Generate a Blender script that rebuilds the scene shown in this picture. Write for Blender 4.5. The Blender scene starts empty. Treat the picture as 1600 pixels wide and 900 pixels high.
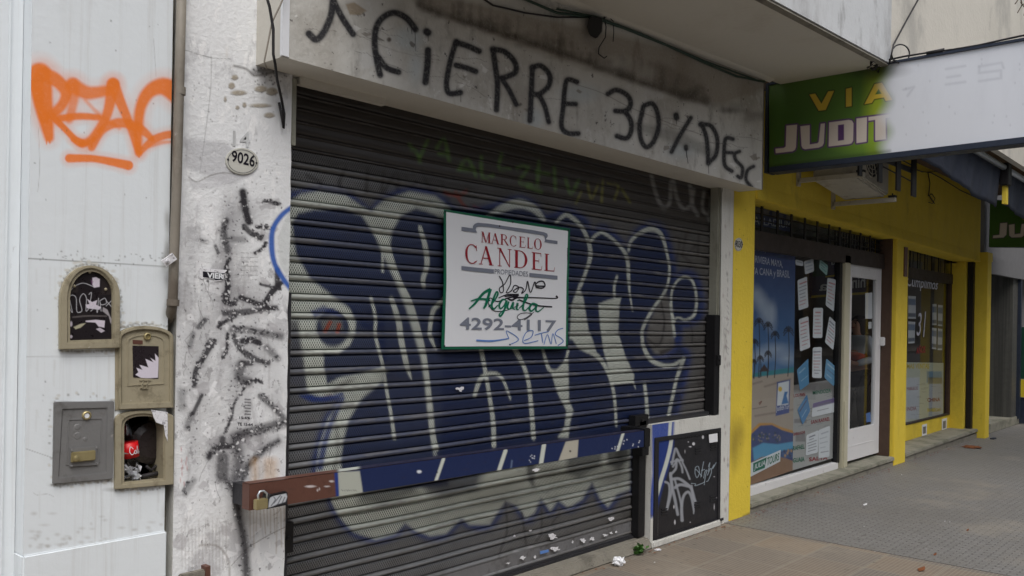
import bpy, bmesh, math, random
import numpy as np
from mathutils import Vector, Matrix, noise as mnoise

random.seed(7)
rng = np.random.default_rng(7)
C = bpy.context.scene.collection
SC = bpy.context.scene

# ------------------------------------------------------------------ camera
F, CX, CY, YAW, ROLL = 1369.4, 800.0, 497.6, -0.8422, 0.01691
CD, CH = 3.363, 1.6                       # camera stands 3.36 m from the facade, eye at 1.6 m
_Ry = np.array([[math.cos(YAW), 0, math.sin(YAW)], [0, 1, 0], [-math.sin(YAW), 0, math.cos(YAW)]])
_Rz = np.array([[math.cos(ROLL), -math.sin(ROLL), 0], [math.sin(ROLL), math.cos(ROLL), 0], [0, 0, 1]])
CM = _Rz @ _Ry
def _w(r): return Vector((r[0], r[2], -r[1]))
right, down, fwd = _w(CM[0]), _w(CM[1]), _w(CM[2])
cam = bpy.data.cameras.new('camera'); camo = bpy.data.objects.new('camera', cam); C.objects.link(camo)
mw = Matrix.Identity(4)
for i in range(3):
    mw[i][0] = right[i]; mw[i][1] = -down[i]; mw[i][2] = -fwd[i]
mw.translation = Vector((0, -CD, CH))
camo.matrix_world = mw
cam.sensor_width = 36; cam.lens = 36 * F / 1600; cam.shift_y = (CY - 450) / 1600
cam.clip_start = 0.05; cam.clip_end = 2000
SC.camera = camo

# ------------------------------------------------------------------ light
world = bpy.data.worlds.new('World'); SC.world = world; world.use_nodes = True
wn = world.node_tree; bg = wn.nodes['Background']
sky = wn.nodes.new('ShaderNodeTexSky'); sky.sky_type = 'NISHITA'; sky.sun_disc = False
SUN_EL, SUN_AZ = math.radians(58), math.radians(212)   # azimuth from +Y clockwise: out over the street
sky.sun_elevation = SUN_EL; sky.sun_rotation = SUN_AZ
sky.air_density = 1.0; sky.dust_density = 4.0; sky.ozone_density = 1.0
hsv = wn.nodes.new('ShaderNodeHueSaturation'); hsv.inputs['Saturation'].default_value = 0.42
wn.links.new(sky.outputs[0], hsv.inputs['Color']); wn.links.new(hsv.outputs[0], bg.inputs[0])
bg.inputs[1].default_value = 0.10
sun = bpy.data.lights.new('sun', 'SUN'); sun.energy = 0.9; sun.angle = math.radians(38); sun.color = (1, .97, .93)
suno = bpy.data.objects.new('sun', sun); C.objects.link(suno)
_d = Vector((math.sin(SUN_AZ) * math.cos(SUN_EL), math.cos(SUN_AZ) * math.cos(SUN_EL), math.sin(SUN_EL)))
suno.rotation_euler = _d.to_track_quat('Z', 'Y').to_euler(); suno.location = (0, -6, 8)
SC.view_settings.view_transform = 'Standard'; SC.view_settings.look = 'None'
SC.view_settings.gamma = 1; SC.view_settings.use_curve_mapping = False
SC.view_settings.exposure = 0.7
SC.cycles.use_denoising = True
SC.cycles.max_bounces = 8; SC.cycles.transparent_max_bounces = 12

# ------------------------------------------------------------------ geometry helpers
def ray(x, y):
    d = CM.T @ np.array([(x - CX) / F, (y - CY) / F, 1.0]); return d[0], d[2], -d[1]
def at(x, y, Y=0.0):                      # point of the plane Y = const
    d = ray(x, y); t = (Y + CD) / d[1]; return (t * d[0], Y, CH + t * d[2])
def atZ(x, y, Z=0.0):
    d = ray(x, y); t = (Z - CH) / d[2]; return (t * d[0], -CD + t * d[1], Z)
def atX(x, y, X):
    d = ray(x, y); t = X / d[0]; return (X, -CD + t * d[1], CH + t * d[2])
def proj(P):
    Q = np.stack([P[:, 0], -(P[:, 2] - CH), P[:, 1] + CD])
    c = CM @ Q
    return CX + F * c[0] / c[2], CY + F * c[1] / c[2]

def S(r, g, b):
    f = lambda c: (c / 255 / 12.92) if c / 255 <= .04045 else ((c / 255 + .055) / 1.055) ** 2.4
    return (f(r), f(g), f(b))

def link_obj(name, me, mat=None, parent=None, smooth=False):
    o = bpy.data.objects.new(name, me); C.objects.link(o)
    if mat is not None: me.materials.append(mat)
    if smooth:
        me.polygons.foreach_set('use_smooth', [True] * len(me.polygons))
    if parent is not None:
        o.parent = parent; o.location = -Vector(parent.get('_base', (0, 0, 0)))
    return o

class MB:
    def __init__(s): s.v = []; s.f = []
    def add(s, vs, fs):
        b = len(s.v); s.v += [tuple(p) for p in vs]; s.f += [tuple(b + i for i in f) for f in fs]; return s
    def box(s, x0, x1, y0, y1, z0, z1):
        v = [(x0, y0, z0), (x1, y0, z0), (x1, y1, z0), (x0, y1, z0), (x0, y0, z1), (x1, y0, z1), (x1, y1, z1), (x0, y1, z1)]
        return s.add(v, [(0, 3, 2, 1), (4, 5, 6, 7), (0, 1, 5, 4), (1, 2, 6, 5), (2, 3, 7, 6), (3, 0, 4, 7)])
    def slab(s, front, back):             # two matching loops of points
        n = len(front)
        fs = [tuple(range(n)), tuple(range(2 * n - 1, n - 1, -1))]
        for i in range(n):
            j = (i + 1) % n; fs.append((i, i + n, j + n, j))
        return s.add(list(front) + list(back), fs)
    def plate(s, pts, dy):                # polygon in a Y plane pushed back by dy
        return s.slab(pts, [(p[0], p[1] + dy, p[2]) for p in pts])
    def quad(s, a, b, c, d): return s.add([a, b, c, d], [(0, 1, 2, 3)])
    def bar(s, p, q, w, h=None, up=(0, 0, 1)):
        h = h or w; p = Vector(p); q = Vector(q); d = (q - p).normalized(); u = Vector(up)
        if abs(d.dot(u)) > .95: u = Vector((0, 1, 0))
        a = d.cross(u).normalized() * w / 2; b = a.cross(d).normalized() * h / 2
        f = [p + a + b, p - a + b, p - a - b, p + a - b]; g = [x + (q - p) for x in f]
        return s.slab(f, g)
    def tube(s, pts, r, n=10, caps=True):
        pts = [Vector(p) for p in pts]; R = r if isinstance(r, (list, tuple)) else [r] * len(pts)
        rings = []; prev = None
        for i, p in enumerate(pts):
            d = (pts[min(i + 1, len(pts) - 1)] - pts[max(i - 1, 0)]).normalized()
            if prev is None:
                u = Vector((0, 0, 1)) if abs(d.z) < .9 else Vector((0, 1, 0)); a = d.cross(u).normalized()
            else: a = (prev - d * prev.dot(d)).normalized()
            prev = a; b = d.cross(a)
            rings.append([p + (a * math.cos(2 * math.pi * k / n) + b * math.sin(2 * math.pi * k / n)) * R[i] for k in range(n)])
        vs = [v for rg in rings for v in rg]; fs = []
        for i in range(len(pts) - 1):
            for k in range(n):
                fs.append((i * n + k, i * n + (k + 1) % n, (i + 1) * n + (k + 1) % n, (i + 1) * n + k))
        if caps: fs += [tuple(range(n - 1, -1, -1)), tuple((len(pts) - 1) * n + k for k in range(n))]
        return s.add(vs, fs)
    def lathe(s, prof, origin, axis=(0, 0, 1), n=20):
        ax = Vector(axis).normalized(); o = Vector(origin)
        u = Vector((1, 0, 0)) if abs(ax.x) < .9 else Vector((0, 1, 0)); a = ax.cross(u).normalized(); b = ax.cross(a)
        vs = []; fs = []
        for r, h in prof:
            for k in range(n):
                t = 2 * math.pi * k / n; vs.append(o + ax * h + (a * math.cos(t) + b * math.sin(t)) * r)
        for i in range(len(prof) - 1):
            for k in range(n): fs.append((i * n + k, i * n + (k + 1) % n, (i + 1) * n + (k + 1) % n, (i + 1) * n + k))
        fs += [tuple(range(n - 1, -1, -1)), tuple((len(prof) - 1) * n + k for k in range(n))]
        return s.add(vs, fs)
    def build(s, name, mat, parent=None, bevel=0, smooth=False, seg=2):
        me = bpy.data.meshes.new(name); me.from_pydata([tuple(v) for v in s.v], [], s.f); me.validate()
        bm = bmesh.new(); bm.from_mesh(me); bmesh.ops.recalc_face_normals(bm, faces=bm.faces)
        if bevel:
            es = [e for e in bm.edges if len(e.link_faces) == 2 and e.calc_face_angle(0) > .6]
            bmesh.ops.bevel(bm, geom=es, offset=bevel, segments=seg, affect='EDGES', clamp_overlap=True)
        bm.to_mesh(me); bm.free()
        return link_obj(name, me, mat, parent, smooth)

def thing(name, label, cat, base=(0, 0, 0), group=None):
    o = bpy.data.objects.new(name, None); C.objects.link(o); o.empty_display_size = .1
    o.location = base; o['_base'] = tuple(base); return tag(o, label, cat, group)
def tag(o, label=None, cat=None, group=None, kind=None):
    if label: o['label'] = label
    if cat: o['category'] = cat
    if group: o['group'] = group
    if kind: o['kind'] = kind
    return o

# ------------------------------------------------------------------ materials
def _node(nt, t, **kw):
    n = nt.nodes.new(t)
    for k, v in kw.items(): setattr(n, k, v)
    return n
def noise(nt, vec, scale, detail=6, rough=.6, stretch=None):
    if stretch:
        mp = _node(nt, 'ShaderNodeMapping'); mp.inputs['Scale'].default_value = stretch
        nt.links.new(vec, mp.inputs['Vector']); vec = mp.outputs[0]
    n = _node(nt, 'ShaderNodeTexNoise'); n.inputs['Scale'].default_value = scale
    n.inputs['Detail'].default_value = detail; n.inputs['Roughness'].default_value = rough
    nt.links.new(vec, n.inputs['Vector']); return n.outputs['Fac']
def ramp(nt, fac, lo, hi, smooth=True):
    m = _node(nt, 'ShaderNodeMapRange'); m.inputs['From Min'].default_value = lo; m.inputs['From Max'].default_value = hi
    m.interpolation_type = 'SMOOTHSTEP' if smooth else 'LINEAR'
    nt.links.new(fac, m.inputs['Value']); return m.outputs[0]
def mix(nt, fac, a, b):
    m = _node(nt, 'ShaderNodeMix', data_type='RGBA')
    for s, v in ((m.inputs[0], fac), (m.inputs[6], a), (m.inputs[7], b)):
        if isinstance(v, bpy.types.NodeSocket): nt.links.new(v, s)
        elif isinstance(v, (int, float)): s.default_value = v
        else: s.default_value = (*v[:3], 1)
    return m.outputs[2]
def math_(nt, op, a, b=None, clamp=False):
    m = _node(nt, 'ShaderNodeMath', operation=op, use_clamp=clamp)
    for s, v in ((m.inputs[0], a), (m.inputs[1], b)):
        if v is None: continue
        if isinstance(v, bpy.types.NodeSocket): nt.links.new(v, s)
        else: s.default_value = v
    return m.outputs[0]

def mat(name, col, rough=.65, metal=0, var=.1, vs=4, layers=(), bump=.15, bs=60, paint=False, paint_noise=.0, spec=.4, big=.0):
    """layers: (colour, scale, lo, hi, strength, stretch) noise-thresholded wear"""
    m = bpy.data.materials.new(name); m.use_nodes = True; nt = m.node_tree
    p = nt.nodes['Principled BSDF']; pos = _node(nt, 'ShaderNodeNewGeometry').outputs['Position']
    n1 = noise(nt, pos, vs)
    c = mix(nt, n1, tuple(max(0, x * (1 - var * 1.6)) for x in col), tuple(min(1, x * (1 + var * 1.6)) for x in col))
    for lay in layers:
        lc, sc, lo, hi, st, stretch = lay[:6]
        f = ramp(nt, noise(nt, pos, sc, 9, .68, stretch), lo, hi)
        if len(lay) > 6:
            sz = _node(nt, 'ShaderNodeSeparateXYZ'); nt.links.new(pos, sz.inputs[0])
            zz = math_(nt, 'ADD', sz.outputs['Z'], math_(nt, 'MULTIPLY', noise(nt, pos, 4, 5), .5)); f = math_(nt, 'MULTIPLY', f, ramp(nt, zz, lay[6][0] + .25, lay[6][1] + .25))
        f = math_(nt, 'MULTIPLY', f, st); c = mix(nt, f, c, lc)
    if paint:
        at_ = _node(nt, 'ShaderNodeAttribute', attribute_name='paint'); al = at_.outputs['Alpha']
        if paint_noise:
            f = ramp(nt, noise(nt, pos, 58, 9, .8), .34, .45) if paint_noise > .6 else ramp(nt, noise(nt, pos, 55, 8, .75), .28, .53)
            f = math_(nt, 'ADD', math_(nt, 'MULTIPLY', f, paint_noise), 1 - paint_noise, True)
            if paint_noise > .6:       # fresh blue spray is intact, the old black tags are flaked off
                sc_ = _node(nt, 'ShaderNodeSeparateColor'); nt.links.new(at_.outputs['Color'], sc_.inputs[0]); f = math_(nt, 'MAXIMUM', f, ramp(nt, math_(nt, 'SUBTRACT', sc_.outputs[2], sc_.outputs[0]), .05, .12))
            al = math_(nt, 'MULTIPLY', al, f)
        c = mix(nt, al, c, at_.outputs['Color'])
    nt.links.new(c, p.inputs['Base Color'])
    p.inputs['Roughness'].default_value = rough; p.inputs['Metallic'].default_value = metal
    p.inputs['Specular IOR Level'].default_value = spec
    r = ramp(nt, noise(nt, pos, vs * 2.3), .2, .8); rr = math_(nt, 'ADD', math_(nt, 'MULTIPLY', r, .16), max(0, rough - .08), True)
    nt.links.new(rr, p.inputs['Roughness'])
    if bump:
        b = _node(nt, 'ShaderNodeBump'); b.inputs['Strength'].default_value = bump; b.inputs['Distance'].default_value = .01
        h = noise(nt, pos, bs, 5)
        if big: h = math_(nt, 'ADD', h, math_(nt, 'MULTIPLY', noise(nt, pos, 5, 4), big))
        nt.links.new(h, b.inputs['Height']); nt.links.new(b.outputs[0], p.inputs['Normal'])
    return m

GREY = S(105, 103, 98); DARK = S(45, 43, 42)
W = {}
W['white_wall'] = mat('white_painted_panel', S(224, 230, 234), .6, var=.03, vs=2, bump=.16, bs=30, big=.9, paint=True, paint_noise=.06, layers=[(S(200, 202, 202), 5, .5, .68, .5, (5, 5, .12)), (S(150, 146, 138), 6, .54, .72, .6, (1, 1, .6), (.5, .1)), 
    (S(190, 192, 190), 2.2, .52, .75, .35, (1.5, 1.5, .35)), (S(120, 118, 112), 9, .66, .74, .55, (1, 1, .5)), (S(60, 58, 56), 34, .745, .765, .7, None)])
W['old_white'] = mat('weathered_white_paint', S(229, 231, 233), .75, var=.04, vs=3, bump=.4, bs=50, big=.7, paint=True, paint_noise=.61, layers=[
    (S(184, 184, 187), 3.4, .51, .60, .7, (1, 1, .6)), (S(158, 157, 160), 20, .575, .62, .7, (1, 1, .75), (2.15, 1.7)), (S(240, 241, 242), 14, .56, .60, .8, (1.3, 1, .6)),
    (S(96, 94, 98), 34, .625, .655, .8, (1, 1, .7), (2.1, 1.6)), (S(44, 42, 46), 80, .655, .675, .8, (1, 1, .8), (2.1, 1.5)), (S(70, 66, 66), 45, .70, .715, .8, None), (S(196, 178, 148), 5, .64, .75, .35, (1, 1, .4))])
W['jamb_white'] = mat('dirty_white_jamb', S(205, 205, 200), .75, var=.06, vs=4, bump=.4, bs=40, paint=True, paint_noise=.1, layers=[
    (S(150, 148, 142), 4, .5, .7, .6, (2, 2, .4)), (S(70, 66, 64), 24, .66, .70, .8, (1, 1, .6))])
W['lintel'] = mat('grimy_render', S(198, 197, 192), .8, var=.08, vs=1.7, bump=.45, bs=30, big=.8, paint=True, paint_noise=.3, layers=[
    (S(140, 134, 124), 1.6, .45, .72, .7, (1, 1, .8)), (S(205, 206, 205), 2.3, .58, .64, .6, None), (S(80, 75, 68), 5, .56, .72, .7, (.7, 1, .35)), (S(216, 216, 214), 9, .60, .65, .55, None),
    (S(50, 46, 42), 18, .63, .67, .75, None), (S(44, 40, 38), 50, .66, .68, .8, None)])
W['soffit'] = mat('canopy_soffit_paint', S(200, 197, 188), .8, var=.05, vs=1.2, bump=.25, bs=20, layers=[
    (S(165, 158, 144), 1.2, .48, .75, .5, None), (S(70, 62, 54), 12, .735, .755, .8, None), (S(130, 118, 100), 3, .66, .76, .4, None)])
W['fascia'] = mat('streaked_fascia', S(205, 208, 210), .75, var=.05, vs=2, bump=.3, bs=24, layers=[
    (S(160, 160, 160), 2.4, .45, .68, .75, (1, 1, .45)), (S(112, 110, 108), 6, .56, .72, .5, (1, 1, .4)), (S(70, 66, 64), 26, .66, .69, .6, None)])
W['fascia2'] = mat('cream_fascia', S(212, 208, 198), .75, var=.05, vs=2, bump=.3, bs=24, layers=[
    (S(170, 168, 162), 1.6, .48, .66, .7, (.8, 1, .5)), (S(128, 124, 118), 5, .6, .74, .5, (1, 1, .4)), (S(70, 60, 58), 16, .70, .72, .8, None)])
W['yellow'] = mat('yellow_masonry_paint', S(222, 196, 66), .72, var=.07, vs=2.5, bump=.5, bs=35, big=.9, paint=True, layers=[(S(120, 104, 58), 1.6, .56, .78, .5, (1.6, 1.6, .5)), (S(96, 84, 56), 9, .60, .75, .55, (1.4, 1.4, .5), (.55, .0)), 
    (S(186, 156, 52), 2.4, .5, .72, .5, (1, 1, .6)), (S(110, 88, 40), 14, .69, .73, .5, None)])
W['concrete'] = mat('worn_concrete', S(128, 124, 114), .85, var=.15, vs=7, bump=.7, bs=50, big=.8, layers=[
    (S(95, 92, 84), 5, .5, .65, .7, None), (S(60, 56, 52), 16, .62, .68, .7, None)])
W['sill'] = mat('cement_sill', S(140, 138, 126), .8, var=.12, vs=6, bump=.5, bs=45, layers=[
    (S(92, 94, 80), 4, .45, .65, .7, None), (S(55, 50, 45), 18, .62, .68, .7, None)])
W['steel_dark'] = mat('dark_steel', S(62, 62, 66), .5, .5, var=.15, vs=9, bump=.2, layers=[(S(96, 74, 58), 14, .6, .7, .6, None)])
W['kick'] = mat('grey_kick_plate', S(112, 112, 114), .5, .1, var=.15, vs=7, bump=.2, layers=[(S(70, 66, 62), 9, .5, .66, .7, None)])
W['black_metal'] = mat('black_cabinet_paint', S(38, 38, 42), .42, .1, var=.15, vs=6, bump=.12, bs=40, paint=True, layers=[
    (S(66, 64, 66), 6, .55, .75, .5, None), (S(140, 138, 138), 60, .725, .74, .6, None)])
W['black_lock'] = mat('black_lock_case', S(32, 32, 34), .4, .3, var=.2, vs=20)
W['galv'] = mat('galvanised_guide', S(150, 150, 138), .55, .3, var=.12, vs=10, layers=[(S(92, 88, 74), 8, .5, .7, .7, (1, 1, .4))])
W['pipe'] = mat('painted_drainpipe', S(128, 122, 112), .6, 0, var=.12, vs=8, paint=False, layers=[(S(84, 74, 64), 7, .5, .68, .7, (1, 1, .3)), (S(170, 168, 162), 12, .62, .7, .6, None)])
W['meter_frame'] = mat('beige_meter_frame', S(158, 150, 128), .6, .1, var=.1, vs=9, layers=[(S(116, 108, 88), 12, .5, .66, .7, None), (S(205, 203, 195), 20, .66, .7, .6, None)])
W['meter_grey'] = mat('grey_meter_door', S(130, 130, 130), .5, .3, var=.12, vs=8, layers=[(S(98, 96, 94), 8, .5, .66, .7, None), (S(170, 168, 160), 26, .68, .71, .6, None)])
W['brass'] = mat('old_brass', S(168, 156, 116), .45, .6, var=.15, vs=18)
W['meter_dark'] = mat('dirty_meter_window', S(48, 42, 42), .3, 0, var=.3, vs=14, bump=.1, paint=True, layers=[(S(90, 84, 66), 8, .55, .7, .5, None)])
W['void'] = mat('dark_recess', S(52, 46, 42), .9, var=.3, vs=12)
W['bar_brown'] = mat('painted_security_bar', S(98, 66, 56), .45, .1, var=.1, vs=10, bump=.1, paint=True, layers=[(S(70, 46, 40), 10, .55, .7, .5, None)])
W['sign_white'] = mat('white_sign_board', S(226, 229, 234), .4, var=.015, vs=2, bump=0, layers=[(S(200, 202, 206), 3, .6, .8, .25, None)])
W['sign_green'] = mat('green_sign_border', S(22, 96, 70), .45, var=.05)
W['ink_red'] = mat('dark_red_lettering', S(150, 26, 42), .4, var=.03, bump=0)
W['ink_grey'] = mat('grey_lettering', S(122, 128, 142), .4, var=.03, bump=0)
W['ink_green'] = mat('green_lettering', S(12, 112, 84), .4, var=.03, bump=0)
W['ink_black'] = mat('black_marker', S(26, 24, 34), .4, var=.1, bump=0)
W['ink_blue'] = mat('blue_marker', S(92, 132, 196), .4, var=.15, bump=0)
W['ink_white'] = mat('white_lettering', S(225, 228, 232), .45, var=.03, bump=0)
W['ink_pale'] = mat('pale_lettering', S(196, 200, 214), .45, var=.03, bump=0)
W['paper'] = mat('white_paper', S(226, 228, 232), .7, var=.04, vs=10, bump=.2, paint=True)
W['torn'] = mat('torn_paper_scrap', S(222, 222, 226), .7, var=.1, vs=60, bump=.3, layers=[(S(120, 118, 124), 70, .55, .62, .7, None)])
W['plaque'] = mat('enamel_plaque', S(196, 196, 188), .35, var=.06, vs=14, bump=.1, layers=[(S(150, 112, 70), 40, .62, .68, .7, None)])
W['projecting'] = mat('projecting_sign_panel', S(224, 228, 236), .35, var=.03, vs=2, bump=.05, bs=12, paint=True, layers=[(S(180, 184, 194), 2, .5, .8, .3, (1, 1, .3))])
W['sign_frame'] = mat('sign_steel_frame', S(48, 56, 72), .5, .3, var=.15, vs=8)
W['awning'] = mat('navy_awning_cloth', S(44, 50, 64), .85, var=.08, vs=3, bump=.3, bs=90, layers=[(S(62, 68, 80), 3, .5, .7, .5, (1, 1, .3))])
W['alu'] = mat('aluminium_tube', S(185, 192, 198), .35, .6, var=.05)
W['brown_wood'] = mat('dark_brown_timber', S(74, 56, 46), .7, var=.2, vs=8)
W['brown_soffit'] = mat('brown_soffit_boards', S(92, 74, 60), .85, var=.2, vs=4)
W['ac'] = mat('aged_ac_casing', S(176, 172, 160), .6, .05, var=.08, vs=6, layers=[(S(126, 112, 92), 8, .5, .68, .6, None)])
W['cable'] = mat('black_cable', S(34, 32, 34), .6, var=.1)
W['cable_green'] = mat('green_cable', S(38, 60, 50), .6, var=.1)
W['white_frame'] = mat('white_shopfront_frame', S(214, 214, 216), .45, var=.03, vs=5, bump=.1, layers=[(S(150, 146, 142), 16, .62, .7, .5, None)])
W['cream_post'] = mat('cream_door_post', S(186, 182, 160), .5, var=.06, vs=8, layers=[(S(110, 100, 90), 18, .64, .7, .6, None)])
W['header'] = mat('dark_header_beam', S(56, 48, 44), .6, var=.2, vs=5)
W['grille'] = mat('black_grille_bars', S(34, 32, 34), .5, .3, var=.15)
W['interior'] = mat('shop_interior_wall', S(150, 144, 138), .8, var=.1, vs=1)
W['interior_floor'] = mat('shop_interior_floor', S(92, 86, 80), .5, var=.1, vs=3)
W['interior_ceiling'] = mat('shop_interior_ceiling', S(140, 138, 132), .8, var=.05)
W['poster'] = mat('printed_poster', S(150, 150, 150), .45, var=.02, bump=0, paint=True)
W['granite'] = mat('ribbed_granite', S(84, 84, 80), .6, var=.2, vs=14, layers=[(S(62, 62, 60), 3, .45, .6, .8, (5, 5, .1))])
W['grey_render'] = mat('grey_render', S(112, 112, 114), .8, var=.06, vs=3)
W['shoe'] = mat('white_trainers', S(214, 212, 208), .6)
W['skin'] = mat('skin', S(214, 160, 134), .5, var=.05, bump=0)
W['hair'] = mat('dark_hair', S(46, 32, 28), .6, var=.2, vs=60)
W['sweater'] = mat('grey_top', S(196, 202, 214), .8, var=.06, vs=20)
W['coral'] = mat('coral_band', S(226, 96, 66), .8, var=.06, vs=20)
W['trousers'] = mat('black_trousers', S(30, 30, 36), .8, var=.1, vs=20)
W['leaf'] = mat('weed_leaf', S(70, 112, 48), .6, var=.3, vs=40, bump=.1)
W['dry_leaf'] = mat('dry_leaf', S(120, 72, 42), .7, var=.3, vs=60)
W['plastic'] = mat('crumpled_white_plastic', S(228, 230, 234), .4, var=.06, vs=50, bump=.3, layers=[(S(190, 160, 70), 30, .66, .7, .7, None)])

def glass_mat(name, tint=(.93, .97, .96)):
    m = bpy.data.materials.new(name); m.use_nodes = True; nt = m.node_tree; nt.nodes.clear()
    out = _node(nt, 'ShaderNodeOutputMaterial'); mx = _node(nt, 'ShaderNodeMixShader')
    tr = _node(nt, 'ShaderNodeBsdfTransparent'); gl = _node(nt, 'ShaderNodeBsdfGlossy'); ge = _node(nt, 'ShaderNodeNewGeometry')
    dt = _node(nt, 'ShaderNodeVectorMath', operation='DOT_PRODUCT'); nt.links.new(ge.outputs['Incoming'], dt.inputs[0]); nt.links.new(ge.outputs['Normal'], dt.inputs[1])
    f_ = math_(nt, 'SUBTRACT', 1.0, math_(nt, 'ABSOLUTE', dt.outputs['Value']), True)
    fr = math_(nt, 'ADD', math_(nt, 'MULTIPLY', math_(nt, 'POWER', f_, 5.0), .96), .04, True)   # Schlick reflectance, the same from both sides
    tr.inputs[0].default_value = (*tint, 1); gl.inputs['Roughness'].default_value = .015
    nt.links.new(fr, mx.inputs[0]); nt.links.new(tr.outputs[0], mx.inputs[1]); nt.links.new(gl.outputs[0], mx.inputs[2])
    nt.links.new(mx.outputs[0], out.inputs[0]); return m
W['glass'] = glass_mat('shop_window_glass', (.84, .87, .88))
W['pet'] = glass_mat('clear_bottle_plastic', (.86, .87, .88))

# perforated roller-shutter steel: staggered holes on the flat of each slat
def shutter_mat():
    m = bpy.data.materials.new('perforated_shutter_steel'); m.use_nodes = True; nt = m.node_tree
    p = nt.nodes['Principled BSDF']; pos = _node(nt, 'ShaderNodeNewGeometry').outputs['Position']
    sx = _node(nt, 'ShaderNodeSeparateXYZ'); nt.links.new(pos, sx.inputs[0])
    n1 = noise(nt, pos, 2.2); n2 = ramp(nt, noise(nt, pos, 7, 8, .7, (.5, 1, 1)), .45, .75)
    base = mix(nt, n1, S(94, 96, 101), S(132, 133, 134))
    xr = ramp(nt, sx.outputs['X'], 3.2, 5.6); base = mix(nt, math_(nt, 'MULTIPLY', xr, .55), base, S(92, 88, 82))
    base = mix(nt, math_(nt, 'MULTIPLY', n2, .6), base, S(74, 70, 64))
    zt = ramp(nt, sx.outputs['Z'], 2.2, 2.42); base = mix(nt, math_(nt, 'MULTIPLY', zt, .9), base, S(46, 40, 35))  # top slats darkened: canopy shade and dirt mixed into the base colour
    a = _node(nt, 'ShaderNodeAttribute', attribute_name='paint')
    f = ramp(nt, noise(nt, pos, 40, 8, .75), .24, .44); f = math_(nt, 'ADD', math_(nt, 'MULTIPLY', f, .45), .55, True)
    pa = _node(nt, 'ShaderNodeAttribute', attribute_name='perf'); tb = _node(nt, 'ShaderNodeAttribute', attribute_name='tube')
    ta = math_(nt, 'SUBTRACT', 1.0, math_(nt, 'MULTIPLY', tb.outputs['Fac'], .35)); f = math_(nt, 'MULTIPLY', f, ta)
    c = mix(nt, math_(nt, 'MULTIPLY', a.outputs['Alpha'], f), base, a.outputs['Color'])
    rub = math_(nt, 'MULTIPLY', math_(nt, 'MULTIPLY', tb.outputs['Fac'], ramp(nt, noise(nt, pos, 9, 8, .75, (.35, 1, 2)), .50, .60)), .6); c = mix(nt, rub, c, S(112, 111, 112))
    g = math_(nt, 'MULTIPLY', ramp(nt, noise(nt, pos, 3.3, 9, .7, (.6, 1, 1.6)), .5, .72), .35); c = mix(nt, g, c, S(58, 54, 50))
    k = 2 * math.pi / .0135
    hx = math_(nt, 'COSINE', math_(nt, 'MULTIPLY', sx.outputs['X'], k)); hz = math_(nt, 'COSINE', math_(nt, 'MULTIPLY', sx.outputs['Z'], k * .62))
    hole = ramp(nt, math_(nt, 'MULTIPLY', hx, hz), .0, .25)
    hole = math_(nt, 'MULTIPLY', hole, math_(nt, 'MULTIPLY', pa.outputs['Fac'], .82))
    c = mix(nt, hole, c, S(14, 14, 15))
    nt.links.new(c, p.inputs['Base Color'])
    p.inputs['Metallic'].default_value = .12; p.inputs['Roughness'].default_value = .42
    b = _node(nt, 'ShaderNodeBump'); b.inputs['Strength'].default_value = .25; b.inputs['Distance'].default_value = .004
    nt.links.new(noise(nt, pos, 18, 5, .6, (.3, 1, 3)), b.inputs['Height']); nt.links.new(b.outputs[0], p.inputs['Normal'])
    return m
W['shutter'] = shutter_mat()

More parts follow.
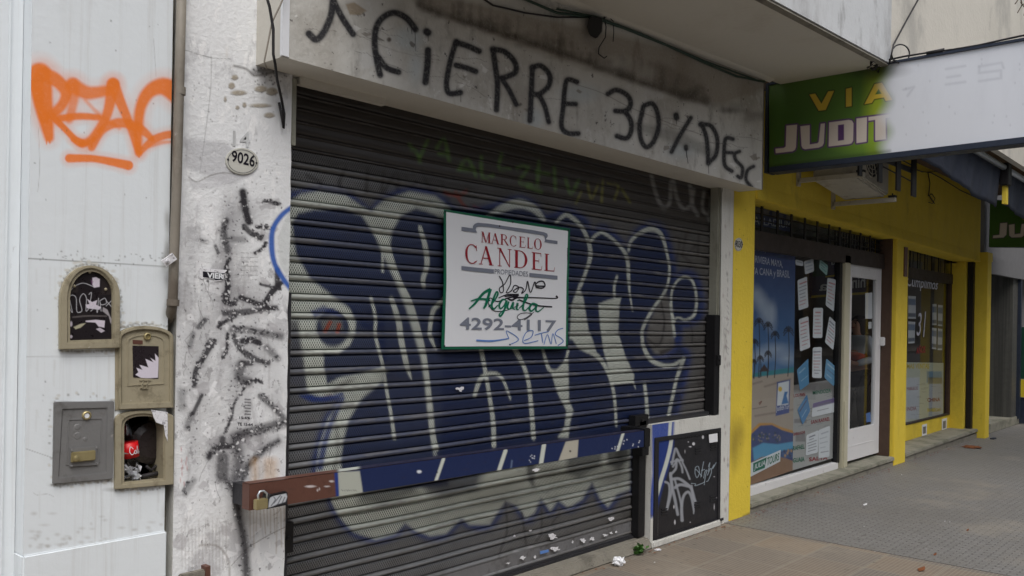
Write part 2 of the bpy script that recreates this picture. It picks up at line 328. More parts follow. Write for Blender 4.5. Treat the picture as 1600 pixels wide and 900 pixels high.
def tiles_mat(name, cols, mortar, bw, rh, rot, off=.5, msz=.004, bump=.5, rough=.8, ribs=None, stain=None, shift=(0, 0, 0)):
    m = bpy.data.materials.new(name); m.use_nodes = True; nt = m.node_tree
    p = nt.nodes['Principled BSDF']; pos = _node(nt, 'ShaderNodeNewGeometry').outputs['Position']
    mp = _node(nt, 'ShaderNodeMapping'); mp.inputs['Rotation'].default_value = (0, 0, rot); mp.inputs['Location'].default_value = shift; nt.links.new(pos, mp.inputs[0])
    b = _node(nt, 'ShaderNodeTexBrick'); nt.links.new(mp.outputs[0], b.inputs['Vector'])
    b.offset = off; b.inputs['Scale'].default_value = 1; b.inputs['Brick Width'].default_value = bw; b.inputs['Row Height'].default_value = rh
    b.inputs['Mortar Size'].default_value = msz; b.inputs['Mortar Smooth'].default_value = .3; b.inputs['Bias'].default_value = 0
    b.inputs['Color1'].default_value = (*cols[0], 1); b.inputs['Color2'].default_value = (*cols[1], 1); b.inputs['Mortar'].default_value = (*mortar, 1)
    c = b.outputs['Color']
    n1 = noise(nt, pos, 1.1, 6, .6); c = mix(nt, math_(nt, 'MULTIPLY', ramp(nt, n1, .35, .7), .45), c, stain or cols[0])
    n2 = noise(nt, pos, 26, 8, .7); c = mix(nt, math_(nt, 'MULTIPLY', ramp(nt, n2, .5, .72), .4), c, S(70, 66, 62))
    n4 = noise(nt, pos, 5, 8, .7); c = mix(nt, math_(nt, 'MULTIPLY', ramp(nt, n4, .6, .75), .35), c, S(60, 56, 52))
    n5 = noise(nt, pos, 13, 2, .4); c = mix(nt, math_(nt, 'MULTIPLY', ramp(nt, n5, .70, .73), .5), c, S(58, 54, 50))
    n6 = noise(nt, pos, .7, 7, .65); c = mix(nt, math_(nt, 'MULTIPLY', ramp(nt, n6, .52, .66), .35), c, S(150, 142, 128))
    h = math_(nt, 'MULTIPLY', b.outputs['Fac'], -1)
    if ribs:
        sx = _node(nt, 'ShaderNodeSeparateXYZ'); nt.links.new(pos, sx.inputs[0])
        w = math_(nt, 'SINE', math_(nt, 'MULTIPLY', sx.outputs[ribs[0]], 2 * math.pi / ribs[1]))
        h = math_(nt, 'ADD', h, math_(nt, 'MULTIPLY', w, ribs[2])); c = mix(nt, math_(nt, 'MULTIPLY', ramp(nt, w, -.2, -.9), .5), c, mortar)
    h = math_(nt, 'ADD', h, math_(nt, 'MULTIPLY', n2, .6))
    nt.links.new(c, p.inputs['Base Color']); p.inputs['Roughness'].default_value = rough
    bp = _node(nt, 'ShaderNodeBump'); bp.inputs['Strength'].default_value = bump; bp.inputs['Distance'].default_value = .006
    nt.links.new(h, bp.inputs['Height']); nt.links.new(bp.outputs[0], p.inputs['Normal']); return m
W['ribbed'] = tiles_mat('ribbed_grey_tiles', (S(117, 116, 114), S(126, 125, 123)), S(88, 86, 84), .10, .038, math.radians(90), .5, .0045, .7, .62, None, stain=S(108, 105, 100))
W['slabs'] = tiles_mat('brown_paving_slabs', (S(108, 102, 96), S(130, 114, 96)), S(140, 134, 120), .4, .4, math.radians(0), 0, .005, .4, .8, ('Y', .025, .12), stain=S(108, 102, 96), shift=(.13, .07, 0))
W['asphalt'] = mat('asphalt', S(66, 66, 68), .9, var=.15, vs=20, bump=.6)
W['kerb'] = mat('kerb_stone', S(136, 134, 128), .85, var=.1, vs=6, bump=.5)

# ------------------------------------------------------------------ painting on surfaces (spray paint, prints) as a colour attribute
def smooth_pts(pts, n=6, closed=False):
    p = [np.array(q, float) for q in pts]
    if len(p) < 3: return np.array(p)
    out = []; N = len(p); rngi = range(N) if closed else range(N - 1)
    for i in rngi:
        p0 = p[(i - 1) % N] if (closed or i > 0) else p[0]; p1 = p[i]; p2 = p[(i + 1) % N]
        p3 = p[(i + 2) % N] if (closed or i + 2 < N) else p[-1]
        for k in range(n):
            t = k / n
            out.append(.5 * ((2 * p1) + (-p0 + p2) * t + (2 * p0 - 5 * p1 + 4 * p2 - p3) * t * t + (-p0 + 3 * p1 - 3 * p2 + p3) * t ** 3))
    if not closed: out.append(p[-1])
    return np.array(out)

class Paint:
    def __init__(s, PX, PY, seed=0):
        s.X, s.Y = PX, PY; s.c = np.zeros((len(PX), 3)); s.a = np.zeros(len(PX))
    def over(s, idx, cov, col):
        cov = np.clip(cov, 0, 1); a0 = s.a[idx]; na = cov + a0 * (1 - cov)
        w = (cov / np.maximum(na, 1e-6))[:, None]
        s.c[idx] = s.c[idx] * (1 - w) + np.array(col) * w; s.a[idx] = na
    def _box(s, P, m):
        return np.nonzero((s.X > P[:, 0].min() - m) & (s.X < P[:, 0].max() + m) & (s.Y > P[:, 1].min() - m) & (s.Y < P[:, 1].max() + m))[0]
    def _dist(s, idx, P, closed=False, W_=None):
        d = np.full(len(idx), 1e9); x = s.X[idx]; y = s.Y[idx]; n = len(P)
        for i in range(n if closed else n - 1):
            a = P[i]; b = P[(i + 1) % n]; v = b - a; L = max((v ** 2).sum(), 1e-9)
            t = np.clip(((x - a[0]) * v[0] + (y - a[1]) * v[1]) / L, 0, 1)
            dd = np.hypot(x - a[0] - t * v[0], y - a[1] - t * v[1])
            if W_ is not None: dd = dd - (W_[i] * (1 - t) + W_[(i + 1) % n] * t) / 2
            d = np.minimum(d, dd)
        return d
    def stroke(s, pts, w, col, soft=1.2, a=1, sm=True, closed=False):
        P = smooth_pts(pts, 6, closed) if sm else np.array(pts, float)
        Wd = np.interp(np.linspace(0, 1, len(P)), np.linspace(0, 1, len(w)), w) if isinstance(w, (list, tuple)) else np.full(len(P), w)
        m = Wd.max() / 2 + soft * 2; idx = s._box(P, m)
        if not len(idx): return s
        d = s._dist(idx, P, closed, Wd)
        s.over(idx, a * np.clip(.5 - d / (2 * soft), 0, 1) ** 1.0, col); return s
    def poly(s, pts, col, soft=1.0, a=1, sm=False):
        P = smooth_pts(pts, 5, True) if sm else np.array(pts, float)
        idx = s._box(P, soft * 2)
        if not len(idx): return s
        d = s._dist(idx, P, True); x = s.X[idx]; y = s.Y[idx]; ins = np.zeros(len(idx), bool); n = len(P)
        for i in range(n):
            (x1, y1), (x2, y2) = P[i], P[(i + 1) % n]
            if y1 == y2: continue
            c_ = ((y1 > y) != (y2 > y)) & (x < (x2 - x1) * (y - y1) / (y2 - y1) + x1); ins ^= c_
        d = np.where(ins, -d, d); s.over(idx, a * np.clip(.5 - d / (2 * soft), 0, 1), col); return s
    def ell(s, cx, cy, rx, ry, col, soft=1, a=1):
        d = (np.hypot((s.X - cx) / rx, (s.Y - cy) / ry) - 1) * min(rx, ry)
        idx = np.nonzero(d < 2 * soft)[0]; s.over(idx, a * np.clip(.5 - d[idx] / (2 * soft), 0, 1), col); return s
    def rgba(s): return np.concatenate([s.c, s.a[:, None]], 1).astype(np.float32)

def grid_mesh(name, TL, TR, BR, BL, nu, nv, fn, m, parent=None, hole=None, edge=None, smooth=False):
    TL, TR, BR, BL = map(np.array, (TL, TR, BR, BL))
    u = np.linspace(0, 1, nu + 1); v = np.linspace(0, 1, nv + 1); U, V = np.meshgrid(u, v)
    U = U.ravel()[:, None]; V = V.ravel()[:, None]
    P = (TL * (1 - U) + TR * U) * (1 - V) + (BL * (1 - U) + BR * U) * V
    if edge is not None: P = edge(P, U.ravel(), V.ravel())
    i = np.arange((nu) * (nv)); r, c = i // nu, i % nu; a = r * (nu + 1) + c
    Fc = np.stack([a, a + nu + 1, a + nu + 2, a + 1], 1)
    return _np_mesh(name, P, Fc, fn, m, parent, hole, smooth)

def _np_mesh(name, P, Fc, fn, m, parent, hole=None, smooth=False):
    PX, PY = proj(P)
    if hole is not None:
        cx = PX[Fc].mean(1); cy = PY[Fc].mean(1); Fc = Fc[~hole(cx, cy)]
    me = bpy.data.meshes.new(name); me.vertices.add(len(P)); me.vertices.foreach_set('co', P.astype(np.float32).ravel())
    me.loops.add(len(Fc) * 4); me.loops.foreach_set('vertex_index', Fc.astype(np.int32).ravel())
    me.polygons.add(len(Fc)); me.polygons.foreach_set('loop_start', (np.arange(len(Fc)) * 4).astype(np.int32))
    me.update(calc_edges=True)
    if fn is not None:
        at_ = me.attributes.new('paint', 'FLOAT_COLOR', 'POINT'); at_.data.foreach_set('color', fn(PX, PY).ravel())
    return link_obj(name, me, m, parent, smooth)

def set_paint(o, fn):                     # paint on an existing mesh
    me = o.data; n = len(me.vertices); co = np.zeros(n * 3, np.float32); me.vertices.foreach_get('co', co); P = co.reshape(-1, 3).astype(float)
    PX, PY = proj(P); a = me.attributes.new('paint', 'FLOAT_COLOR', 'POINT'); a.data.foreach_set('color', fn(PX, PY).ravel()); return o

def ribbon(mb, pts, w, Y, dy=.0008, sm=True, fn=None, n=5):
    """flat pen stroke lying on a surface; pts in photo pixels, fn maps them to the surface"""
    fn = fn or (lambda x, y: at(x, y, Y)); P = smooth_pts(pts, n) if sm else np.array(pts, float)
    Wd = np.interp(np.linspace(0, 1, len(P)), np.linspace(0, 1, len(w)), w) if isinstance(w, (list, tuple)) else np.full(len(P), float(w))
    L = []; R_ = []
    for i, p in enumerate(P):
        d = P[min(i + 1, len(P) - 1)] - P[max(i - 1, 0)]; L_ = np.hypot(*d) or 1; nx, ny = -d[1] / L_, d[0] / L_
        L.append(fn(p[0] + nx * Wd[i] / 2, p[1] + ny * Wd[i] / 2)); R_.append(fn(p[0] - nx * Wd[i] / 2, p[1] - ny * Wd[i] / 2))
    b = len(mb.v); mb.v += L + R_; k = len(P)
    mb.f += [(b + i, b + i + 1, b + k + i + 1, b + k + i) for i in range(k - 1)]
    return mb

_txt = {}
def text_geo(s_, bold=0.0, shear=0.0):
    key = (s_, bold, shear)
    if key in _txt: return _txt[key]
    cu = bpy.data.curves.new('t', 'FONT'); cu.body = s_; cu.offset = bold; cu.shear = shear; cu.resolution_u = 3
    o = bpy.data.objects.new('t', cu); C.objects.link(o); dg = bpy.context.evaluated_depsgraph_get()
    me = bpy.data.meshes.new_from_object(o.evaluated_get(dg)); v = np.array([x.co[:2] for x in me.vertices]); f = [tuple(p.vertices) for p in me.polygons]
    bpy.data.objects.remove(o); bpy.data.curves.remove(cu); bpy.data.meshes.remove(me)
    if len(v):
        mn, mx = v.min(0), v.max(0); v = (v - mn) / np.maximum(mx - mn, 1e-6)
    _txt[key] = (v, f); return _txt[key]
def text_on(mb, s_, quad, bold=0.0, mirror=False, shear=0.0, fn=None):
    """lettering filling the 3-D quad (TL, TR, BR, BL)"""
    v, f = text_geo(s_, bold, shear); TL, TR, BR, BL = [np.array(q) for q in quad]
    pts = []
    for x, y in v:
        if mirror: x = 1 - x
        q = (TL * (1 - x) + TR * x) * y + (BL * (1 - x) + BR * x) * (1 - y); pts.append(fn(*q) if fn else tuple(q))
    return mb.add(pts, f)
def pq(pts, Y): return [at(x, y, Y) for x, y in pts]

# ================================================================== SETTING
BLUE = S(38, 56, 112); BLUE2 = S(31, 45, 84); OUT = S(38, 60, 128); PALE = S(206, 212, 203); GRN = S(96, 140, 60)
tag(MB().box(-60, 90, -14, -4.604, -.5, -.14).build('road', W['asphalt']), kind='structure')
tag(MB().box(-60, 90, -60, -14.004, -.5, -.02).build('far_pavement', W['slabs']), kind='structure')
tag(MB().box(-60, 90, -4.6, -4.42, -.5, -.002).build('kerb', W['kerb'], bevel=.012), kind='structure')
BX = 6.34
tag(MB().box(-60, BX, -4.418, .3, -.5, 0).build('pavement_slabs', W['slabs']), kind='structure')
tag(MB().box(BX, 90, -4.418, .3, -.5, .004).build('pavement_tiles', W['ribbed']), kind='structure')
tag(MB().box(-400, 400, -400, 400, -1.2, -.55).build('ground', W['asphalt']), kind='structure')

# ------------------------------------------------------------------ white building on the left
wb = thing('white_building', 'smooth white painted facade with orange spray tag left of the drainpipe', 'building', (0, .3, 0))
zL = .727
OR = S(238, 122, 30)
def paint_left(PX, PY):
    p = Paint(PX, PY)
    T = lambda L: [(x / 3, y / 3) for x, y in L]
    def os_(L, w, so, a):
        w = w if isinstance(w, list) else [w]
        p.stroke(T(L), [q * 1.9 + 6 for q in w] if len(w) > 1 else w[0] * 1.9 + 6, OR, so * 2.6, .22 * a); p.stroke(T(L), [q * 1.25 for q in w] if len(w) > 1 else w[0] * 1.25, OR, so * .8, a)
    os_([(185, 350), (196, 430), (212, 540), (230, 645)], [30, 27, 20, 12], 3.2, .96); os_([(170, 380), (185, 480), (208, 560)], [14, 14, 12], 3, .85)
    os_([(200, 350), (262, 375), (308, 430), (292, 490), (240, 540)], [20, 16, 13, 12], 2.8, .93)
    os_([(245, 545), (300, 600), (350, 650), (385, 668)], [9, 8, 8, 9], 1.6, .95); os_([(340, 655), (385, 680), (430, 660)], [5, 7, 6], 1.6, .95)
    os_([(345, 395), (345, 470), (325, 560)], [15, 12, 10], 3.4, .75); os_([(340, 400), (410, 435), (500, 425)], [19, 17, 13], 3.4, .9)
    os_([(280, 555), (370, 545), (460, 550)], [9, 9, 8], 1.8, .93); os_([(380, 670), (430, 650), (500, 540), (530, 395)], [8, 10, 12, 16], 2.4, .92)
    os_([(530, 395), (565, 480), (610, 590), (650, 720)], [16, 13, 10, 8], 2.2, .92); os_([(430, 690), (480, 610), (560, 575), (650, 600), (712, 650)], [10, 10, 12, 12, 7], 2.0, .9)
    os_([(400, 470), (470, 540), (560, 600)], [4, 5, 5], 2.4, .5); os_([(832, 440), (765, 405), (700, 430), (660, 500), (648, 600), (650, 715)], [26, 22, 17, 14, 12, 8], 3.4, .95)
    os_([(655, 715), (720, 655), (800, 630), (880, 640)], [7, 10, 10, 8], 1.6, .9); os_([(700, 690), (750, 670), (800, 665)], [3, 5, 3], 1.6, .6)
    os_([(325, 742), (450, 745), (602, 775)], [11, 9, 12], 1.4, .94)
    for x, y, l in ((218, 655, 10), (234, 660, 6), (652, 722, 8), (598, 777, 5), (430, 680, 5)): p.stroke(T([(x, y), (x, y + l * 2)]), 1.8, OR, .6)
    dk = S(70, 68, 66)
    p.stroke([(40, 403.5), (150, 410), (262, 417)], 1.4, dk, .8, .7); p.stroke([(40, 558), (180, 556)], 1.0, S(120, 118, 116), .7, .6)
    p.stroke([(40, 701), (84, 716)], .8, dk, .6, .6); p.stroke([(158, 750), (158, 840)], .8, S(140, 140, 138), .6, .5)
    for i in range(46):
        x = 60 + 200 * rng.random(); y = 405 + rng.normal() * 7; p.ell(x, y, .5 + rng.random() * 1.3, .5 + rng.random(), dk, .7, .6)
    for i in range(26):
        p.ell(50 + 215 * rng.random(), 820 * rng.random(), .5 + rng.random(), .5 + rng.random(), dk, .7, .6)
    for i in range(34):
        x = 50 + 205 * rng.random(); y = [418, 560, 640, 765][i % 4] + rng.random() * 4; p.stroke([(x, y), (x + .6 * rng.normal(), y + 8 + 34 * rng.random())], 1.2 + rng.random(), S(178, 177, 172), 1.6, .22, sm=False)
    for i in range(70): p.ell(46 + 216 * rng.random(), 858 - abs(rng.normal()) * 22, 1 + 3 * rng.random(), .8 + 1.4 * rng.random(), S(146, 140, 130), 2, .4)
    for q in ([(52, 770), (60, 774), (74, 772), (84, 776)], [(215, 640), (222, 700)], [(60, 200), (62, 260), (59, 300)], [(240, 60), (244, 120)]): p.stroke(q, .8, S(150, 148, 146), .5, .5)
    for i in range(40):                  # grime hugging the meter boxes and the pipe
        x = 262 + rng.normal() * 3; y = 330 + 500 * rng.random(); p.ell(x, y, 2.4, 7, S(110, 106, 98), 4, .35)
    for L in ([(94, 547), (93, 470), (98, 440), (112, 421), (134, 413), (156, 417), (176, 434), (188, 462), (188, 510)], [(94, 548), (140, 549), (186, 546)], [(188, 512), (205, 508), (228, 506), (262, 512)], [(84, 760), (84, 627), (180, 626)], [(82, 759), (130, 755), (178, 751)], [(181, 766), (225, 764), (270, 759)], [(180, 548), (180, 640)]):
        Q = smooth_pts(L, 14)
        for q in Q:
            if rng.random() < .75: p.ell(q[0] + rng.normal() * 1.2, q[1] + rng.normal() * 1.2, .8 + 1.6 * rng.random(), .8 + 1.2 * rng.random(), S(86, 80, 72), .8, .5)
            if rng.random() < .35: p.ell(q[0] + rng.normal() * 3, q[1] + rng.normal() * 3, 2 + 2 * rng.random(), 1.5 + rng.random(), S(196, 194, 186), 1, .7)
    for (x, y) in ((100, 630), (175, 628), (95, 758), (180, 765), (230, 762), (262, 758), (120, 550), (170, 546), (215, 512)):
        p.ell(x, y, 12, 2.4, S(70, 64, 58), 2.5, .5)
    return p.rgba()
ARCH_IN = [(106, 534 + 3), (106, 460), (110, 438), (124, 422), (143, 417), (162, 424), (174, 440), (178, 460), (178, 534)]
OPEN_IN = [(190.5, 757), (190.5, 664), (200, 653), (216, 648), (232, 646), (248, 650), (259, 661), (259, 750)]
def inpoly(px, py, poly):
    ins = np.zeros(len(px), bool); n = len(poly)
    for i in range(n):
        (x1, y1), (x2, y2) = poly[i], poly[(i + 1) % n]
        if y1 != y2: ins ^= ((y1 > py) != (y2 > py)) & (px < (x2 - x1) * (py - y1) / (y2 - y1) + x1)
    return ins
OPEN_HOLE = [(182, 766), (182, 640), (270, 636), (267, 755)]
hole_l = lambda px, py: inpoly(px, py, [(186, 762), (185, 648), (268, 645), (264, 752)])
xl, xr = 1.178, 1.70
grid_mesh('wall_panel', (xl, 0, 3.3), (xr, 0, 3.3), (xr, 0, zL), (xl, 0, zL), 190, 640, paint_left, W['white_wall'], wb, hole=hole_l)
MB().box(xl, xr, .125, .5, 0, 6).box(xl, xr, .002, .125, 3.3, 6).box(xl, xl + .02, .002, .125, zL, 3.3).build('wall_core', W['white_wall'], wb)
MB().box(xl - .004, xr + .008, -.008, .12, -.02, zL).build('plinth', W['white_wall'], wb, bevel=.006)
MB().box(-6, xl - .002, .078, .5, -.02, 6).build('side_wall', W['white_wall'], wb)
MB().box(xl - .05, xl - .042, .072, .078, -.02, 6).build('corner_strip', W['white_wall'], wb, bevel=.002)

# drainpipe in the slot between the two buildings
dp = thing('drainpipe', 'narrow grey beige drainpipe running down between white facade and weathered column', 'pipe', (1.73, 0, 1.2))
pc = [at(284.5, -40, -.03), at(281.0, 100, -.03), at(276, 290, -.03), at(272, 400, -.03), at(270, 470, -.03), at(268, 485, -.02), at(264, 500, .03)]
MB().tube(pc, [.019] * 5 + [.02, .017], 14).build('pipe', W['pipe'], dp, smooth=True)
MB().tube([at(270.6, 468, -.03), at(270, 478, -.03)], .024, 14).build('collar', W['pipe'], dp)
MB().tube([at(281.6, 136, -.03), at(281.2, 148, -.03)], .0215, 14).build('collar', W['pipe'], dp)
MB().bar(at(256, 412, -.045), at(273, 400, -.06), .03, .008, up=(0, 1, 0)).lathe([(.009, 0), (.009, .006), (.004, .008)], at(261, 408, -.052), (0, -1, 0)).build('wall_clip', W['torn'], dp)
MB().box(1.70, 1.737, .06, .5, 0, 6).build('pipe_recess_wall', W['concrete'], wb)

# ------------------------------------------------------------------ shop building with the shutter
sb = thing('closed_shop_building', 'weathered white shop front with graffiti over a closed shutter', 'building', (4, .3, 0))
CK = S(44, 42, 47)
def paint_col(PX, PY):
    p = Paint(PX, PY)
    for q in range(1, 5):                                                         # broad grime
        p.ell(330 + 40 * math.sin(q * 2.1), 360 + q * 95, 30, 55, S(150, 148, 148), 34, .35)
    A = lambda L: [(270 + x / 4.5, 280 + y / 4.5) for x, y in L]
    B = lambda L: [(270 + x / 4.09, 460 + y / 4.09) for x, y in L]
    D_ = lambda L: [(260 + x / 3.75, 660 + y / 3.75) for x, y in L]
    p.poly([(446, 340), (455, 320), (460, 325), (460, 455), (452, 440), (436, 410), (434, 372)], S(206, 210, 210), 2, .8)
    STK = ((A([(492, 90), (508, 200), (535, 300)]), 11, .85, 3), (A([(640, 155), (700, 160), (750, 175)]), [4, 7, 4], .7, 2.5),
        (A([(375, 290), (360, 370), (385, 500)]), 10, .62, 3), (A([(500, 330), (550, 380), (620, 410)]), 8, .7, 1.5), (A([(590, 335), (650, 340), (692, 345)]), 5, .8, 1.2),
        (A([(400, 560), (372, 620), (380, 700)]), 5, .8, 1.5), (A([(380, 650), (385, 760), (370, 860)]), 8, .85, 1.5), (A([(370, 860), (420, 875), (450, 850)]), 5, .6, 1.6),
        (A([(480, 830), (560, 860), (650, 890)]), 7, .65, 1.6), (A([(735, 640), (735, 740)]), 8, .75, 1.5), (A([(760, 735), (700, 790), (650, 870)]), 9, .8, 1.4), (A([(620, 740), (700, 760)]), 4, .7, 1),
        (A([(580, 520), (640, 480), (650, 450)]), 5, .7, 1.2), (A([(200, 430), (235, 440)]), 7, .45, 2.5), (A([(300, 470), (320, 520)]), 5, .65, 1.6), (A([(420, 420), (500, 425)]), 10, .35, 3),
        (B([(340, -10), (345, 40), (370, 60)]), 8, .8, 1.6), (B([(330, 120), (480, 110), (660, 80)]), [9, 10, 6], .65, 1.8), (B([(290, 205), (340, 170), (400, 140)]), 6, .65, 1.5),
        (B([(430, 20), (560, 70), (650, 92)]), 6, .7, 1.4), (B([(205, 165), (165, 208)]), 8, .6, 1.5), (B([(262, 300), (200, 400), (145, 490), (140, 580)]), [7, 8, 7, 6], .75, 1.4),
        (B([(350, 250), (345, 350), (320, 400)]), 5, .7, 1.4), (B([(380, 222), (500, 230), (690, 270)]), 11, .5, 3), (B([(390, 260), (425, 340), (520, 410), (610, 440)]), [7, 8, 9, 7], .7, 2),
        (B([(448, 298), (500, 292), (550, 310)]), 9, .8, 1.5), (B([(600, 340), (670, 410)]), 10, .45, 3), (B([(440, 450), (425, 530), (480, 560)]), 15, .55, 4), (B([(440, 440), (500, 440)]), 8, .7, 1.6),
        (B([(470, 560), (530, 550), (560, 560)]), 4, .6, 1.2), (B([(460, 600), (400, 680), (370, 800), (330, 885)]), [3, 3, 5, 3], .6, 1.2), (B([(560, 650), (620, 700), (700, 780)]), 9, .55, 2.5),
        (B([(420, 890), (560, 850), (740, 800)]), 10, .5, 3), (B([(185, 645), (130, 760)]), 6, .7, 1.5), (B([(60, 620), (60, 720)]), 14, .35, 4), (B([(120, 770), (90, 850)]), 10, .4, 3),
        (B([(130, 250), (110, 330)]), 8, .4, 2.5), (B([(240, 290), (215, 330)]), 6, .6, 1.5),
        (D_([(430, 85), (560, 50), (710, 10)]), 11, .45, 4), (D_([(450, 320), (480, 255), (560, 170), (655, 108)]), [8, 11, 10, 8], .6, 3.5),
        (D_([(400, 90), (425, 220), (400, 350)]), 14, .5, 5), (D_([(350, 340), (405, 420), (425, 560), (455, 700), (470, 900)]), [6, 12, 12, 12, 13], .72, 5),
        (D_([(248, 205), (290, 150), (390, 140)]), 8, .75, 2), (D_([(330, 210), (325, 310)]), 19, .6, 4), (D_([(330, 95), (325, 120)]), 9, .7, 2), (D_([(160, 340), (110, 420)]), 9, .35, 3), (D_([(100, 400), (125, 350)]), 5, .5, 1.5))
    def flake(x, y, r, col, a=1.0, so=.35):
        n_ = 7; an = np.sort(rng.random(n_)) * 6.283; rr = r * (.4 + .9 * rng.random(n_)); sx_ = .7 + .8 * rng.random()
        p.poly([(x + rr[q] * sx_ * math.cos(an[q]), y + rr[q] * math.sin(an[q])) for q in range(n_)], col, so, a)
    for k in range(130):                         # pale flaked patches left by layers of torn bills
        flake(285 + 165 * rng.random(), 300 + 590 * rng.random() ** 1.1, 3 + 13 * rng.random() ** 2, S(240, 241, 243) if rng.random() < .6 else S(188, 187, 190), .75, .7)
    for (x, y, rx, ry, al) in ((362, 350, 14, 40, .55), (385, 330, 30, 16, .35), (352, 440, 16, 46, .5), (395, 470, 30, 22, .4), (400, 545, 30, 34, .42), (375, 600, 22, 26, .45), (310, 560, 14, 60, .3), (345, 700, 22, 20, .55), (405, 690, 40, 12, .4), (372, 760, 13, 90, .5), (300, 690, 10, 50, .3), (430, 620, 16, 30, .3), (330, 500, 12, 30, .3), (300, 400, 12, 50, .28)):
        p.ell(x, y, rx, ry, S(118, 116, 120), min(rx, ry) * .8, al)
    for k in range(40):                          # runs of dirty glue
        x = 284 + 165 * rng.random(); y = 310 + 520 * rng.random(); p.stroke([(x, y), (x + rng.normal() * 2, y + 12 + 50 * rng.random())], .8 + 2 * rng.random(), S(150, 148, 148), 1.6, .4, sm=False)
    for L, w, a, so in STK:
        p.stroke(L, [q * 1.5 for q in w] if isinstance(w, list) else w * 1.5, S(96, 94, 98), so * 2, a * .45)
    for L, w, a, so in STK:
        p.stroke(L, w, CK, so * .8, min(1, a * 1.2))
    for L, w, a, so in STK:
        Q = smooth_pts(L, 8); wm = max(w) if isinstance(w, list) else w
        for q in Q:
            for k in range(3):
                ox, oy = rng.normal(size=2) * wm * .42
                if rng.random() < .6: flake(q[0] + ox * .8, q[1] + oy * .8, .8 + 2.2 * rng.random(), CK, .8)
                elif rng.random() < .35: flake(q[0] + ox, q[1] + oy, .6 + 2.4 * rng.random(), S(222, 222, 224), .85)
    for k in range(300):
        cx_, cy_2 = ((370, 400), (385, 560), (372, 640), (310, 480), (345, 730), (405, 470), (300, 620), (360, 345))[k % 8]
        flake(cx_ + rng.normal() * 17, cy_2 + rng.normal() * 42, .5 + 1.9 * rng.random() ** 2, CK if rng.random() < .7 else S(120, 118, 122), .9)
    for k in range(10):                          # cracks
        x = 290 + 150 * rng.random(); y = 330 + 520 * rng.random(); Lc = [(x, y)]
        for q in range(6): x += rng.normal() * 4; y += 4 + 8 * rng.random(); Lc.append((x, y))
        p.stroke(Lc, .8, S(96, 94, 96), .4, .7, sm=False)
    p.stroke(A([(830, 200), (760, 260), (705, 350), (695, 470), (715, 590), (770, 690), (835, 780)]), [7, 8, 8, 9, 8, 8, 7], S(44, 92, 176), 1.8, .96)
    p.stroke(D_([(200, 720), (300, 725), (360, 800), (370, 900)]), 3, S(120, 112, 104), 1.5, .5)
    p.stroke(D_([(380, 840), (480, 730), (600, 660), (712, 605)]), .9, S(80, 76, 72), .5, .8, sm=False)
    for x0, x1 in ((520, 545), (590, 600), (630, 636)): p.stroke(D_([(x0, 340), (x0, 230)]), 9, S(206, 160, 96), 7, .5)
    for k in range(11): p.stroke(D_([(490 + k * 20, 505), (490 + k * 20 + 4 * rng.normal(), 600 + 200 * rng.random())]), 1.2, S(150, 130, 106), 1.2, .55, sm=False)
    for k in range(14): p.stroke(D_([(90 + k * 20, 560 + 60 * rng.random()), (92 + k * 20, 860)]), 1.1, S(140, 134, 126), 1.2, .4, sm=False)
    for k in range(10): p.ell(280 + rng.random() * 14, 700 + rng.random() * 60, .8, 3, S(170, 50, 60), .8, .6)
    # stains and plaster damage near the top
    p.stroke([(288, 78), (330, 90), (360, 92)], .8, S(90, 88, 86), .6, .7); p.stroke([(330, 88), (329, 140), (318, 230), (312, 270)], .9, S(100, 98, 96), .7, .6)
    p.poly([(288, 216), (350, 222), (390, 250), (395, 272), (360, 290), (288, 262)], S(176, 176, 180), 3, .6)
    for (x, y, rx, ry) in ((367, 121, 5, 4), (362, 134, 5, 5), (373, 145, 12, 4), (408, 139, 10, 5), (425, 143, 9, 6), (407, 165, 16, 3), (421, 180, 8, 4), (382, 164, 3, 4), (371, 168, 3, 3), (352, 155, 2, 4)):
        p.ell(x, y, rx, ry, S(160, 150, 132), 1.2, .9); p.stroke([(x - rx, y + ry * .5), (x, y + ry), (x + rx, y + ry * .3)], 1, S(80, 74, 68), .8, .8)
    p.stroke([(366, 103), (385, 108), (400, 118), (430, 112)], 3, S(80, 74, 70), 2, .8); p.stroke([(400, 112), (425, 108), (445, 112)], 12, S(60, 56, 54), 5, .75)
    for k in range(30): p.ell(395 + rng.random() * 55, 105 + rng.random() * 30, 1.2, 1.2, S(40, 38, 38), .8, .7)
    for k in range(70): p.ell(288 + rng.random() * 160, 120 + rng.random() * 190, .5 + rng.random(), .5 + rng.random(), S(84, 80, 78), .7, .6)
    p.stroke([(295, 277), (308, 284), (330, 274), (350, 270), (366, 272)], 1.6, S(100, 96, 92), 1, .8)
    p.poly([(295, 279), (308, 286), (330, 276), (350, 272), (366, 276), (350, 292), (300, 296)], S(196, 196, 200), 1.5, .6)
    for k in range(24):                                                               # remains of typed flyers
        x = 377 + (k % 4) * 7; y = 395 + (k // 4) * 7; p.stroke([(x, y), (x + 4 + 2 * rng.random(), y + .4)], 1.2, S(110, 110, 112), .5, .6, sm=False)
    for k in range(6): p.stroke([(383, 624 + k * 4.6), (391, 624.5 + k * 4.6)], 2.4, S(40, 40, 44), .5, .75, sm=False)
    return p.rgba()
xc0, xc1 = 1.737, 2.262
def chip(P, U, V):
    e = U > .985
    P = P.copy(); P[e, 0] += np.array([.006 * mnoise.noise((0, 0, z * 9)) + .012 * max(0, mnoise.noise((3, 1, z * 2.2))) for z in P[e, 2]]); return P
grid_mesh('column', (xc0, 0, 3.5), (xc1, 0, 3.5), (xc1, 0, 0), (xc0, 0, 0), 200, 1000, paint_col, W['old_white'], sb, edge=chip)
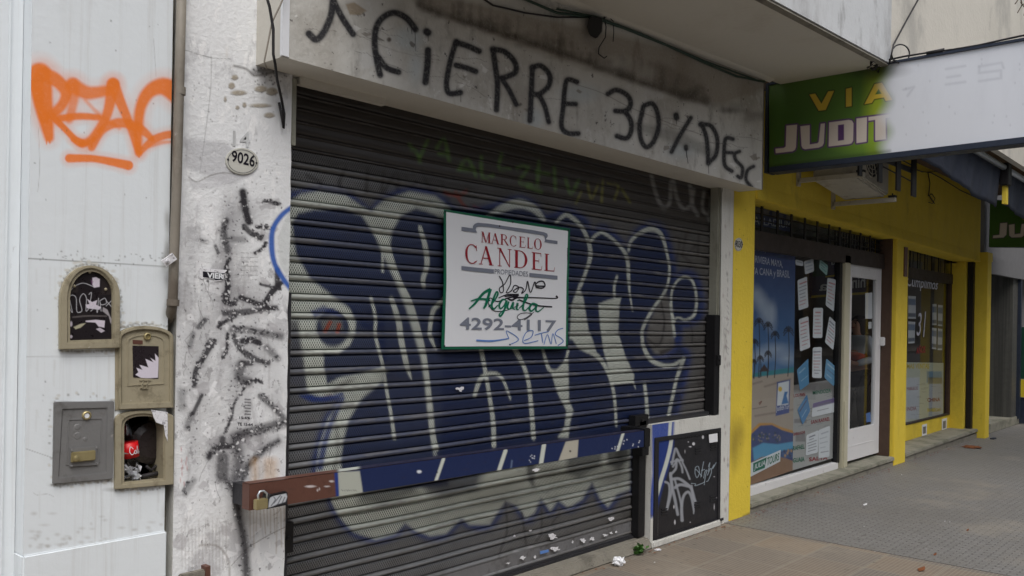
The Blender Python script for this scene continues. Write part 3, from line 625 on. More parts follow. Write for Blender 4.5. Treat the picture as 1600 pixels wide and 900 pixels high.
MB().box(xc0, xc1 - .004, .003, .5, 0, 3.5).build('column_core', W['jamb_white'], sb)
# raised number 14 left from an older plate
nm = MB(); text_on(nm, '14', [at(364, 204, -.003), at(391, 206, -.003), at(391, 230, -.003), at(364, 228, -.003)], bold=.01)
nm.build('raised_number', W['fascia'], sb)

# lintel beam with the big spray writing
LZ0, LZ1 = 2.676, 2.655
def lint(x, y): return at(x, y, -.2)
INK = S(32, 32, 38)
def paint_lintel(PX, PY):
    p = Paint(PX, PY)
    A = lambda L: [(400 + x / 3, y / 3) for x, y in L]; B = lambda L: [(820 + x / 3, y / 3) for x, y in L]
    # patches of other paint, stains, the dark upper zone
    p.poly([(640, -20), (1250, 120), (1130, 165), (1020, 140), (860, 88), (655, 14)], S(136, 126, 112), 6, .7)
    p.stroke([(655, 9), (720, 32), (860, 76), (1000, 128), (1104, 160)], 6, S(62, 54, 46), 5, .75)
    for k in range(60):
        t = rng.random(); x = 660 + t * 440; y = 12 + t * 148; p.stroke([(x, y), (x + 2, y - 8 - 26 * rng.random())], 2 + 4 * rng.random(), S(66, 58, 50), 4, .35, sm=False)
    p.poly([(1028, 95), (1103, 135), (1104, 165), (1078, 160), (1020, 135)], S(112, 104, 94), 4, .5)
    p.ell(965, 100, 22, 12, S(190, 188, 182), 7, .6); p.ell(1010, 115, 14, 9, S(186, 184, 178), 6, .5)
    for (a, b, c_, d_) in ((640, 60, 22, 18), (650, 105, 10, 22), (905, 145, 28, 14), (1065, 235, 22, 12), (835, 185, 14, 14)): p.ell(a, b, c_, d_, S(176, 186, 190), 7, .6)
    p.poly([(985, 188), (1060, 205), (1120, 235), (1118, 250), (1050, 222), (990, 203)], S(120, 120, 114), 4, .55)
    p.stroke([(900, 132), (940, 145), (985, 168), (1040, 190), (1100, 212)], .9, S(96, 90, 84), .6, .7); p.stroke([(560, 55), (620, 80), (690, 95)], .8, S(120, 114, 108), .6, .6)
    p.poly(A([(420, 20), (460, 10), (520, 50), (490, 70), (440, 70)]), S(150, 136, 116), 1.2, .9); p.ell(608, 62, 3.4, 3.4, S(60, 44, 38), 1.5, .9)
    for k in range(24):
        x = 470 + 700 * rng.random(); y = 96 + (x - 440) * .27 - 60 * rng.random(); p.stroke([(x, y), (x + 1, y + 14 + 22 * rng.random())], 1.4, S(128, 124, 118), 2, .4, sm=False)
    for k in range(40):
        x = 450 + 730 * rng.random(); y = (x - 440) * .27 + 88 * rng.random(); p.ell(x, y, .7, .7, S(50, 46, 44), .6, .7)
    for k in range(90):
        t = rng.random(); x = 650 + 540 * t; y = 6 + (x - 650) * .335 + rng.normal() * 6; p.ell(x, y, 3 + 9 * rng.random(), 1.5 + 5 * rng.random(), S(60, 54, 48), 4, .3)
    for k in range(70):
        x = 455 + 730 * rng.random(); y = (x - 440) * .27 + 84 * rng.random(); n_ = 7; an = np.sort(rng.random(n_)) * 6.283; r0 = 1 + 5 * rng.random() ** 3
        p.poly([(x + r0 * 1.4 * (.5 + rng.random()) * math.cos(a_), y + r0 * (.4 + rng.random()) * math.sin(a_)) for a_ in an], [S(120, 112, 102), S(220, 220, 218), S(72, 66, 60)][k % 3], .5, .7)
    for k in range(16):
        x = 470 + 700 * rng.random(); y = (x - 440) * .28 + 60 * rng.random(); Lc = [(x, y)]
        for q in range(7): x += 4 + 7 * rng.random(); y += 1.6 + rng.normal() * 2.2; Lc.append((x, y))
        p.stroke(Lc, .7, S(84, 80, 76), .4, .6, sm=False)
    def st(L, w, dr=0):
        p.stroke(L, w + 3.2, INK, 2.6, .42); p.stroke(L, w, INK, 1.1, .97)
        for i in range(dr):
            q = L[rng.integers(0, len(L))]; p.stroke([q, (q[0] + .8, q[1] + 8 + 8 * rng.random())], .9, INK, .5, .9, sm=False)
    st(A([(362, -10), (352, 70), (318, 150), (282, 185), (248, 158)]), 10.5); st(A([(365, 10), (408, 90), (455, 160)]), 9.5, 1)
    st(A([(748, 138), (705, 85), (650, 60), (600, 78), (565, 125), (556, 200), (566, 280), (582, 352)]), 9.5); st(A([(575, 270), (612, 318), (668, 338)]), 9)
    for x, l in ((710, 18), (728, 30), (745, 110)): p.stroke(A([(x, 130), (x + 3, 130 + l)]), .9, INK, .5)
    st(A([(800, 148), (806, 153)]), 11, 1); st(A([(806, 235), (804, 300), (794, 385)]), 10)
    st(A([(938, 195), (915, 270), (898, 350), (893, 405), (908, 438), (958, 434)]), 8.5, 1); st(A([(940, 200), (990, 215), (1045, 240)]), 9); st(A([(938, 306), (985, 318), (1030, 335)]), 8.5)
    st(A([(1110, 230), (1124, 330), (1132, 400), (1127, 515)]), 8.5); st(A([(1112, 232), (1165, 242), (1212, 290), (1214, 340), (1150, 368)]), 8.5, 2); st(A([(1152, 368), (1185, 420), (1220, 490)]), 7.5)
    st(B([(36, 315), (30, 440), (24, 565)]), 8.2); st(B([(34, 318), (75, 308), (115, 350), (112, 400), (70, 440), (34, 440)]), 8, 2); st(B([(68, 448), (94, 500), (112, 572)]), 7.5)
    st(B([(244, 384), (200, 374), (187, 420), (180, 500), (172, 590), (200, 624), (250, 626)]), 7.6); st(B([(186, 486), (238, 488)]), 7.2)
    st(B([(390, 440), (430, 422), (482, 448), (496, 490), (472, 520), (425, 520)]), 7.6, 1); st(B([(470, 522), (496, 565), (498, 615), (476, 648), (432, 638)]), 7.6)
    st(B([(560, 495), (598, 486), (622, 530), (626, 600), (602, 665), (570, 690), (545, 655), (538, 585), (556, 500)]), 7.2, 1)
    st(B([(709, 540), (711, 552)]), 8.5, 1); st(B([(778, 552), (725, 640), (688, 712)]), 6.4); st(B([(755, 688), (756, 698)]), 6.5, 1); p.stroke(B([(756, 700), (765, 765)]), 1, INK, .5)
    st(B([(828, 580), (852, 650), (860, 766)]), 6.6, 1); st(B([(822, 584), (872, 590), (902, 650), (896, 725), (862, 762)]), 6.4)
    st(B([(975, 652), (942, 650), (934, 710), (938, 775), (970, 802)]), 6.0); st(B([(940, 715), (972, 716)]), 5.2)
    st(B([(1006, 710), (984, 722), (990, 752), (1020, 786), (1014, 832), (998, 826)]), 5.4); st(B([(1072, 780), (1045, 798), (1037, 842), (1062, 876)]), 5.2)
    return p.rgba()
XL, XR = 2.078, 6.49
SZ0, SZ1 = 3.44, 3.555                      # the soffit rises a little to the right
def topz(x): return SZ0 + (SZ1 - SZ0) * (x - 4) / 2.8
grid_mesh('lintel_face', (XL, -.2, topz(XL)), (XR, -.2, topz(XR)), (XR, -.2, LZ1), (XL, -.2, LZ0), 900, 190, paint_lintel, W['lintel'], sb)
MB().slab([(XL, -.197, LZ0), (XR, -.197, LZ1), (XR, -.197, 3.5), (XL, -.197, topz(XL))], [(XL, .3, LZ0), (XR, .3, LZ1), (XR, .3, 3.5), (XL, .3, topz(XL))]).build('lintel_beam', W['soffit'], sb)
MB().box(XL - .006, XL + .028, -.206, -.19, LZ0 + .004, 4.2).build('lintel_edge_trim', W['sign_white'], sb)
MB().box(XR, XR + .012, -.204, .0, LZ1, 3.55).build('lintel_end_joint', W['concrete'], sb)
MB().box(2.30, 2.80, -.01, .03, LZ0 - .035, LZ0 - .002).build('lintel_patch', W['soffit'], sb)
# canopy slab over the pavement
def soff(x, y): return topz(x)
cy_ = -1.05
v0 = [(2.25, -.2, topz(2.25)), (6.83, -.2, topz(6.83)), (6.83, cy_, topz(6.83) + .0), (2.25, cy_, topz(2.25))]
MB().slab(v0, [(x, y, 4.9) for x, y, z in v0]).build('canopy', W['soffit'], sb)
MB().slab([(2.25, cy_ - .012, topz(2.25) + .02), (6.83, cy_ - .012, topz(6.83) + .02), (6.83, cy_ - .012, 5.6), (2.25, cy_ - .012, 5.6)], [(2.25, cy_, topz(2.25) + .02), (6.83, cy_, topz(6.83) + .02), (6.83, cy_, 5.6), (2.25, cy_, 5.6)]).build('canopy_fascia', W['fascia'], sb)
MB().slab([(2.25, cy_ - .008, topz(2.25)), (6.83, cy_ - .008, topz(6.83)), (6.83, cy_ - .0005, topz(6.83) + .02), (2.25, cy_ - .0005, topz(2.25) + .02)],
          [(2.25, cy_ + .035, topz(2.25) - .006), (6.83, cy_ + .035, topz(6.83) - .006), (6.83, cy_ + .035, topz(6.83) + .01), (2.25, cy_ + .035, topz(2.25) + .01)]).build('drip_edge', W['concrete'], sb)
# cove between wall and canopy
MB().slab([(XL, -.2, topz(XL) - .03), (XL, -.2, topz(XL)), (XL, -.25, topz(XL))], [(6.6, -.2, topz(6.6) - .02), (6.6, -.2, topz(6.6)), (6.6, -.25, topz(6.6))]).build('cove', W['soffit'], sb)
MB().box(-60, XL, .1, .9, 3.5, 7).box(XL, 6.83, .31, .9, 2.65, 7).build('upper_wall', W['lintel'], sb)
# right jamb and the low wall that carries the black cabinet
def paint_jamb(PX, PY):
    p = Paint(PX, PY)
    for k in range(40): p.ell(1130 + 12 * rng.random(), 320 + 480 * rng.random(), .8, 2.5, S(110, 60, 70) if k % 3 else S(60, 60, 60), .9, .5)
    for k in range(12): p.stroke([(1131 + 8 * rng.random(), 450 + 9 * k), (1134 + 6 * rng.random(), 455 + 9 * k)], .9, S(90, 84, 96), .5, .6)
    return p.rgba()
grid_mesh('jamb', at(1128, 300, 0), (6.415, 0, 2.655), (6.415, 0, 0), (6.238, 0, 0), 30, 240, paint_jamb, W['jamb_white'], sb)
MB().box(6.238, 6.415, .002, .5, 0, 2.655).build('jamb_core', W['jamb_white'], sb)
def paint_low(PX, PY):
    p = Paint(PX, PY)
    p.poly([(1018, 655), (1054, 655), (1052, 690), (1046, 720), (1038, 760), (1026, 805), (1016, 810), (1014, 790), (1019, 740)], S(36, 66, 150), 2, .95)
    p.stroke([(1048, 655), (1046, 682)], 5, PALE, .8, .95)
    for k in range(30): p.ell(1005 + 125 * rng.random(), 822 + rng.normal() * 14, 1.5, 1.2, S(90, 80, 72), .8, .7)
    return p.rgba()
LWX0, LWX1, LWZ = 5.262, 6.237, .868
grid_mesh('low_wall_face', (LWX0, -.003, LWZ), (LWX1, -.003, LWZ), (LWX1, -.003, 0), (LWX0, -.003, 0), 160, 150, paint_low, W['jamb_white'], sb)
MB().box(LWX0, LWX1, 0, .085, 0, LWZ).build('low_wall', W['jamb_white'], sb)
MB().box(5.26, 6.238, -.03, -.0035, 0, .05).build('low_wall_footing', W['jamb_white'], sb, bevel=.008)
th = MB().slab([(2.0, -.03, 0), (5.26, -.03, 0), (5.26, .0, .075), (2.0, .0, .075)], [(2.0, .4, 0), (5.26, .4, 0), (5.26, .4, .085), (2.0, .4, .085)])
th.build('threshold', W['concrete'], sb, bevel=.01)

# ------------------------------------------------------------------ the roller shutter
rs = thing('roller_shutter', 'closed perforated roller shutter covered in blue and white bubble graffiti', 'shutter', (4.2, .1, .08))
def paint_shutter(PX, PY):
    p = Paint(PX, PY)
    Z1 = lambda L: [(420 + x / 3.6, 280 + y / 3.6) for x, y in L]; Z2 = lambda L: [(760 + x / 3.6, 280 + y / 3.6) for x, y in L]
    Z3 = lambda L: [(420 + x / 3.6, 520 + y / 3.6) for x, y in L]; Z4 = lambda L: [(760 + x / 3.6, 520 + y / 3.6) for x, y in L]
    # older dark and coloured tags near the top
    for L in ([(615, 285), (632, 300), (650, 285)], [(540, 262), (530, 290), (552, 300)], [(575, 262), (572, 300)], [(600, 270), (598, 300), (620, 268), (622, 300)], [(480, 275), (500, 285), (498, 300)], [(660, 268), (672, 300)], [(690, 285), (700, 312)]):
        p.stroke(L, 6, S(58, 56, 56), 2, .7)
    for L in ([(640, 226), (652, 240), (656, 252)], [(668, 220), (656, 246)], [(682, 232), (694, 218), (702, 250)], [(686, 240), (700, 240)], [(716, 266), (730, 248), (744, 274)], [(720, 264), (740, 266)], [(752, 246), (754, 276), (770, 274)], [(784, 240), (780, 262), (796, 264)], [(808, 262), (826, 260), (812, 284), (830, 288)], [(842, 252), (840, 286)], [(838, 268), (858, 272)], [(866, 262), (868, 296)], [(824, 292), (846, 300)], [(884, 280), (892, 302), (904, 282)]): p.stroke(L, 5.5, GRN, 2.2, .5)
    for L in ([(918, 286), (924, 310), (934, 290)], [(942, 282), (940, 316)], [(950, 286), (966, 290), (960, 312)], [(972, 296), (984, 316)], [(908, 300), (900, 318)]): p.stroke(L, 4, S(140, 140, 52), 1.8, .5)
    for k in range(26):
        x = 630 + 330 * rng.random(); y = 214 + (x - 630) * .28 + rng.random() * 60; p.ell(x, y, 2 + 5 * rng.random(), 1.5 + 2 * rng.random(), S(60, 54, 48), 2, .5)
    wj = S(150, 150, 148)
    for L, w in (([(1018, 275), (1024, 300), (1034, 322), (1046, 318), (1048, 285)], 6), ([(1052, 282), (1058, 310), (1068, 326), (1080, 318), (1078, 290)], 6), ([(1084, 296), (1082, 320), (1090, 336)], 6), ([(1100, 300), (1098, 328), (1112, 342)], 5), ([(1110, 308), (1108, 346)], 4)): p.stroke(L, w, wj, 1.8, .6)
    for L in ([(1040, 375), (1060, 372), (1058, 400), (1044, 430)], [(1072, 366), (1068, 400), (1088, 382)], [(1092, 366), (1090, 400)], [(1064, 398), (1080, 412), (1072, 424)], [(1098, 398), (1110, 412)], [(1100, 430), (1112, 440), (1104, 460)]): p.stroke(L, 4, S(58, 52, 50), 1.6, .6)
    p.stroke([(695, 300), (712, 306), (728, 300)], 6, S(150, 62, 44), 2, .8); p.stroke([(712, 300), (722, 318), (736, 330)], 5, S(150, 62, 44), 2, .75); p.stroke([(740, 322), (760, 330)], 4, S(150, 62, 44), 2, .7)
    B = BLUE2
    top = [(446, 318), (470, 303), (500, 298), (540, 305), (565, 322), (580, 330), (600, 312), (640, 299), (680, 306), (712, 330), (745, 330), (775, 322), (810, 312), (834, 322), (850, 340), (868, 337), (888, 330), (912, 345), (924, 366), (943, 357), (970, 380), (982, 386), (996, 364), (1018, 352), (1036, 362), (1046, 392), (1052, 424), (1052, 440), (1068, 428), (1086, 434), (1095, 468), (1092, 494), (1074, 506), (1064, 505), (1060, 540)]
    rgt = [(1074, 556), (1066, 600), (1054, 650), (1046, 700), (1034, 760), (1024, 800)]
    bot = [(985, 762), (965, 772), (950, 792), (938, 780), (925, 754), (910, 780), (888, 794), (872, 782), (860, 799), (845, 779), (835, 802), (822, 811), (807, 790), (790, 783), (765, 820), (733, 820), (721, 810), (697, 834), (672, 838), (650, 830), (633, 818), (618, 834), (587, 843), (552, 832), (530, 808), (518, 785), (512, 745), (494, 738), (498, 700), (512, 655), (536, 620), (505, 622), (478, 612), (470, 560), (446, 548), (430, 400)]
    sil = top + rgt + bot
    p.stroke(sil, 9, OUT, 3.5, .85, closed=True); p.stroke(sil, 15, S(34, 54, 112), 6, .55, closed=True)
    inner = lambda L, cx, cy, k: [(cx + (x - cx) * k, cy + (y - cy) * k) for x, y in L]
    p.poly([(x, y) for x, y in sil], BLUE2, 3, .95)
    p.poly([(446, 318), (470, 303), (500, 298), (540, 305), (565, 322), (580, 330), (600, 312), (640, 299), (680, 306), (704, 325), (704, 420), (690, 600), (690, 740), (984, 690), (984, 765), (965, 772), (950, 792), (938, 780), (925, 754), (910, 780), (888, 794), (872, 782), (860, 799), (845, 779), (835, 802), (822, 811), (807, 790), (790, 783), (765, 820), (733, 820), (721, 810), (697, 834), (672, 838), (650, 830), (633, 818), (618, 834), (587, 843), (552, 832), (530, 808), (518, 785), (512, 745), (494, 738), (498, 700), (512, 655), (536, 620), (505, 622), (478, 612), (470, 560), (446, 548), (430, 400)], PALE, 3, .93)
    p.stroke([(762, 340), (785, 326), (810, 318), (834, 326), (850, 344)], [8, 13, 15, 12, 6], PALE, 2, .9)
    B = BLUE2
    # heart-shaped left lobe
    p.poly([(456, 348), (466, 333), (490, 327), (537, 326), (566, 337), (588, 372), (600, 402), (618, 440), (634, 480), (646, 520), (658, 560), (664, 600), (668, 640), (676, 700), (690, 760), (540, 770), (535, 745), (532, 720), (536, 690), (545, 655), (566, 622), (600, 594), (592, 560), (588, 525), (566, 512), (560, 500), (548, 483), (520, 463), (484, 435), (462, 396)], B, 3, .97)
    p.poly([(612, 363), (626, 337), (650, 325), (678, 334), (696, 346), (704, 400), (704, 560), (704, 700), (700, 760), (684, 760), (680, 690), (676, 640), (670, 595), (662, 550), (650, 505), (638, 465), (620, 425), (608, 392)], B, 3, .97)
    p.poly([(690, 345), (760, 338), (800, 330), (838, 350), (860, 356), (888, 344), (908, 360), (916, 395), (912, 420), (903, 442), (893, 474), (889, 500), (886, 560), (880, 570), (866, 566), (856, 548), (846, 560), (857, 590), (872, 620), (882, 650), (880, 672), (868, 684), (840, 700), (700, 745)], B, 3, .97)
    # right letters
    p.poly([(925, 380), (943, 369), (962, 382), (976, 404), (980, 450), (986, 488), (992, 560), (998, 590), (1000, 680), (960, 700), (905, 705), (902, 660), (893, 610), (892, 560), (905, 552), (922, 570), (940, 600), (956, 612), (992, 603), (992, 590), (978, 556), (967, 520), (967, 470), (936, 474), (938, 520), (942, 545), (936, 560), (925, 540), (920, 520), (912, 462), (908, 448), (918, 426), (922, 400)], B, 2.5, .97)
    p.poly([(986, 395), (1001, 371), (1018, 362), (1031, 369), (1038, 400), (1042, 424), (1035, 452), (1018, 480), (1004, 508), (1000, 532), (1012, 562), (1030, 575), (1050, 574), (1064, 568), (1054, 592), (1044, 642), (1036, 690), (1000, 690), (996, 600), (990, 540), (986, 470)], B, 2.5, .97)
    p.poly([(1050, 455), (1056, 444), (1067, 437), (1080, 442), (1086, 469), (1084, 487), (1072, 497), (1058, 494), (1052, 480)], S(32, 44, 82), 2, .97)
    p.poly([(1026, 480), (1040, 458), (1046, 470), (1052, 520), (1056, 545), (1040, 558), (1022, 552), (1010, 530), (1014, 505)], S(122, 120, 116), 2.5, .9)
    p.stroke([(1055, 520), (1058, 540), (1040, 556), (1020, 560)], 6, OUT, 2.5, .8)
    p.stroke([(1032, 468), (1038, 500), (1034, 530), (1026, 540), (1012, 530)], 3, S(40, 38, 40), 1, .8); p.stroke([(1078, 502), (1082, 520), (1081, 536)], 2.6, S(44, 42, 44), 1, .7)
    p.poly([(1030, 548), (1060, 540), (1040, 552), (1032, 556)], S(46, 40, 40), 2, .8)
    # pale wide panels
    p.poly([(904, 446), (911, 463), (917, 500), (922, 530), (890, 530), (893, 476)], PALE, 1.5, .95); p.poly([(890, 524), (922, 520), (929, 540), (934, 558), (918, 552), (904, 545)], PALE, 1.5, .95)
    p.poly([(935, 475), (952, 468), (971, 464), (968, 476), (966, 520), (977, 556), (991, 586), (990, 598), (954, 602), (952, 581), (943, 548), (938, 512)], PALE, 1.3, .96)
    p.poly([(859, 576), (872, 580), (888, 560), (889, 625), (896, 642), (891, 659), (888, 684), (871, 684), (882, 667), (885, 642), (871, 614)], PALE, 1.5, .95)
    # left block and ring
    p.poly([(463, 506), (474, 500), (486, 500), (492, 512), (502, 530), (503, 560), (508, 590), (512, 606), (482, 610), (474, 560), (470, 530)], PALE, 2, .95)
    p.poly([(455, 516), (464, 514), (472, 560), (478, 606), (452, 600)], S(34, 46, 92), 3, .85)
    p.poly([(540, 470), (560, 490), (600, 480), (604, 570), (578, 584), (545, 600), (522, 614), (511, 600), (506, 572), (506, 552), (528, 554), (546, 540), (555, 522), (556, 502), (548, 484)], B, 2, .95)
    p.poly([(512, 600), (530, 590), (560, 584), (598, 574), (606, 580), (590, 588), (565, 604), (545, 622), (520, 618)], PALE, 2, .9)
    p.poly([(516, 608), (540, 594), (556, 590), (540, 604), (524, 616)], S(104, 100, 96), 3, .6)
    p.poly([(448, 500), (466, 500), (474, 560), (480, 612), (470, 640), (448, 640)], S(96, 98, 104), 4, .8)
    p.ell(520, 512, 26, 30, B, 3, .95); p.poly([(486, 486), (505, 478), (525, 484), (536, 500), (530, 494), (505, 488), (492, 498)], OUT, 2, .8)
    p.poly([(500, 500), (520, 494), (534, 500), (536, 516), (505, 518)], S(128, 130, 126), 3, .8)
    p.stroke([(516, 503), (508, 518)], 6, S(160, 70, 46), 1.2, .9); p.stroke([(530, 507), (527, 520)], 6, S(160, 70, 46), 1.2, .9); p.stroke([(505, 622), (516, 616)], 6, S(110, 60, 50), 2, .5)
    p.stroke([(513, 474), (534, 484), (547, 502), (549, 520), (542, 536), (530, 546), (515, 548), (500, 535), (496, 524)], [9, 9, 6, 5, 5, 4, 4, 4, 3], PALE, 1.2, .95)
    p.stroke([(470, 618), (490, 624), (515, 622), (534, 616)], [4, 9, 8, 6], OUT, 2, .9)
    p.stroke([(536, 622), (520, 655), (508, 690), (500, 730)], [6, 8, 9, 10], OUT, 2.5, .85)
    # thin pale strokes
    T = [(Z1([(600, 295), (668, 375), (692, 450), (740, 580), (792, 680), (830, 800), (850, 880)]) + Z3([(870, 110), (890, 250), (905, 400), (920, 560), (940, 650)]), [9, 8, 6.5, 6, 6, 6.5, 7, 8, 7, 7, 8, 9]),
         (Z1([(850, 270), (880, 380), (890, 480), (868, 560), (872, 605)]), [6, 8, 8, 7, 6]), (Z1([(640, 400), (640, 460), (640, 520)]), 4),
         (Z1([(575, 668), (600, 780), (600, 880)]) + Z3([(640, 180), (662, 320), (686, 450), (706, 592)]), [5, 5, 5, 5, 5, 5, 6]), (Z1([(690, 672), (730, 800), (742, 890)]) + Z3([(775, 180), (802, 262)]), [7, 9, 9, 8, 2]),
         (Z1([(985, 680), (925, 740), (905, 860)]) + Z3([(912, 30), (940, 95)]), [8, 7, 6, 7, 2]), (Z3([(1195, 100), (1215, 200), (1240, 350), (1262, 500), (1266, 635)]), [7, 6, 6, 7, 7]),
         (Z3([(1158, 355), (1190, 262), (1250, 228), (1312, 256), (1358, 370)]), [6, 7, 7, 5, 3]), (Z4([(160, 90), (215, 200), (240, 300), (255, 450), (265, 590)]), [8, 6, 6, 7, 7]),
         (Z4([(316, 90), (350, 200), (390, 216), (440, 165), (460, 100)]), [4, 6, 4, 4, 4]), (Z4([(585, 100), (650, 160), (690, 240), (715, 330), (725, 420), (730, 520)]), [8, 7, 5, 5, 4.5, 4]),
         (Z2([(392, 245), (430, 210), (460, 202), (530, 262), (572, 345), (585, 430), (560, 520), (528, 600)]), [5, 6, 7, 6, 6, 7, 5, 6]), (Z2([(590, 345), (620, 312), (660, 303), (740, 365), (790, 440), (800, 560), (806, 640), (822, 742)]), [5, 5, 5, 5, 6, 5, 3, 2]),
         (Z2([(800, 400), (812, 350), (860, 305), (930, 280), (985, 315), (1016, 420), (1030, 510), (1010, 620), (930, 740), (880, 840), (877, 900)]) + Z4([(885, 80), (920, 145), (985, 182), (1050, 182), (1110, 145)]), [4, 5, 6, 8, 6, 4, 4, 4, 5, 5, 5, 6, 7, 7, 6, 4]),
         (Z2([(735, 548), (720, 600), (720, 660)]), 4), (Z2([(1058, 800), (1042, 740), (1042, 640), (1068, 580), (1112, 550), (1160, 575), (1182, 670), (1170, 760), (1120, 792), (1080, 778), (1060, 790)]), [4, 3.5, 3.5, 3.5, 4, 4, 4, 5, 4, 3, 3]), (Z2([(1035, 700), (1048, 800), (1058, 880)]), [3, 4, 5]),
         (Z4([(1110, 145), (1070, 260), (1050, 350), (1030, 440), (1018, 520)]), [6, 5, 5, 5, 6]), (Z4([(890, 290), (902, 400), (905, 520)]), [5, 5, 7]), (Z4([(815, 250), (838, 310)]), [4, 1.5])]
    for L, w in T: p.stroke(L, w, PALE, 1.1, .95)
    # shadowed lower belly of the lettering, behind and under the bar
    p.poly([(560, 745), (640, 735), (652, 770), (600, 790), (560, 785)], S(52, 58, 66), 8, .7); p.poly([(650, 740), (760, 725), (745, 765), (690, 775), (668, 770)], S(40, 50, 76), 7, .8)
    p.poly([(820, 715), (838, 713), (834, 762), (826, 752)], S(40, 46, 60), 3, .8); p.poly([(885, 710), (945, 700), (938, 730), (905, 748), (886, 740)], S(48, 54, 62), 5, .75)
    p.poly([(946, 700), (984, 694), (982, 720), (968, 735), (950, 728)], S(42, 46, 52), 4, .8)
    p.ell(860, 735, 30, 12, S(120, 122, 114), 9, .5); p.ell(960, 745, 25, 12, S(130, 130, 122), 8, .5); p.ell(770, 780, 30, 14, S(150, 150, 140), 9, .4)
    for L in ([(790, 785), (792, 830), (782, 860), (776, 895)], [(815, 800), (822, 850)], [(846, 795), (846, 830), (838, 845)], [(862, 820), (868, 810), (874, 805)]): p.stroke(L, 3.4, S(52, 50, 52), 1.2, .65)
    for L in ([(1062, 610), (1076, 602), (1100, 598)], [(1062, 616), (1070, 630), (1104, 614)], [(1090, 596), (1096, 612)]): p.stroke(L, 2.5, S(60, 56, 56), 1, .65)
    for (x, y, w) in ((830, 855, 5), (806, 862, 4), (912, 848, 4), (952, 828, 5), (956, 810, 3), (838, 836, 4)): p.ell(x, y, w, w * .5, S(170, 170, 172), 1.5, .6)
    for k in range(160):                       # wear, splashes and scratches
        x = 458 + 650 * rng.random(); y = 300 + 520 * rng.random(); p.ell(x, y, 1 + 3 * rng.random(), .8 + rng.random(), S(70, 72, 78), 1.5, .35)
    for L in ([(507, 640), (520, 642), (528, 700), (522, 735)],): p.stroke(L, 4, S(96, 96, 94), 4, .6)
    return p.rgba()

rows = []                                   # (z, y offset, perforated) down the curtain
z = 2.735
prof_top = [(0, 0), (.10, -.003), (.5, -.004), (.80, -.002), (.84, .006), (.88, .006), (.9, -.009), (.96, -.011), (1, -.004)]
prof = [(0, .004), (.03, -.001), (.15, -.003), (.28, -.0035), (.42, -.003), (.55, -.0015), (.605, -.0005), (.615, .022), (.665, .022), (.68, -.006), (.72, -.0125), (.80, -.0165), (.88, -.0135), (.935, -.006), (.945, .016), (.985, .016)]
while z > 2.37:
    for t, y in prof_top: rows.append((z - t * .0615, y, 0, 0))
    z -= .0615
while z > .17:
    for t, y in prof: rows.append((z - t * .0873, y, 1 if .02 < t < .61 else 0, 1))
    z -= .0873
rows.append((z, 0, 0, 1))
NX = 900; xs = np.linspace(2.2, 6.236, NX + 1)
R_ = np.array(rows); P = np.zeros((len(R_), NX + 1, 3)); P[:, :, 0] = xs[None]; P[:, :, 1] = .1 + R_[:, 1][:, None]; P[:, :, 2] = R_[:, 0][:, None]
wob = .0018 * np.sin(xs * 1.7) + .0012 * np.sin(xs * 5.1 + 1)
for (dx_, dz_, dr, dd_) in ((2.6, .62, .16, .012), (3.5, .42, .22, .014), (4.4, .50, .14, .010), (4.9, 1.5, .2, .006), (3.0, 2.0, .25, .006), (2.9, 1.22, .12, .007), (5.5, 1.1, .15, .006), (4.0, .25, .12, .012)):
    P[:, :, 1] += dd_ * np.exp(-(((xs[None] - dx_) / dr) ** 2 + ((P[:, :, 2] - dz_) / (dr * .7)) ** 2))
sl_ = np.floor((2.735 - R_[:, 0]) / .0873).astype(int); P[:, :, 1] += (rng.normal(size=60) * .0012)[sl_][:, None]; ph_ = rng.random(60) * 6; P[:, :, 2] += .0012 * np.sin(xs[None] * 2.3 + ph_[sl_][:, None])
P[:, :, 2] += wob[None] * np.clip((2.7 - P[:, :, 2]), 0, 1)
n = NX + 1; i = np.arange((len(R_) - 1) * NX); r, c = i // NX, i % NX; a = r * n + c
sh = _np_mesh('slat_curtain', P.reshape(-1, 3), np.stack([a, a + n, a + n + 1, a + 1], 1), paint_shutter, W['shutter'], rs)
tf = sh.data.attributes.new('tube', 'FLOAT', 'POINT'); tf.data.foreach_set('value', np.repeat((R_[:, 1] < -.0045).astype(np.float32), n))
pf = sh.data.attributes.new('perf', 'FLOAT', 'POINT'); pf.data.foreach_set('value', np.repeat(R_[:, 2], n).astype(np.float32))
bz = z
MB().box(2.2, 5.22, .078, .1, .078, bz + .004).box(2.2, 5.22, .066, .09, .072, .092).build('bottom_rail', W['steel_dark'], rs, bevel=.003)
MB().box(2.2, 5.25, .0905, .11, .09, .2).build('kick_plate', W['kick'], rs)
MB().box(2.262, 2.30, .03, .085, .1, 1.70).build('guide_rail', W['steel_dark'], rs, bevel=.003)
MB().box(5.158, 5.245, .03, .0895, .085, .90).build('guide_rail', W['black_lock'], rs, bevel=.003)
gr = MB().box(6.195, 6.237, .02, .088, 1.65, 2.655).box(6.21, 6.222, .01, .02, 1.65, 2.655).build('guide_rail', W['galv'], rs, bevel=.002)
MB().box(2.262, 2.285, -.004, .06, 2.36, 2.66).build('guide_rail', W['galv'], rs, bevel=.002)
MB().box(6.15, 6.235, .005, .086, .875, 1.655).build('guide_rail', W['black_lock'], rs, bevel=.004)
MB().box(5.23, 6.15, .04, .086, .868, .90).build('lower_edge_rail', W['steel_dark'], rs, bevel=.003)
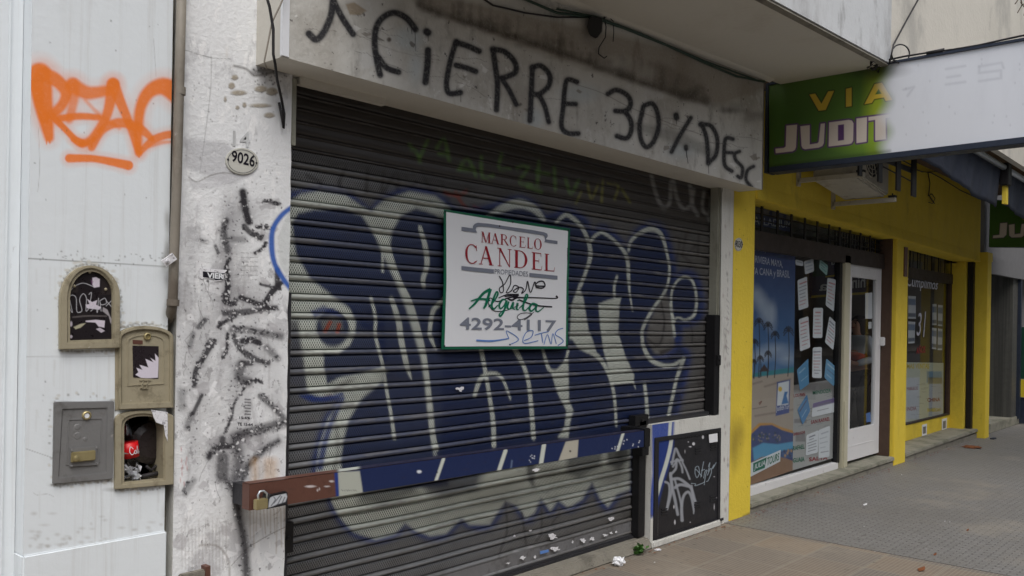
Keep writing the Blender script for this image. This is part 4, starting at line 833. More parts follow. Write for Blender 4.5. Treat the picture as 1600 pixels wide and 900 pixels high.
for q in ([(2.265, 2.325, .02, .08, .52, .66)], [(5.15, 5.235, .0, .06, .66, .78)], [(6.175, 6.232, -.01, .04, 1.26, 1.34)], [(5.10, 5.27, .03, .085, .865, .94)]):
    x0, x1, y0, y1, z0, z1 = q[0]
    lb = MB().box(x0, x1, y0, y1, z0, z1).lathe([(.012, 0), (.012, .006), (.005, .008)], ((x0 + x1) / 2, y0, (z0 + z1) / 2), (0, -1, 0), 14).build('lock_box', W['black_lock'], rs, bevel=.004)

# ------------------------------------------------------------------ security bar
bar_t = thing('security_bar', 'long steel bar painted brown and blue clamped across the closed shutter', 'security bar', (3.4, -.1, .8))
def paint_bar(PX, PY):
    p = Paint(PX, PY)
    p.poly([(524, 700), (1020, 640), (1020, 730), (528, 800)], S(28, 42, 84), 1.5, 1)
    p.poly([(522, 735), (530, 735), (534, 800), (527, 800)], S(34, 58, 130), 1.5, 1)
    p.poly([(528, 735), (540, 737), (562, 736), (567, 770), (571, 780), (531, 795)], S(178, 182, 172), 1.2, 1)
    for L, w in (([(693, 717), (681, 752)], 5), ([(790, 704), (779, 737)], 6), ([(850, 695), (845, 727)], 6.5), ([(974, 676), (964, 708)], 4.5)): p.stroke(L, w, PALE, .8, .95, sm=False)
    p.poly([(884, 690), (904, 687), (902, 714), (872, 722)], S(186, 182, 168), 1, .95); p.stroke([(800, 720), (798, 735)], 2, S(120, 140, 170), 1, .7)
    p.ell(655, 737, 3.6, 2.4, S(220, 225, 235), .8, 1); p.ell(683, 738, 1.2, 1.2, S(20, 20, 22), .6, 1); p.ell(891, 705, 1.6, 1.4, S(40, 34, 34), .6, 1)
    for (x, y, w, h) in ((485, 760, 8, 1.8), (518, 752, 3.5, 1.6), (511, 760, 4, 1.2), (496, 766, 1, 2), (499, 764, 1, 2)): p.ell(x, y, w, h, S(214, 206, 206), .8, .9)
    for k in range(14): p.ell(955 + rng.random() * 45, 685 + rng.random() * 18, .9, .9, S(220, 224, 230), .5, .9)
    for k in range(10): p.ell(826 + rng.random() * 10, 710 + rng.random() * 12, .9, .9, S(210, 215, 225), .5, .8)
    for k in range(7): p.stroke([(534 + 3.5 * k, 765.5), (536 + 3.5 * k, 767)], 1, S(60, 60, 66), .4, .7, sm=False)
    for k in range(36): p.ell(400 + 600 * rng.random(), 770 - 60 * rng.random(), 3 * rng.random() + 1, 1.2, S(50, 40, 44), 1.5, .3)
    return p.rgba()
b0, b1 = (1.995, 4.95)
zt0, zt1, hb = .893, .868, .108
# front face as a painted grid, body behind
grid_mesh('bar_front', (b0, -.141, zt0), (b1, -.141, zt1), (b1, -.141, zt1 - hb), (b0, -.141, zt0 - hb), 620, 24, paint_bar, W['bar_brown'], bar_t)
def bsl(dx0, dx1, y0, y1, dz0, dz1):
    return [(b0 + dx0, y0, zt0 + dz1), (b1 + dx1, y0, zt1 + dz1), (b1 + dx1, y0, zt1 + dz0), (b0 + dx0, y0, zt0 + dz0)], [(b0 + dx0, y1, zt0 + dz1), (b1 + dx1, y1, zt1 + dz1), (b1 + dx1, y1, zt1 + dz0), (b0 + dx0, y1, zt0 + dz0)]
def paint_bar2(PX, PY):
    p = Paint(PX, PY); p.poly([(524, 700), (1020, 640), (1020, 730), (528, 800)], S(36, 44, 70), 2, .9); p.poly([(528, 725), (560, 720), (562, 745), (528, 750)], PALE, 2, .8); return p.rgba()
grid_mesh('bar_top', (b0, -.085, zt0 + .003), (b1, -.085, zt1 + .003), (b1, -.141, zt1 + .003), (b0, -.141, zt0 + .003), 300, 4, paint_bar2, W['bar_brown'], bar_t)
MB().slab(*bsl(0, 0, -.139, -.085, -hb, 0)).build('bar_body', W['bar_brown'], bar_t)
MB().box(b1 - .002, b1 + .075, -.146, .05, zt1 - hb - .006, zt1 + .012).build('end_bracket', W['black_lock'], bar_t, bevel=.006)
MB().box(b0 + .005, b0 + .05, -.085, -.002, zt0 - hb + .01, zt0 - .01).build('wall_bracket', W['steel_dark'], bar_t)
pk = thing('padlock', 'brass padlock hanging at the brown left end of the bar', 'padlock', at(409, 790, -.17))
MB().box(at(400.5, 790, -.18)[0], at(418, 790, -.18)[0], -.185, -.155, at(409, 796, -.18)[2], at(409, 780, -.18)[2]).build('lock_body', W['brass'], pk, bevel=.003)
MB().tube([at(x, y, -.17) for x, y in ((404, 782), (403, 774), (406, 768), (412, 767), (417, 771), (417.5, 780))], .0045, 10).build('shackle', W['alu'], pk, smooth=True)
MB().bar(at(412, 773, -.15), at(422, 776, -.175), .018, .018).build('staple', W['steel_dark'], pk)
lc = thing('lock_cover', 'black plastic lock cover with torn white sticker beside the brass padlock', 'lock', at(434, 786, -.17))
def paint_lc(PX, PY):
    p = Paint(PX, PY); p.poly([(421, 778), (430, 774), (447, 771), (449, 776), (446, 784), (440, 786), (433, 788), (424, 792), (419, 793)], S(196, 200, 206), 1, .95)
    for L in ([(424, 790), (430, 781), (428, 777)], [(434, 788), (440, 776)], [(441, 786), (445, 777)], [(428, 786), (438, 774)]): p.stroke(L, 1.6, S(60, 64, 72), .7, .8)
    return p.rgba()
MB().plate([at(417, 775.5, -.172), at(450, 768, -.172), at(450, 789, -.172), at(417, 796, -.172)], .028).build('cover', W['black_lock'], lc, bevel=.004)
grid_mesh('sticker', at(419, 777, -.1735), at(449, 770, -.1735), at(449, 788, -.1735), at(419, 794, -.1735), 60, 40, paint_lc, W['black_metal'], lc)

# ------------------------------------------------------------------ for-rent board on the shutter
Yb = .055
fs = thing('rental_sign', 'white estate agent board with green border screwed to the closed shutter', 'sign', at(790, 545, Yb))
bo = [(694, 327), (791, 342), (891, 357), (888.5, 450), (887.5, 545), (790, 545.5), (690, 546), (694, 440)]
bi = [(697.5, 331), (791, 346.5), (887.5, 361), (885, 450), (884, 541), (790, 541), (695, 541.5), (698, 440)]
def warp(pts, Y, k=.012): return [at(x, y, Y - k * math.sin(max(0, min(1, (x - 690) / 200)) * math.pi)) for x, y in pts]
MB().slab(warp(bo, Yb), [(p[0], p[1] + .005, p[2]) for p in warp(bo, Yb)]).build('border', W['sign_green'], fs, bevel=.001)
MB().slab(warp(bi, Yb - .002), [(p[0], p[1] + .004, p[2]) for p in warp(bi, Yb - .002)]).build('panel', W['sign_white'], fs)
YS = Yb - .0165
def TP(x, y): return (680 + x / 3.6, 310 + y / 3.6)      # tracing frame of the board
def onb(x, y): return at(x, y, Yb - .0035 - .012 * math.sin(max(0, min(1, (x - 690) / 200)) * math.pi))
def densify(L, k=8):
    out = []
    for i in range(len(L)):
        a, b = L[i], L[(i + 1) % len(L)]
        for j in range(k): out.append((a[0] + (b[0] - a[0]) * j / k, a[1] + (b[1] - a[1]) * j / k))
    return out
def strip(mb, up, lo):                     # matched upper and lower outline
    U = [onb(*TP(*q)) for q in up]; L = [onb(*TP(*q)) for q in lo]; b = len(mb.v); mb.v += U + L; k = len(U)
    mb.f += [(b + i, b + i + 1, b + k + i + 1, b + k + i) for i in range(k - 1)]
g = MB()
strip(g, [(148, 160), (180, 164), (215, 169)], [(148, 182), (190, 187), (236, 193)])
strip(g, [(210, 175), (213, 155), (222, 143), (240, 137), (300, 142), (420, 160), (540, 177), (612, 190), (630, 198), (634, 212)], [(236, 193), (228, 176), (232, 162), (246, 157), (300, 161), (420, 179), (540, 197), (606, 207), (616, 216), (618, 236)])
strip(g, [(620, 230), (650, 234), (688, 239)], [(614, 246), (650, 252), (688, 258)])
strip(g, [(148, 380), (240, 390), (330, 399)], [(148, 403), (240, 413), (330, 422)])
strip(g, [(530, 419), (610, 427), (688, 435)], [(530, 441), (610, 449), (688, 457)])
g.build('rule_lines', W['ink_grey'], fs)
# roman capitals from thick and thin strokes
def serif(mb, ch, quad):
    TL, TR, BR, BL = [np.array(q, float) for q in quad]
    def m(x, y): q = (TL * (1 - x) + TR * x) * y + (BL * (1 - x) + BR * x) * (1 - y); return onb(*TP(*q))
    def quadp(*pts): mb.add([m(*p) for p in pts], [tuple(range(len(pts)))])
    def sf(x, y, w=.18, h=.035): quadp((x - w, y), (x + w, y), (x + w, y + h), (x - w, y + h))
    def stem(x, w, y0=0, y1=1): quadp((x - w / 2, y0), (x + w / 2, y0), (x + w / 2, y1), (x - w / 2, y1))
    def arc(cx, cy, rx, ry, a0, a1, tk, tn, n=22):
        O = []; I = []
        for k in range(n + 1):
            a = math.radians(a0 + (a1 - a0) * k / n); t = tn + (tk - tn) * abs(math.cos(a)) ** 1.3
            O.append(m(cx + rx * math.cos(a), cy + ry * math.sin(a))); I.append(m(cx + (rx - t) * math.cos(a), cy + (ry - tn * .9 - (t - tn) * .1) * math.sin(a)))
        b = len(mb.v); mb.v += O + I; mb.f += [(b + i, b + i + 1, b + n + 2 + i, b + n + 1 + i) for i in range(n)]
    if ch == 'M':
        stem(.14, .05); stem(.84, .15); quadp((.10, 1), (.24, 1), (.56, .05), (.48, .0)); quadp((.80, 1), (.86, 1), (.53, .0), (.48, .0)); sf(.13, 0, .12); sf(.84, 0, .16); sf(.12, .965, .1); sf(.88, .965, .1)
    elif ch == 'A':
        quadp((.10, 0), (.16, 0), (.52, 1), (.46, 1)); quadp((.42, 1), (.56, 1), (.93, 0), (.75, 0)); quadp((.26, .33), (.70, .33), (.68, .38), (.28, .38)); sf(.13, 0, .13); sf(.84, 0, .16)
    elif ch == 'R':
        stem(.2, .17); arc(.42, .745, .36, .255, -90, 90, .15, .045); quadp((.2, 1), (.46, 1), (.46, .955), (.2, .955)); quadp((.2, .49), (.46, .49), (.46, .535), (.2, .535)); quadp((.42, .5), (.56, .5), (1.0, .0), (.80, .0)); sf(.2, 0, .2); sf(.17, .965, .16)
    elif ch == 'C':
        arc(.53, .5, .5, .52, 48, 312, .17, .05); quadp((.84, .98), (.88, .98), (.9, .68), (.86, .68)); quadp((.84, .9), (.88, .86), (.88, .8), (.8, .86)); quadp((.84, .12), (.9, .2), (.93, .2), (.86, .06))
    elif ch in 'EL':
        stem(.22, .18); sf(.22, 0, .22)
        if ch == 'E': sf(.22, .965, .22); quadp((.2, 1), (.86, 1), (.86, .955), (.2, .955)); quadp((.82, 1), (.86, 1), (.88, .78), (.85, .78)); quadp((.3, .5), (.68, .5), (.68, .545), (.3, .545)); quadp((.65, .64), (.68, .64), (.68, .4), (.65, .4))
        else: sf(.24, .965, .2)
        quadp((.2, 0), (.9, 0), (.9, .045), (.2, .045)); quadp((.86, 0), (.9, 0), (.96, .26), (.93, .26))
    elif ch == 'O': arc(.5, .5, .48, .52, 0, 360, .18, .045, 36)
    elif ch == 'N':
        stem(.16, .05); stem(.84, .05); quadp((.08, 1), (.24, 1), (.86, .0), (.82, -.02)); sf(.16, 0, .14); sf(.84, .965, .14); sf(.1, .965, .1)
    elif ch == 'D':
        stem(.2, .18); arc(.40, .5, .56, .5, -90, 90, .17, .045); quadp((.15, 1), (.42, 1), (.42, .955), (.15, .955)); quadp((.15, 0), (.42, 0), (.42, .045), (.15, .045)); sf(.18, 0, .16); sf(.18, .965, .16)
r_ = MB()
def word(mb, w, boxes):
    for ch, (x0, x1, yt0, yt1, yb0, yb1) in zip(w, boxes): serif(mb, ch, [(x0, yt0), (x1, yt1), (x1, yb1), (x0, yb0)])
def slopeword(mb, w, xs_, top, bot):
    lerp = lambda e, x: e[1] + (x - e[0]) * (e[3] - e[1]) / (e[2] - e[0])
    word(mb, w, [(a, b, lerp(top, a), lerp(top, b), lerp(bot, a), lerp(bot, b)) for a, b in xs_])
slopeword(r_, 'MARCELO', [(258, 313), (313, 362), (366, 414), (418, 460), (472, 510), (516, 552), (556, 600)], (258, 186, 600, 230), (258, 246, 600, 290))
slopeword(r_, 'CANDEL', [(167, 242), (246, 328), (350, 432), (442, 522), (543, 604), (613, 676)], (167, 254, 676, 318), (167, 362, 676, 412))
r_.build('lettering', W['ink_red'], fs)
def bq(x0, y0, x1, y1, x2, y2, x3, y3): return [TP(x0, y0), TP(x1, y1), TP(x2, y2), TP(x3, y3)]
g = MB(); text_on(g, 'PROPIEDADES', bq(335, 396, 522, 412, 522, 440, 335, 424), fn=onb); text_on(g, '4292-4117', bq(138, 668, 682, 686, 682, 748, 138, 738), bold=.018, fn=onb)
g.build('lettering', W['ink_grey'], fs)
g = MB(); rb = lambda mb, L, w: ribbon(mb, [TP(*q) for q in L], w, 0, fn=onb)
for L, w in (([(190, 622), (225, 590), (270, 535), (312, 510)], [2, 3.4, 4.2, 4.5]), ([(312, 510), (300, 550), (284, 600), (272, 620)], [4.5, 4, 4, 2.5]), ([(200, 578), (240, 566), (290, 568), (310, 576)], [1.5, 3, 3.4, 1.5]),
             ([(300, 610), (330, 580), (352, 540), (346, 524), (334, 548), (318, 600), (330, 622), (352, 600)], [1.5, 2, 3, 2, 3.2, 3.4, 2.6, 1.5]),
             ([(398, 572), (378, 570), (360, 600), (368, 620), (388, 602), (402, 574), (388, 630), (368, 662), (362, 650), (400, 615)], [2, 3, 3.2, 2.4, 2, 3.2, 3.2, 3, 2, 1.2]),
             ([(414, 580), (406, 612), (420, 622), (440, 584), (436, 616), (450, 624)], [2.6, 3.2, 2, 3, 2.8, 1.2]), ([(464, 588), (458, 620), (470, 626)], [3.4, 3.2, 1.2]),
             ([(470, 620), (500, 590), (520, 550), (512, 540), (502, 570), (494, 620), (508, 630), (528, 610)], [1.2, 2, 2.8, 2, 3, 3.2, 2, 1.2]),
             ([(570, 596), (548, 592), (530, 616), (540, 634), (560, 618), (572, 596), (566, 626), (580, 636), (612, 612)], [2, 3.2, 3.4, 2.6, 2, 3, 3, 2, 1.2])): rb(g, L, w)
rb(g, [(466, 570), (469, 576)], 3.4)
g.build('script_lettering', W['ink_green'], fs)
g = MB(); rb0 = rb; rb = lambda mb, L, w: rb0(mb, L, [q * 1.45 for q in w] if isinstance(w, list) else w * 1.45)
for L, w in (([(360, 436), (378, 470), (384, 520), (368, 530), (362, 505), (392, 480), (420, 430), (424, 480), (400, 530), (428, 520), (446, 490), (470, 500), (455, 528), (440, 520), (474, 500), (496, 510), (486, 535), (510, 512), (520, 465), (536, 530), (560, 470), (568, 500)], 1.1),
             ([(568, 500), (600, 505), (618, 490), (606, 466), (580, 470), (566, 490), (620, 494)], 1.3), ([(356, 560), (410, 540), (470, 545), (410, 560), (350, 580), (310, 560), (300, 590), (330, 632), (400, 630), (470, 600)], [.9, 1.2, 1.4, 1.6, 1.2, .9, .8, .8, .8, .7]),
             ([(390, 552), (470, 540), (440, 556), (560, 558), (680, 562), (680, 548)], [1.2, 1.8, 1.8, 1.1, 1.1, 2]), ([(470, 570), (560, 600), (658, 610)], 1.4), ([(555, 640), (510, 672), (474, 682), (462, 664), (490, 645), (545, 650), (500, 684)], .7), ([(404, 560), (430, 572), (462, 556)], 1.8)): rb(g, L, w)
for (x, y) in ((57, 74), (436, 133), (748, 180), (52, 830), (742, 828), (420, 822), (362, 155)): rb(g, [(x - 3, y), (x + 4, y + 1)], 1.8)
for k in range(9): rb(g, [(742, 280 + k * 8), (748, 283 + k * 8)], .8)
g.build('marker_tag', W['ink_black'], fs)
g = MB()
for L, w in (([(232, 798), (320, 802), (415, 788)], [1.8, 1.8, 1.2]), ([(415, 788), (402, 745), (470, 792), (416, 824)], .9), ([(500, 800), (540, 780), (550, 745), (516, 750), (494, 790), (505, 815), (580, 800)], .9), ([(560, 770), (590, 760), (640, 748)], .9), ([(598, 762), (606, 812)], .9), ([(612, 822), (632, 765), (652, 820), (662, 760), (682, 818)], .8), ([(720, 730), (690, 740), (676, 765), (706, 785), (720, 805), (690, 828)], 1)): rb(g, L, w)
g.build('blue_marker_tag', W['ink_blue'], fs)

# ------------------------------------------------------------------ meter boxes on the white wall
def arch_loop(L, Y): return [at(x, y, Y) for x, y in smooth_pts(L, 1)] if 0 else [at(x, y, Y) for x, y in L]
def ring(mb, outer, inner, Yf, Yb_):
    """frame between two outlines with equal number of points"""
    n = len(outer); fo = pq(outer, Yf); fi = pq(inner, Yf); bo_ = [(p[0], Yb_, p[2]) for p in fo]; bi_ = [(p[0], Yb_, p[2]) for p in fi]
    b = len(mb.v); mb.v += fo + fi + bo_ + bi_
    for i in range(n):
        j = (i + 1) % n
        mb.f += [(b + i, b + j, b + n + j, b + n + i), (b + i, b + 2 * n + i, b + 2 * n + j, b + j), (b + n + i, b + n + j, b + 3 * n + j, b + 3 * n + i), (b + 2 * n + i, b + 3 * n + i, b + 3 * n + j, b + 2 * n + j)]
    return mb
def archpts(xl_, xr_, yb_l, yb_r, ys_l, ys_r, top, n=14, p=1.0):
    """arched outline: bottom-left, up, over, down to bottom-right"""
    L = [(xl_, yb_l)]
    cx_ = (xl_ + xr_) / 2
    for k in range(n + 1):
        a = math.pi * (1 - k / n); ys = ys_l + (ys_r - ys_l) * k / n
        L.append((cx_ + (xr_ - xl_) / 2 * math.cos(a), ys - (ys - top) * math.sin(a) ** p))
    L.append((xr_, yb_r)); return L
m1 = thing('arched_meter_box', 'beige round arched meter box with dark scratched window, highest of the four', 'meter box', at(140, 545))
ring(MB(), archpts(94.5, 188, 546.5, 544, 470, 462, 414.5), archpts(106, 178, 536, 533, 466, 460, 419.5), -.022, .0).build('frame', W['meter_frame'], m1, bevel=.003)
ring(MB(), archpts(106, 178, 536, 533, 466, 460, 419.5), archpts(109.5, 176, 532, 530, 466, 461, 424), -.014, .0).build('inner_lip', W['meter_frame'], m1)
def paint_m1(PX, PY):
    p = Paint(PX, PY); X = lambda L: [(70 + x / 5, 400 + y / 5) for x, y in L]
    p.poly(X([(260, 140), (400, 130), (440, 160), (440, 300), (520, 300), (540, 640), (190, 660), (190, 300), (260, 280)]), S(30, 26, 30), 1.5, .85)
    wh = S(214, 206, 218)
    p.poly(X([(372, 170), (400, 166), (430, 180), (428, 240), (385, 248), (372, 225)]), wh, .8, .95); p.poly(X([(380, 200), (360, 185), (366, 230)]), S(120, 80, 120), 1, .6)
    p.poly(X([(318, 380), (350, 375), (330, 335), (370, 360), (410, 345), (400, 380), (440, 400), (425, 420), (330, 408)]), wh, .6, .9)
    p.poly(X([(455, 400), (490, 420), (510, 470), (528, 500), (530, 545), (512, 520), (500, 470), (450, 430)]), S(170, 165, 170), .8, .8)
    p.poly(X([(320, 505), (400, 498), (470, 505), (465, 560), (420, 550), (395, 520), (320, 515)]), wh, .7, .9); p.poly(X([(225, 555), (280, 530), (320, 525), (280, 560), (240, 572)]), S(190, 186, 160), .8, .8)
    p.poly(X([(400, 570), (430, 560), (470, 585), (440, 600)]), wh, .6, .7); p.ell(111, 506, 2, 4, wh, .8, .8); p.ell(111, 526, 2, 2.5, wh, .8, .8)
    p.stroke(X([(220, 478), (340, 468), (480, 470)]), 2, S(110, 104, 104), 1, .7)
    sc = S(190, 190, 196)
    for L in ([(195, 345), (215, 440), (192, 400), (190, 330), (215, 305), (245, 330), (250, 430), (275, 440)], [(275, 440), (290, 420), (272, 340), (300, 295), (325, 330), (322, 430), (350, 400)], [(345, 300), (365, 290), (350, 400), (380, 380)], [(360, 430), (400, 400), (410, 440), (420, 330)], [(430, 350), (470, 330), (480, 370), (440, 380), (430, 350), (440, 430)], [(480, 390), (520, 350)], [(480, 350), (525, 400)], [(175, 300), (230, 240), (300, 212), (380, 240)]): p.stroke(X(L), 1.1, sc, .5, .8)
    return p.rgba()
inn = archpts(109.5, 176, 532, 530, 466, 461, 424)
MB().plate(pq(inn, -.001), .001).build('door', W['meter_dark'], m1)
grid_mesh('scratched_window', at(109.5, 424, -.0035), at(176, 424, -.0035), at(176, 530.5, -.0035), at(109.5, 532, -.0035), 150, 230, paint_m1, W['meter_dark'], m1, hole=lambda x, y: ~inpoly(x, y, inn))
for (x, y) in ((140, 425), (116, 447), (165, 452)): MB().lathe([(.006, 0), (.005, .004), (.001, .006)], at(x, y, -.005), (0, -1, 0), 12).build('rivet', W['meter_frame'], m1)

m2 = thing('tall_meter_box', 'beige meter box with closed arched door and torn sticker beside the drainpipe', 'meter box', at(228, 638))
MB().plate(pq(archpts(180, 271, 641, 637, 530, 528, 509, p=.9), -.004), .003).build('back_plate', W['meter_frame'], m2)
ring(MB(), archpts(188, 269, 640, 637, 527, 526, 509.5, p=.9), archpts(190, 266, 631, 628, 530, 529, 515, p=.9), -.024, -.004).build('frame', W['meter_frame'], m2, bevel=.003)
MB().plate(pq(archpts(190, 266, 631, 628, 530, 529, 515, p=.9), -.014), .01).build('door', W['meter_frame'], m2)
ring(MB(), archpts(199, 257, 603, 600, 534, 533, 522, p=.9), archpts(200.5, 255.5, 601.5, 598.5, 535, 534, 524, p=.9), -.017, -.014).build('raised_border', W['meter_frame'], m2)
MB().lathe([(.014, 0), (.014, .008), (.010, .010), (.009, .004), (.001, .004)], at(229.5, 525.5, -.014), (0, -1, 0), 20).build('lock', W['brass'], m2)
def paint_m2(PX, PY):
    p = Paint(PX, PY); X = lambda L: [(70 + x / 3.214, 500 + y / 3.214) for x, y in L]
    p.poly([(207, 539), (248, 541), (247, 592), (208, 590)], S(40, 34, 38), .5, .95)
    p.poly(X([(455, 275), (470, 262), (460, 240), (490, 250), (475, 225), (520, 238), (505, 195), (545, 212), (530, 190), (556, 205), (553, 168), (572, 190), (568, 290), (490, 294)]), S(216, 210, 222), .5, .95)
    return p.rgba()
grid_mesh('sticker', at(207, 540, -.0155), at(248, 541, -.0155), at(247.5, 592, -.0155), at(208, 589.5, -.0155), 90, 110, paint_m2, W['meter_dark'], m2)
g = MB()
for (a, b) in (((218, 594), (236, 594)), ((218, 601), (234, 601)), ((219, 607), (231, 607)), ((224, 594), (221, 608)), ((231, 594), (228, 607))): g.bar(at(*a, -.016), at(*b, -.016), .004, .004)
g.build('embossed_logo', W['meter_frame'], m2)
MB().plate(pq([(207.5, 531), (223, 532), (223, 538), (207.5, 537.5)], -.0155), .001).build('label_plate', W['bar_brown'], m2)

m3 = thing('grey_meter_box', 'grey metal meter box with brass handle plate, lower left of the four', 'meter box', at(130, 755))
ring(MB(), [(83, 757), (85, 628), (179, 627), (177, 749)], [(92, 746), (98, 640), (167, 638), (165, 738)], -.012, .0).build('frame', W['meter_grey'], m3, bevel=.003)
MB().plate(pq([(92, 746), (98, 640), (167, 638), (165, 738)], -.007), .006).build('door', W['meter_grey'], m3)
ring(MB(), [(103, 727), (107, 655), (160, 653), (157, 722)], [(104.5, 725.5), (108.5, 656.5), (158.5, 654.5), (155.5, 720.5)], -.0095, -.007).build('raised_border', W['meter_grey'], m3)
MB().lathe([(.0165, 0), (.0165, .006), (.012, .009), (.010, .002), (.001, .002)], at(134.8, 649, -.007), (0, -1, 0), 24).build('lock', W['brass'], m3)
MB().lathe([(.009, 0), (.009, .003), (.001, .003)], at(135.5, 649.5, -.010), (0, -1, 0), 14).build('lock_shine', W['ink_white'], m3)
MB().plate(pq([(109, 730), (110, 700), (152, 697), (152, 727)], -.014), .007).build('handle_plate', W['meter_grey'], m3, bevel=.002)
hd = MB().plate(pq([(111.5, 723), (112.5, 707), (150, 703.5), (149.5, 719)], -.026), .012)
hd.lathe([(.012, 0), (.012, .007), (.004, .009)], at(119, 716, -.026), (0, -1, 0), 18); hd.build('handle', W['brass'], m3, bevel=.003)
g = MB()
for q in ((112, 704), (151, 700), (152, 724), (112, 728)): MB().lathe([(.004, 0), (.004, .003), (.001, .004)], at(*q, -.014), (0, -1, 0), 10).build('bolt_head', W['meter_grey'], m3)
for (x, y, r) in ((121, 667, .012), (121, 681, .014), (133, 686, .008)): g.lathe([(r, 0), (r * .8, .0012), (.001, .0016)], at(x, y, -.007), (0, -1, 0), 16)
g.build('embossed_marks', W['meter_grey'], m3)

m4 = thing('open_meter_box', 'broken beige meter box without its door, gas meter and bottle inside', 'meter box', at(226, 760))
o4 = archpts(180.5, 271.5, 765, 757, 658, 652, 641.5, n=12, p=.8); i4 = archpts(190.5, 258, 757, 750.5, 664, 662, 646.5, n=12, p=.8)
ring(MB(), o4, i4, -.016, .13).build('frame', W['meter_frame'], m4, bevel=.002)
i4b = archpts(194, 255.5, 753.5, 747.5, 666, 664, 650, n=12, p=.8)
ring(MB(), i4, i4b, -.008, .0).build('inner_lip', W['meter_frame'], m4)
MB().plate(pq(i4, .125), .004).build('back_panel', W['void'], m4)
MB().slab(pq([(236, 640), (262, 644), (262, 690), (258, 680), (256, 664), (244, 660), (240, 652)], -.021), pq([(236, 640), (262, 644), (262, 690), (258, 680), (256, 664), (244, 660), (240, 652)], -.016)).build('broken_plaster', W['torn'], m4)
MB().lathe([(.085, 0), (.085, .05), (.06, .062), (.02, .064)], at(228, 690, .12), (0, -1, 0), 26).build('meter_body', W['meter_dark'], m4, smooth=False)
g = MB()
g.tube([at(*q, .06) for q in ((250, 665), (253, 700), (248, 725), (236, 735), (228, 728))], .007, 8); g.tube([at(*q, .07) for q in ((244, 668), (247, 702), (242, 718), (232, 722))], .006, 8); g.tube([at(*q, .05) for q in ((220, 745), (240, 741), (254, 738))], .01, 8)
g.build('hose', W['cable'], m4, smooth=True)

bt = thing('soft_drink_bottle', 'plastic cola bottle with red label dumped inside the broken meter box', 'bottle', at(204, 750, .05))
bb = at(206, 752, .045); tp = at(196, 656, .045)
ax = (Vector(tp) - Vector(bb)); Lb = ax.length
MB().lathe([(.026, 0), (.034, .012), (.033, .05), (.036, Lb * .38), (.0365, Lb * .62), (.034, Lb * .72), (.020, Lb * .87), (.012, Lb * .92), (.012, Lb)], bb, ax, 26).build('bottle_body', W['pet'], bt, smooth=True)
lb = mat('red_drink_label', S(206, 24, 30), .35, var=.03, bump=0, paint=True)
MB().lathe([(.0374, Lb * .40), (.0374, Lb * .64)], bb, ax, 40).build('drink_label', lb, bt, smooth=True)
MB().lathe([(.014, Lb), (.014, Lb + .016), (.010, Lb + .02)], bb, ax, 18).build('cap', W['ink_red'], bt)
axn = ax.normalized(); fr = Vector((.6, -1, 0)).normalized()
def onl(x, y):                              # wrap lettering round the label, x in pixels about the axis
    base = Vector(bb) + axn * (Lb * .64 - (y - 690) * .00242); t = (x - 203) * .00242 / .038 + math.atan2(-1, .55)
    return tuple(base + Vector((math.cos(t), math.sin(t), 0)) * .0382)
g = MB()
for L, w in (([(196, 700), (192, 696), (190, 704), (193, 709), (197, 706)], 1.2), ([(199, 702), (197, 706), (200, 708), (201, 703), (199, 702)], 1.2), ([(202, 706), (205, 698), (204, 696), (203, 706), (205, 708)], 1.2), ([(209, 702), (206, 704), (207, 708), (210, 704), (210, 707), (212, 706)], 1.2), ([(213, 706), (214, 706)], 1.2)): ribbon(g, L, w, 0, fn=onl)
g.build('script_lettering', W['ink_white'], bt)
pb = MB()
for k in range(26):
    c_ = at(210 + rng.normal() * 7, 742 + rng.normal() * 5, .04 + .02 * rng.random()); v = rng.normal(size=(3, 3)) * .014
    pb.add([tuple(np.array(c_) + q) for q in v], [(0, 1, 2)])
for k in range(14):
    c_ = at(200 + rng.normal() * 5, 730 + rng.normal() * 9, .03); v = rng.normal(size=(3, 3)) * .010; pb.add([tuple(np.array(c_) + q) for q in v], [(0, 1, 2)])
tag(pb.build('crumpled_plastic', W['plastic']), 'crumpled clear plastic wrapper lying under the cola bottle in the meter box', 'litter')

# ------------------------------------------------------------------ plaques and stickers
def oval_plaque(name, label, c_, rx, ry, Y, txt, tq, tilt=0, tcol='ink_black'):
    t = thing(name, label, 'plaque', at(*c_, Y))
    L = [(c_[0] + rx * math.cos(a) * math.cos(tilt) - ry * math.sin(a) * math.sin(tilt), c_[1] + rx * math.cos(a) * math.sin(tilt) + ry * math.sin(a) * math.cos(tilt)) for a in np.linspace(0, 2 * math.pi, 36)[:-1]]
    MB().plate(pq(L, Y - .006), .006).build('plate', W['plaque'], t, bevel=.002)
    L2 = [(c_[0] + (x - c_[0]) * .88, c_[1] + (y - c_[1]) * .88) for x, y in L]; L3 = [(c_[0] + (x - c_[0]) * .84, c_[1] + (y - c_[1]) * .84) for x, y in L]
    ring(MB(), L2, L3, Y - .007, Y - .005).build('rim_line', W['meter_grey'], t)
    g = MB(); text_on(g, txt, pq(tq, Y - .0072), bold=.02); g.build('number', W[tcol], t)
    for dx in (-.86, .86): MB().lathe([(.005, 0), (.004, .003), (.001, .004)], at(c_[0] + rx * dx * math.cos(tilt), c_[1] + rx * dx * math.sin(tilt), Y - .006), (0, -1, 0), 10).build('screw', W['steel_dark'], t)
oval_plaque('house_number_plaque', 'oval white number plate 9026 with rusty spots on the weathered column', (378.5, 252), 26, 21, 0, '9026', [(362.5, 234), (399, 243), (397.5, 261.5), (361.5, 252)], .12)
oval_plaque('house_number_plaque', 'small oval number plate on the first yellow pillar', (1154.5, 382), 6.5, 10.5, 0, '9030', [(1149, 375), (1160, 377), (1160, 388), (1149, 386)], .05)
st = thing('black_sticker', 'torn black and white sticker reading VIER on the weathered column', 'sticker', at(335, 430, -.002))
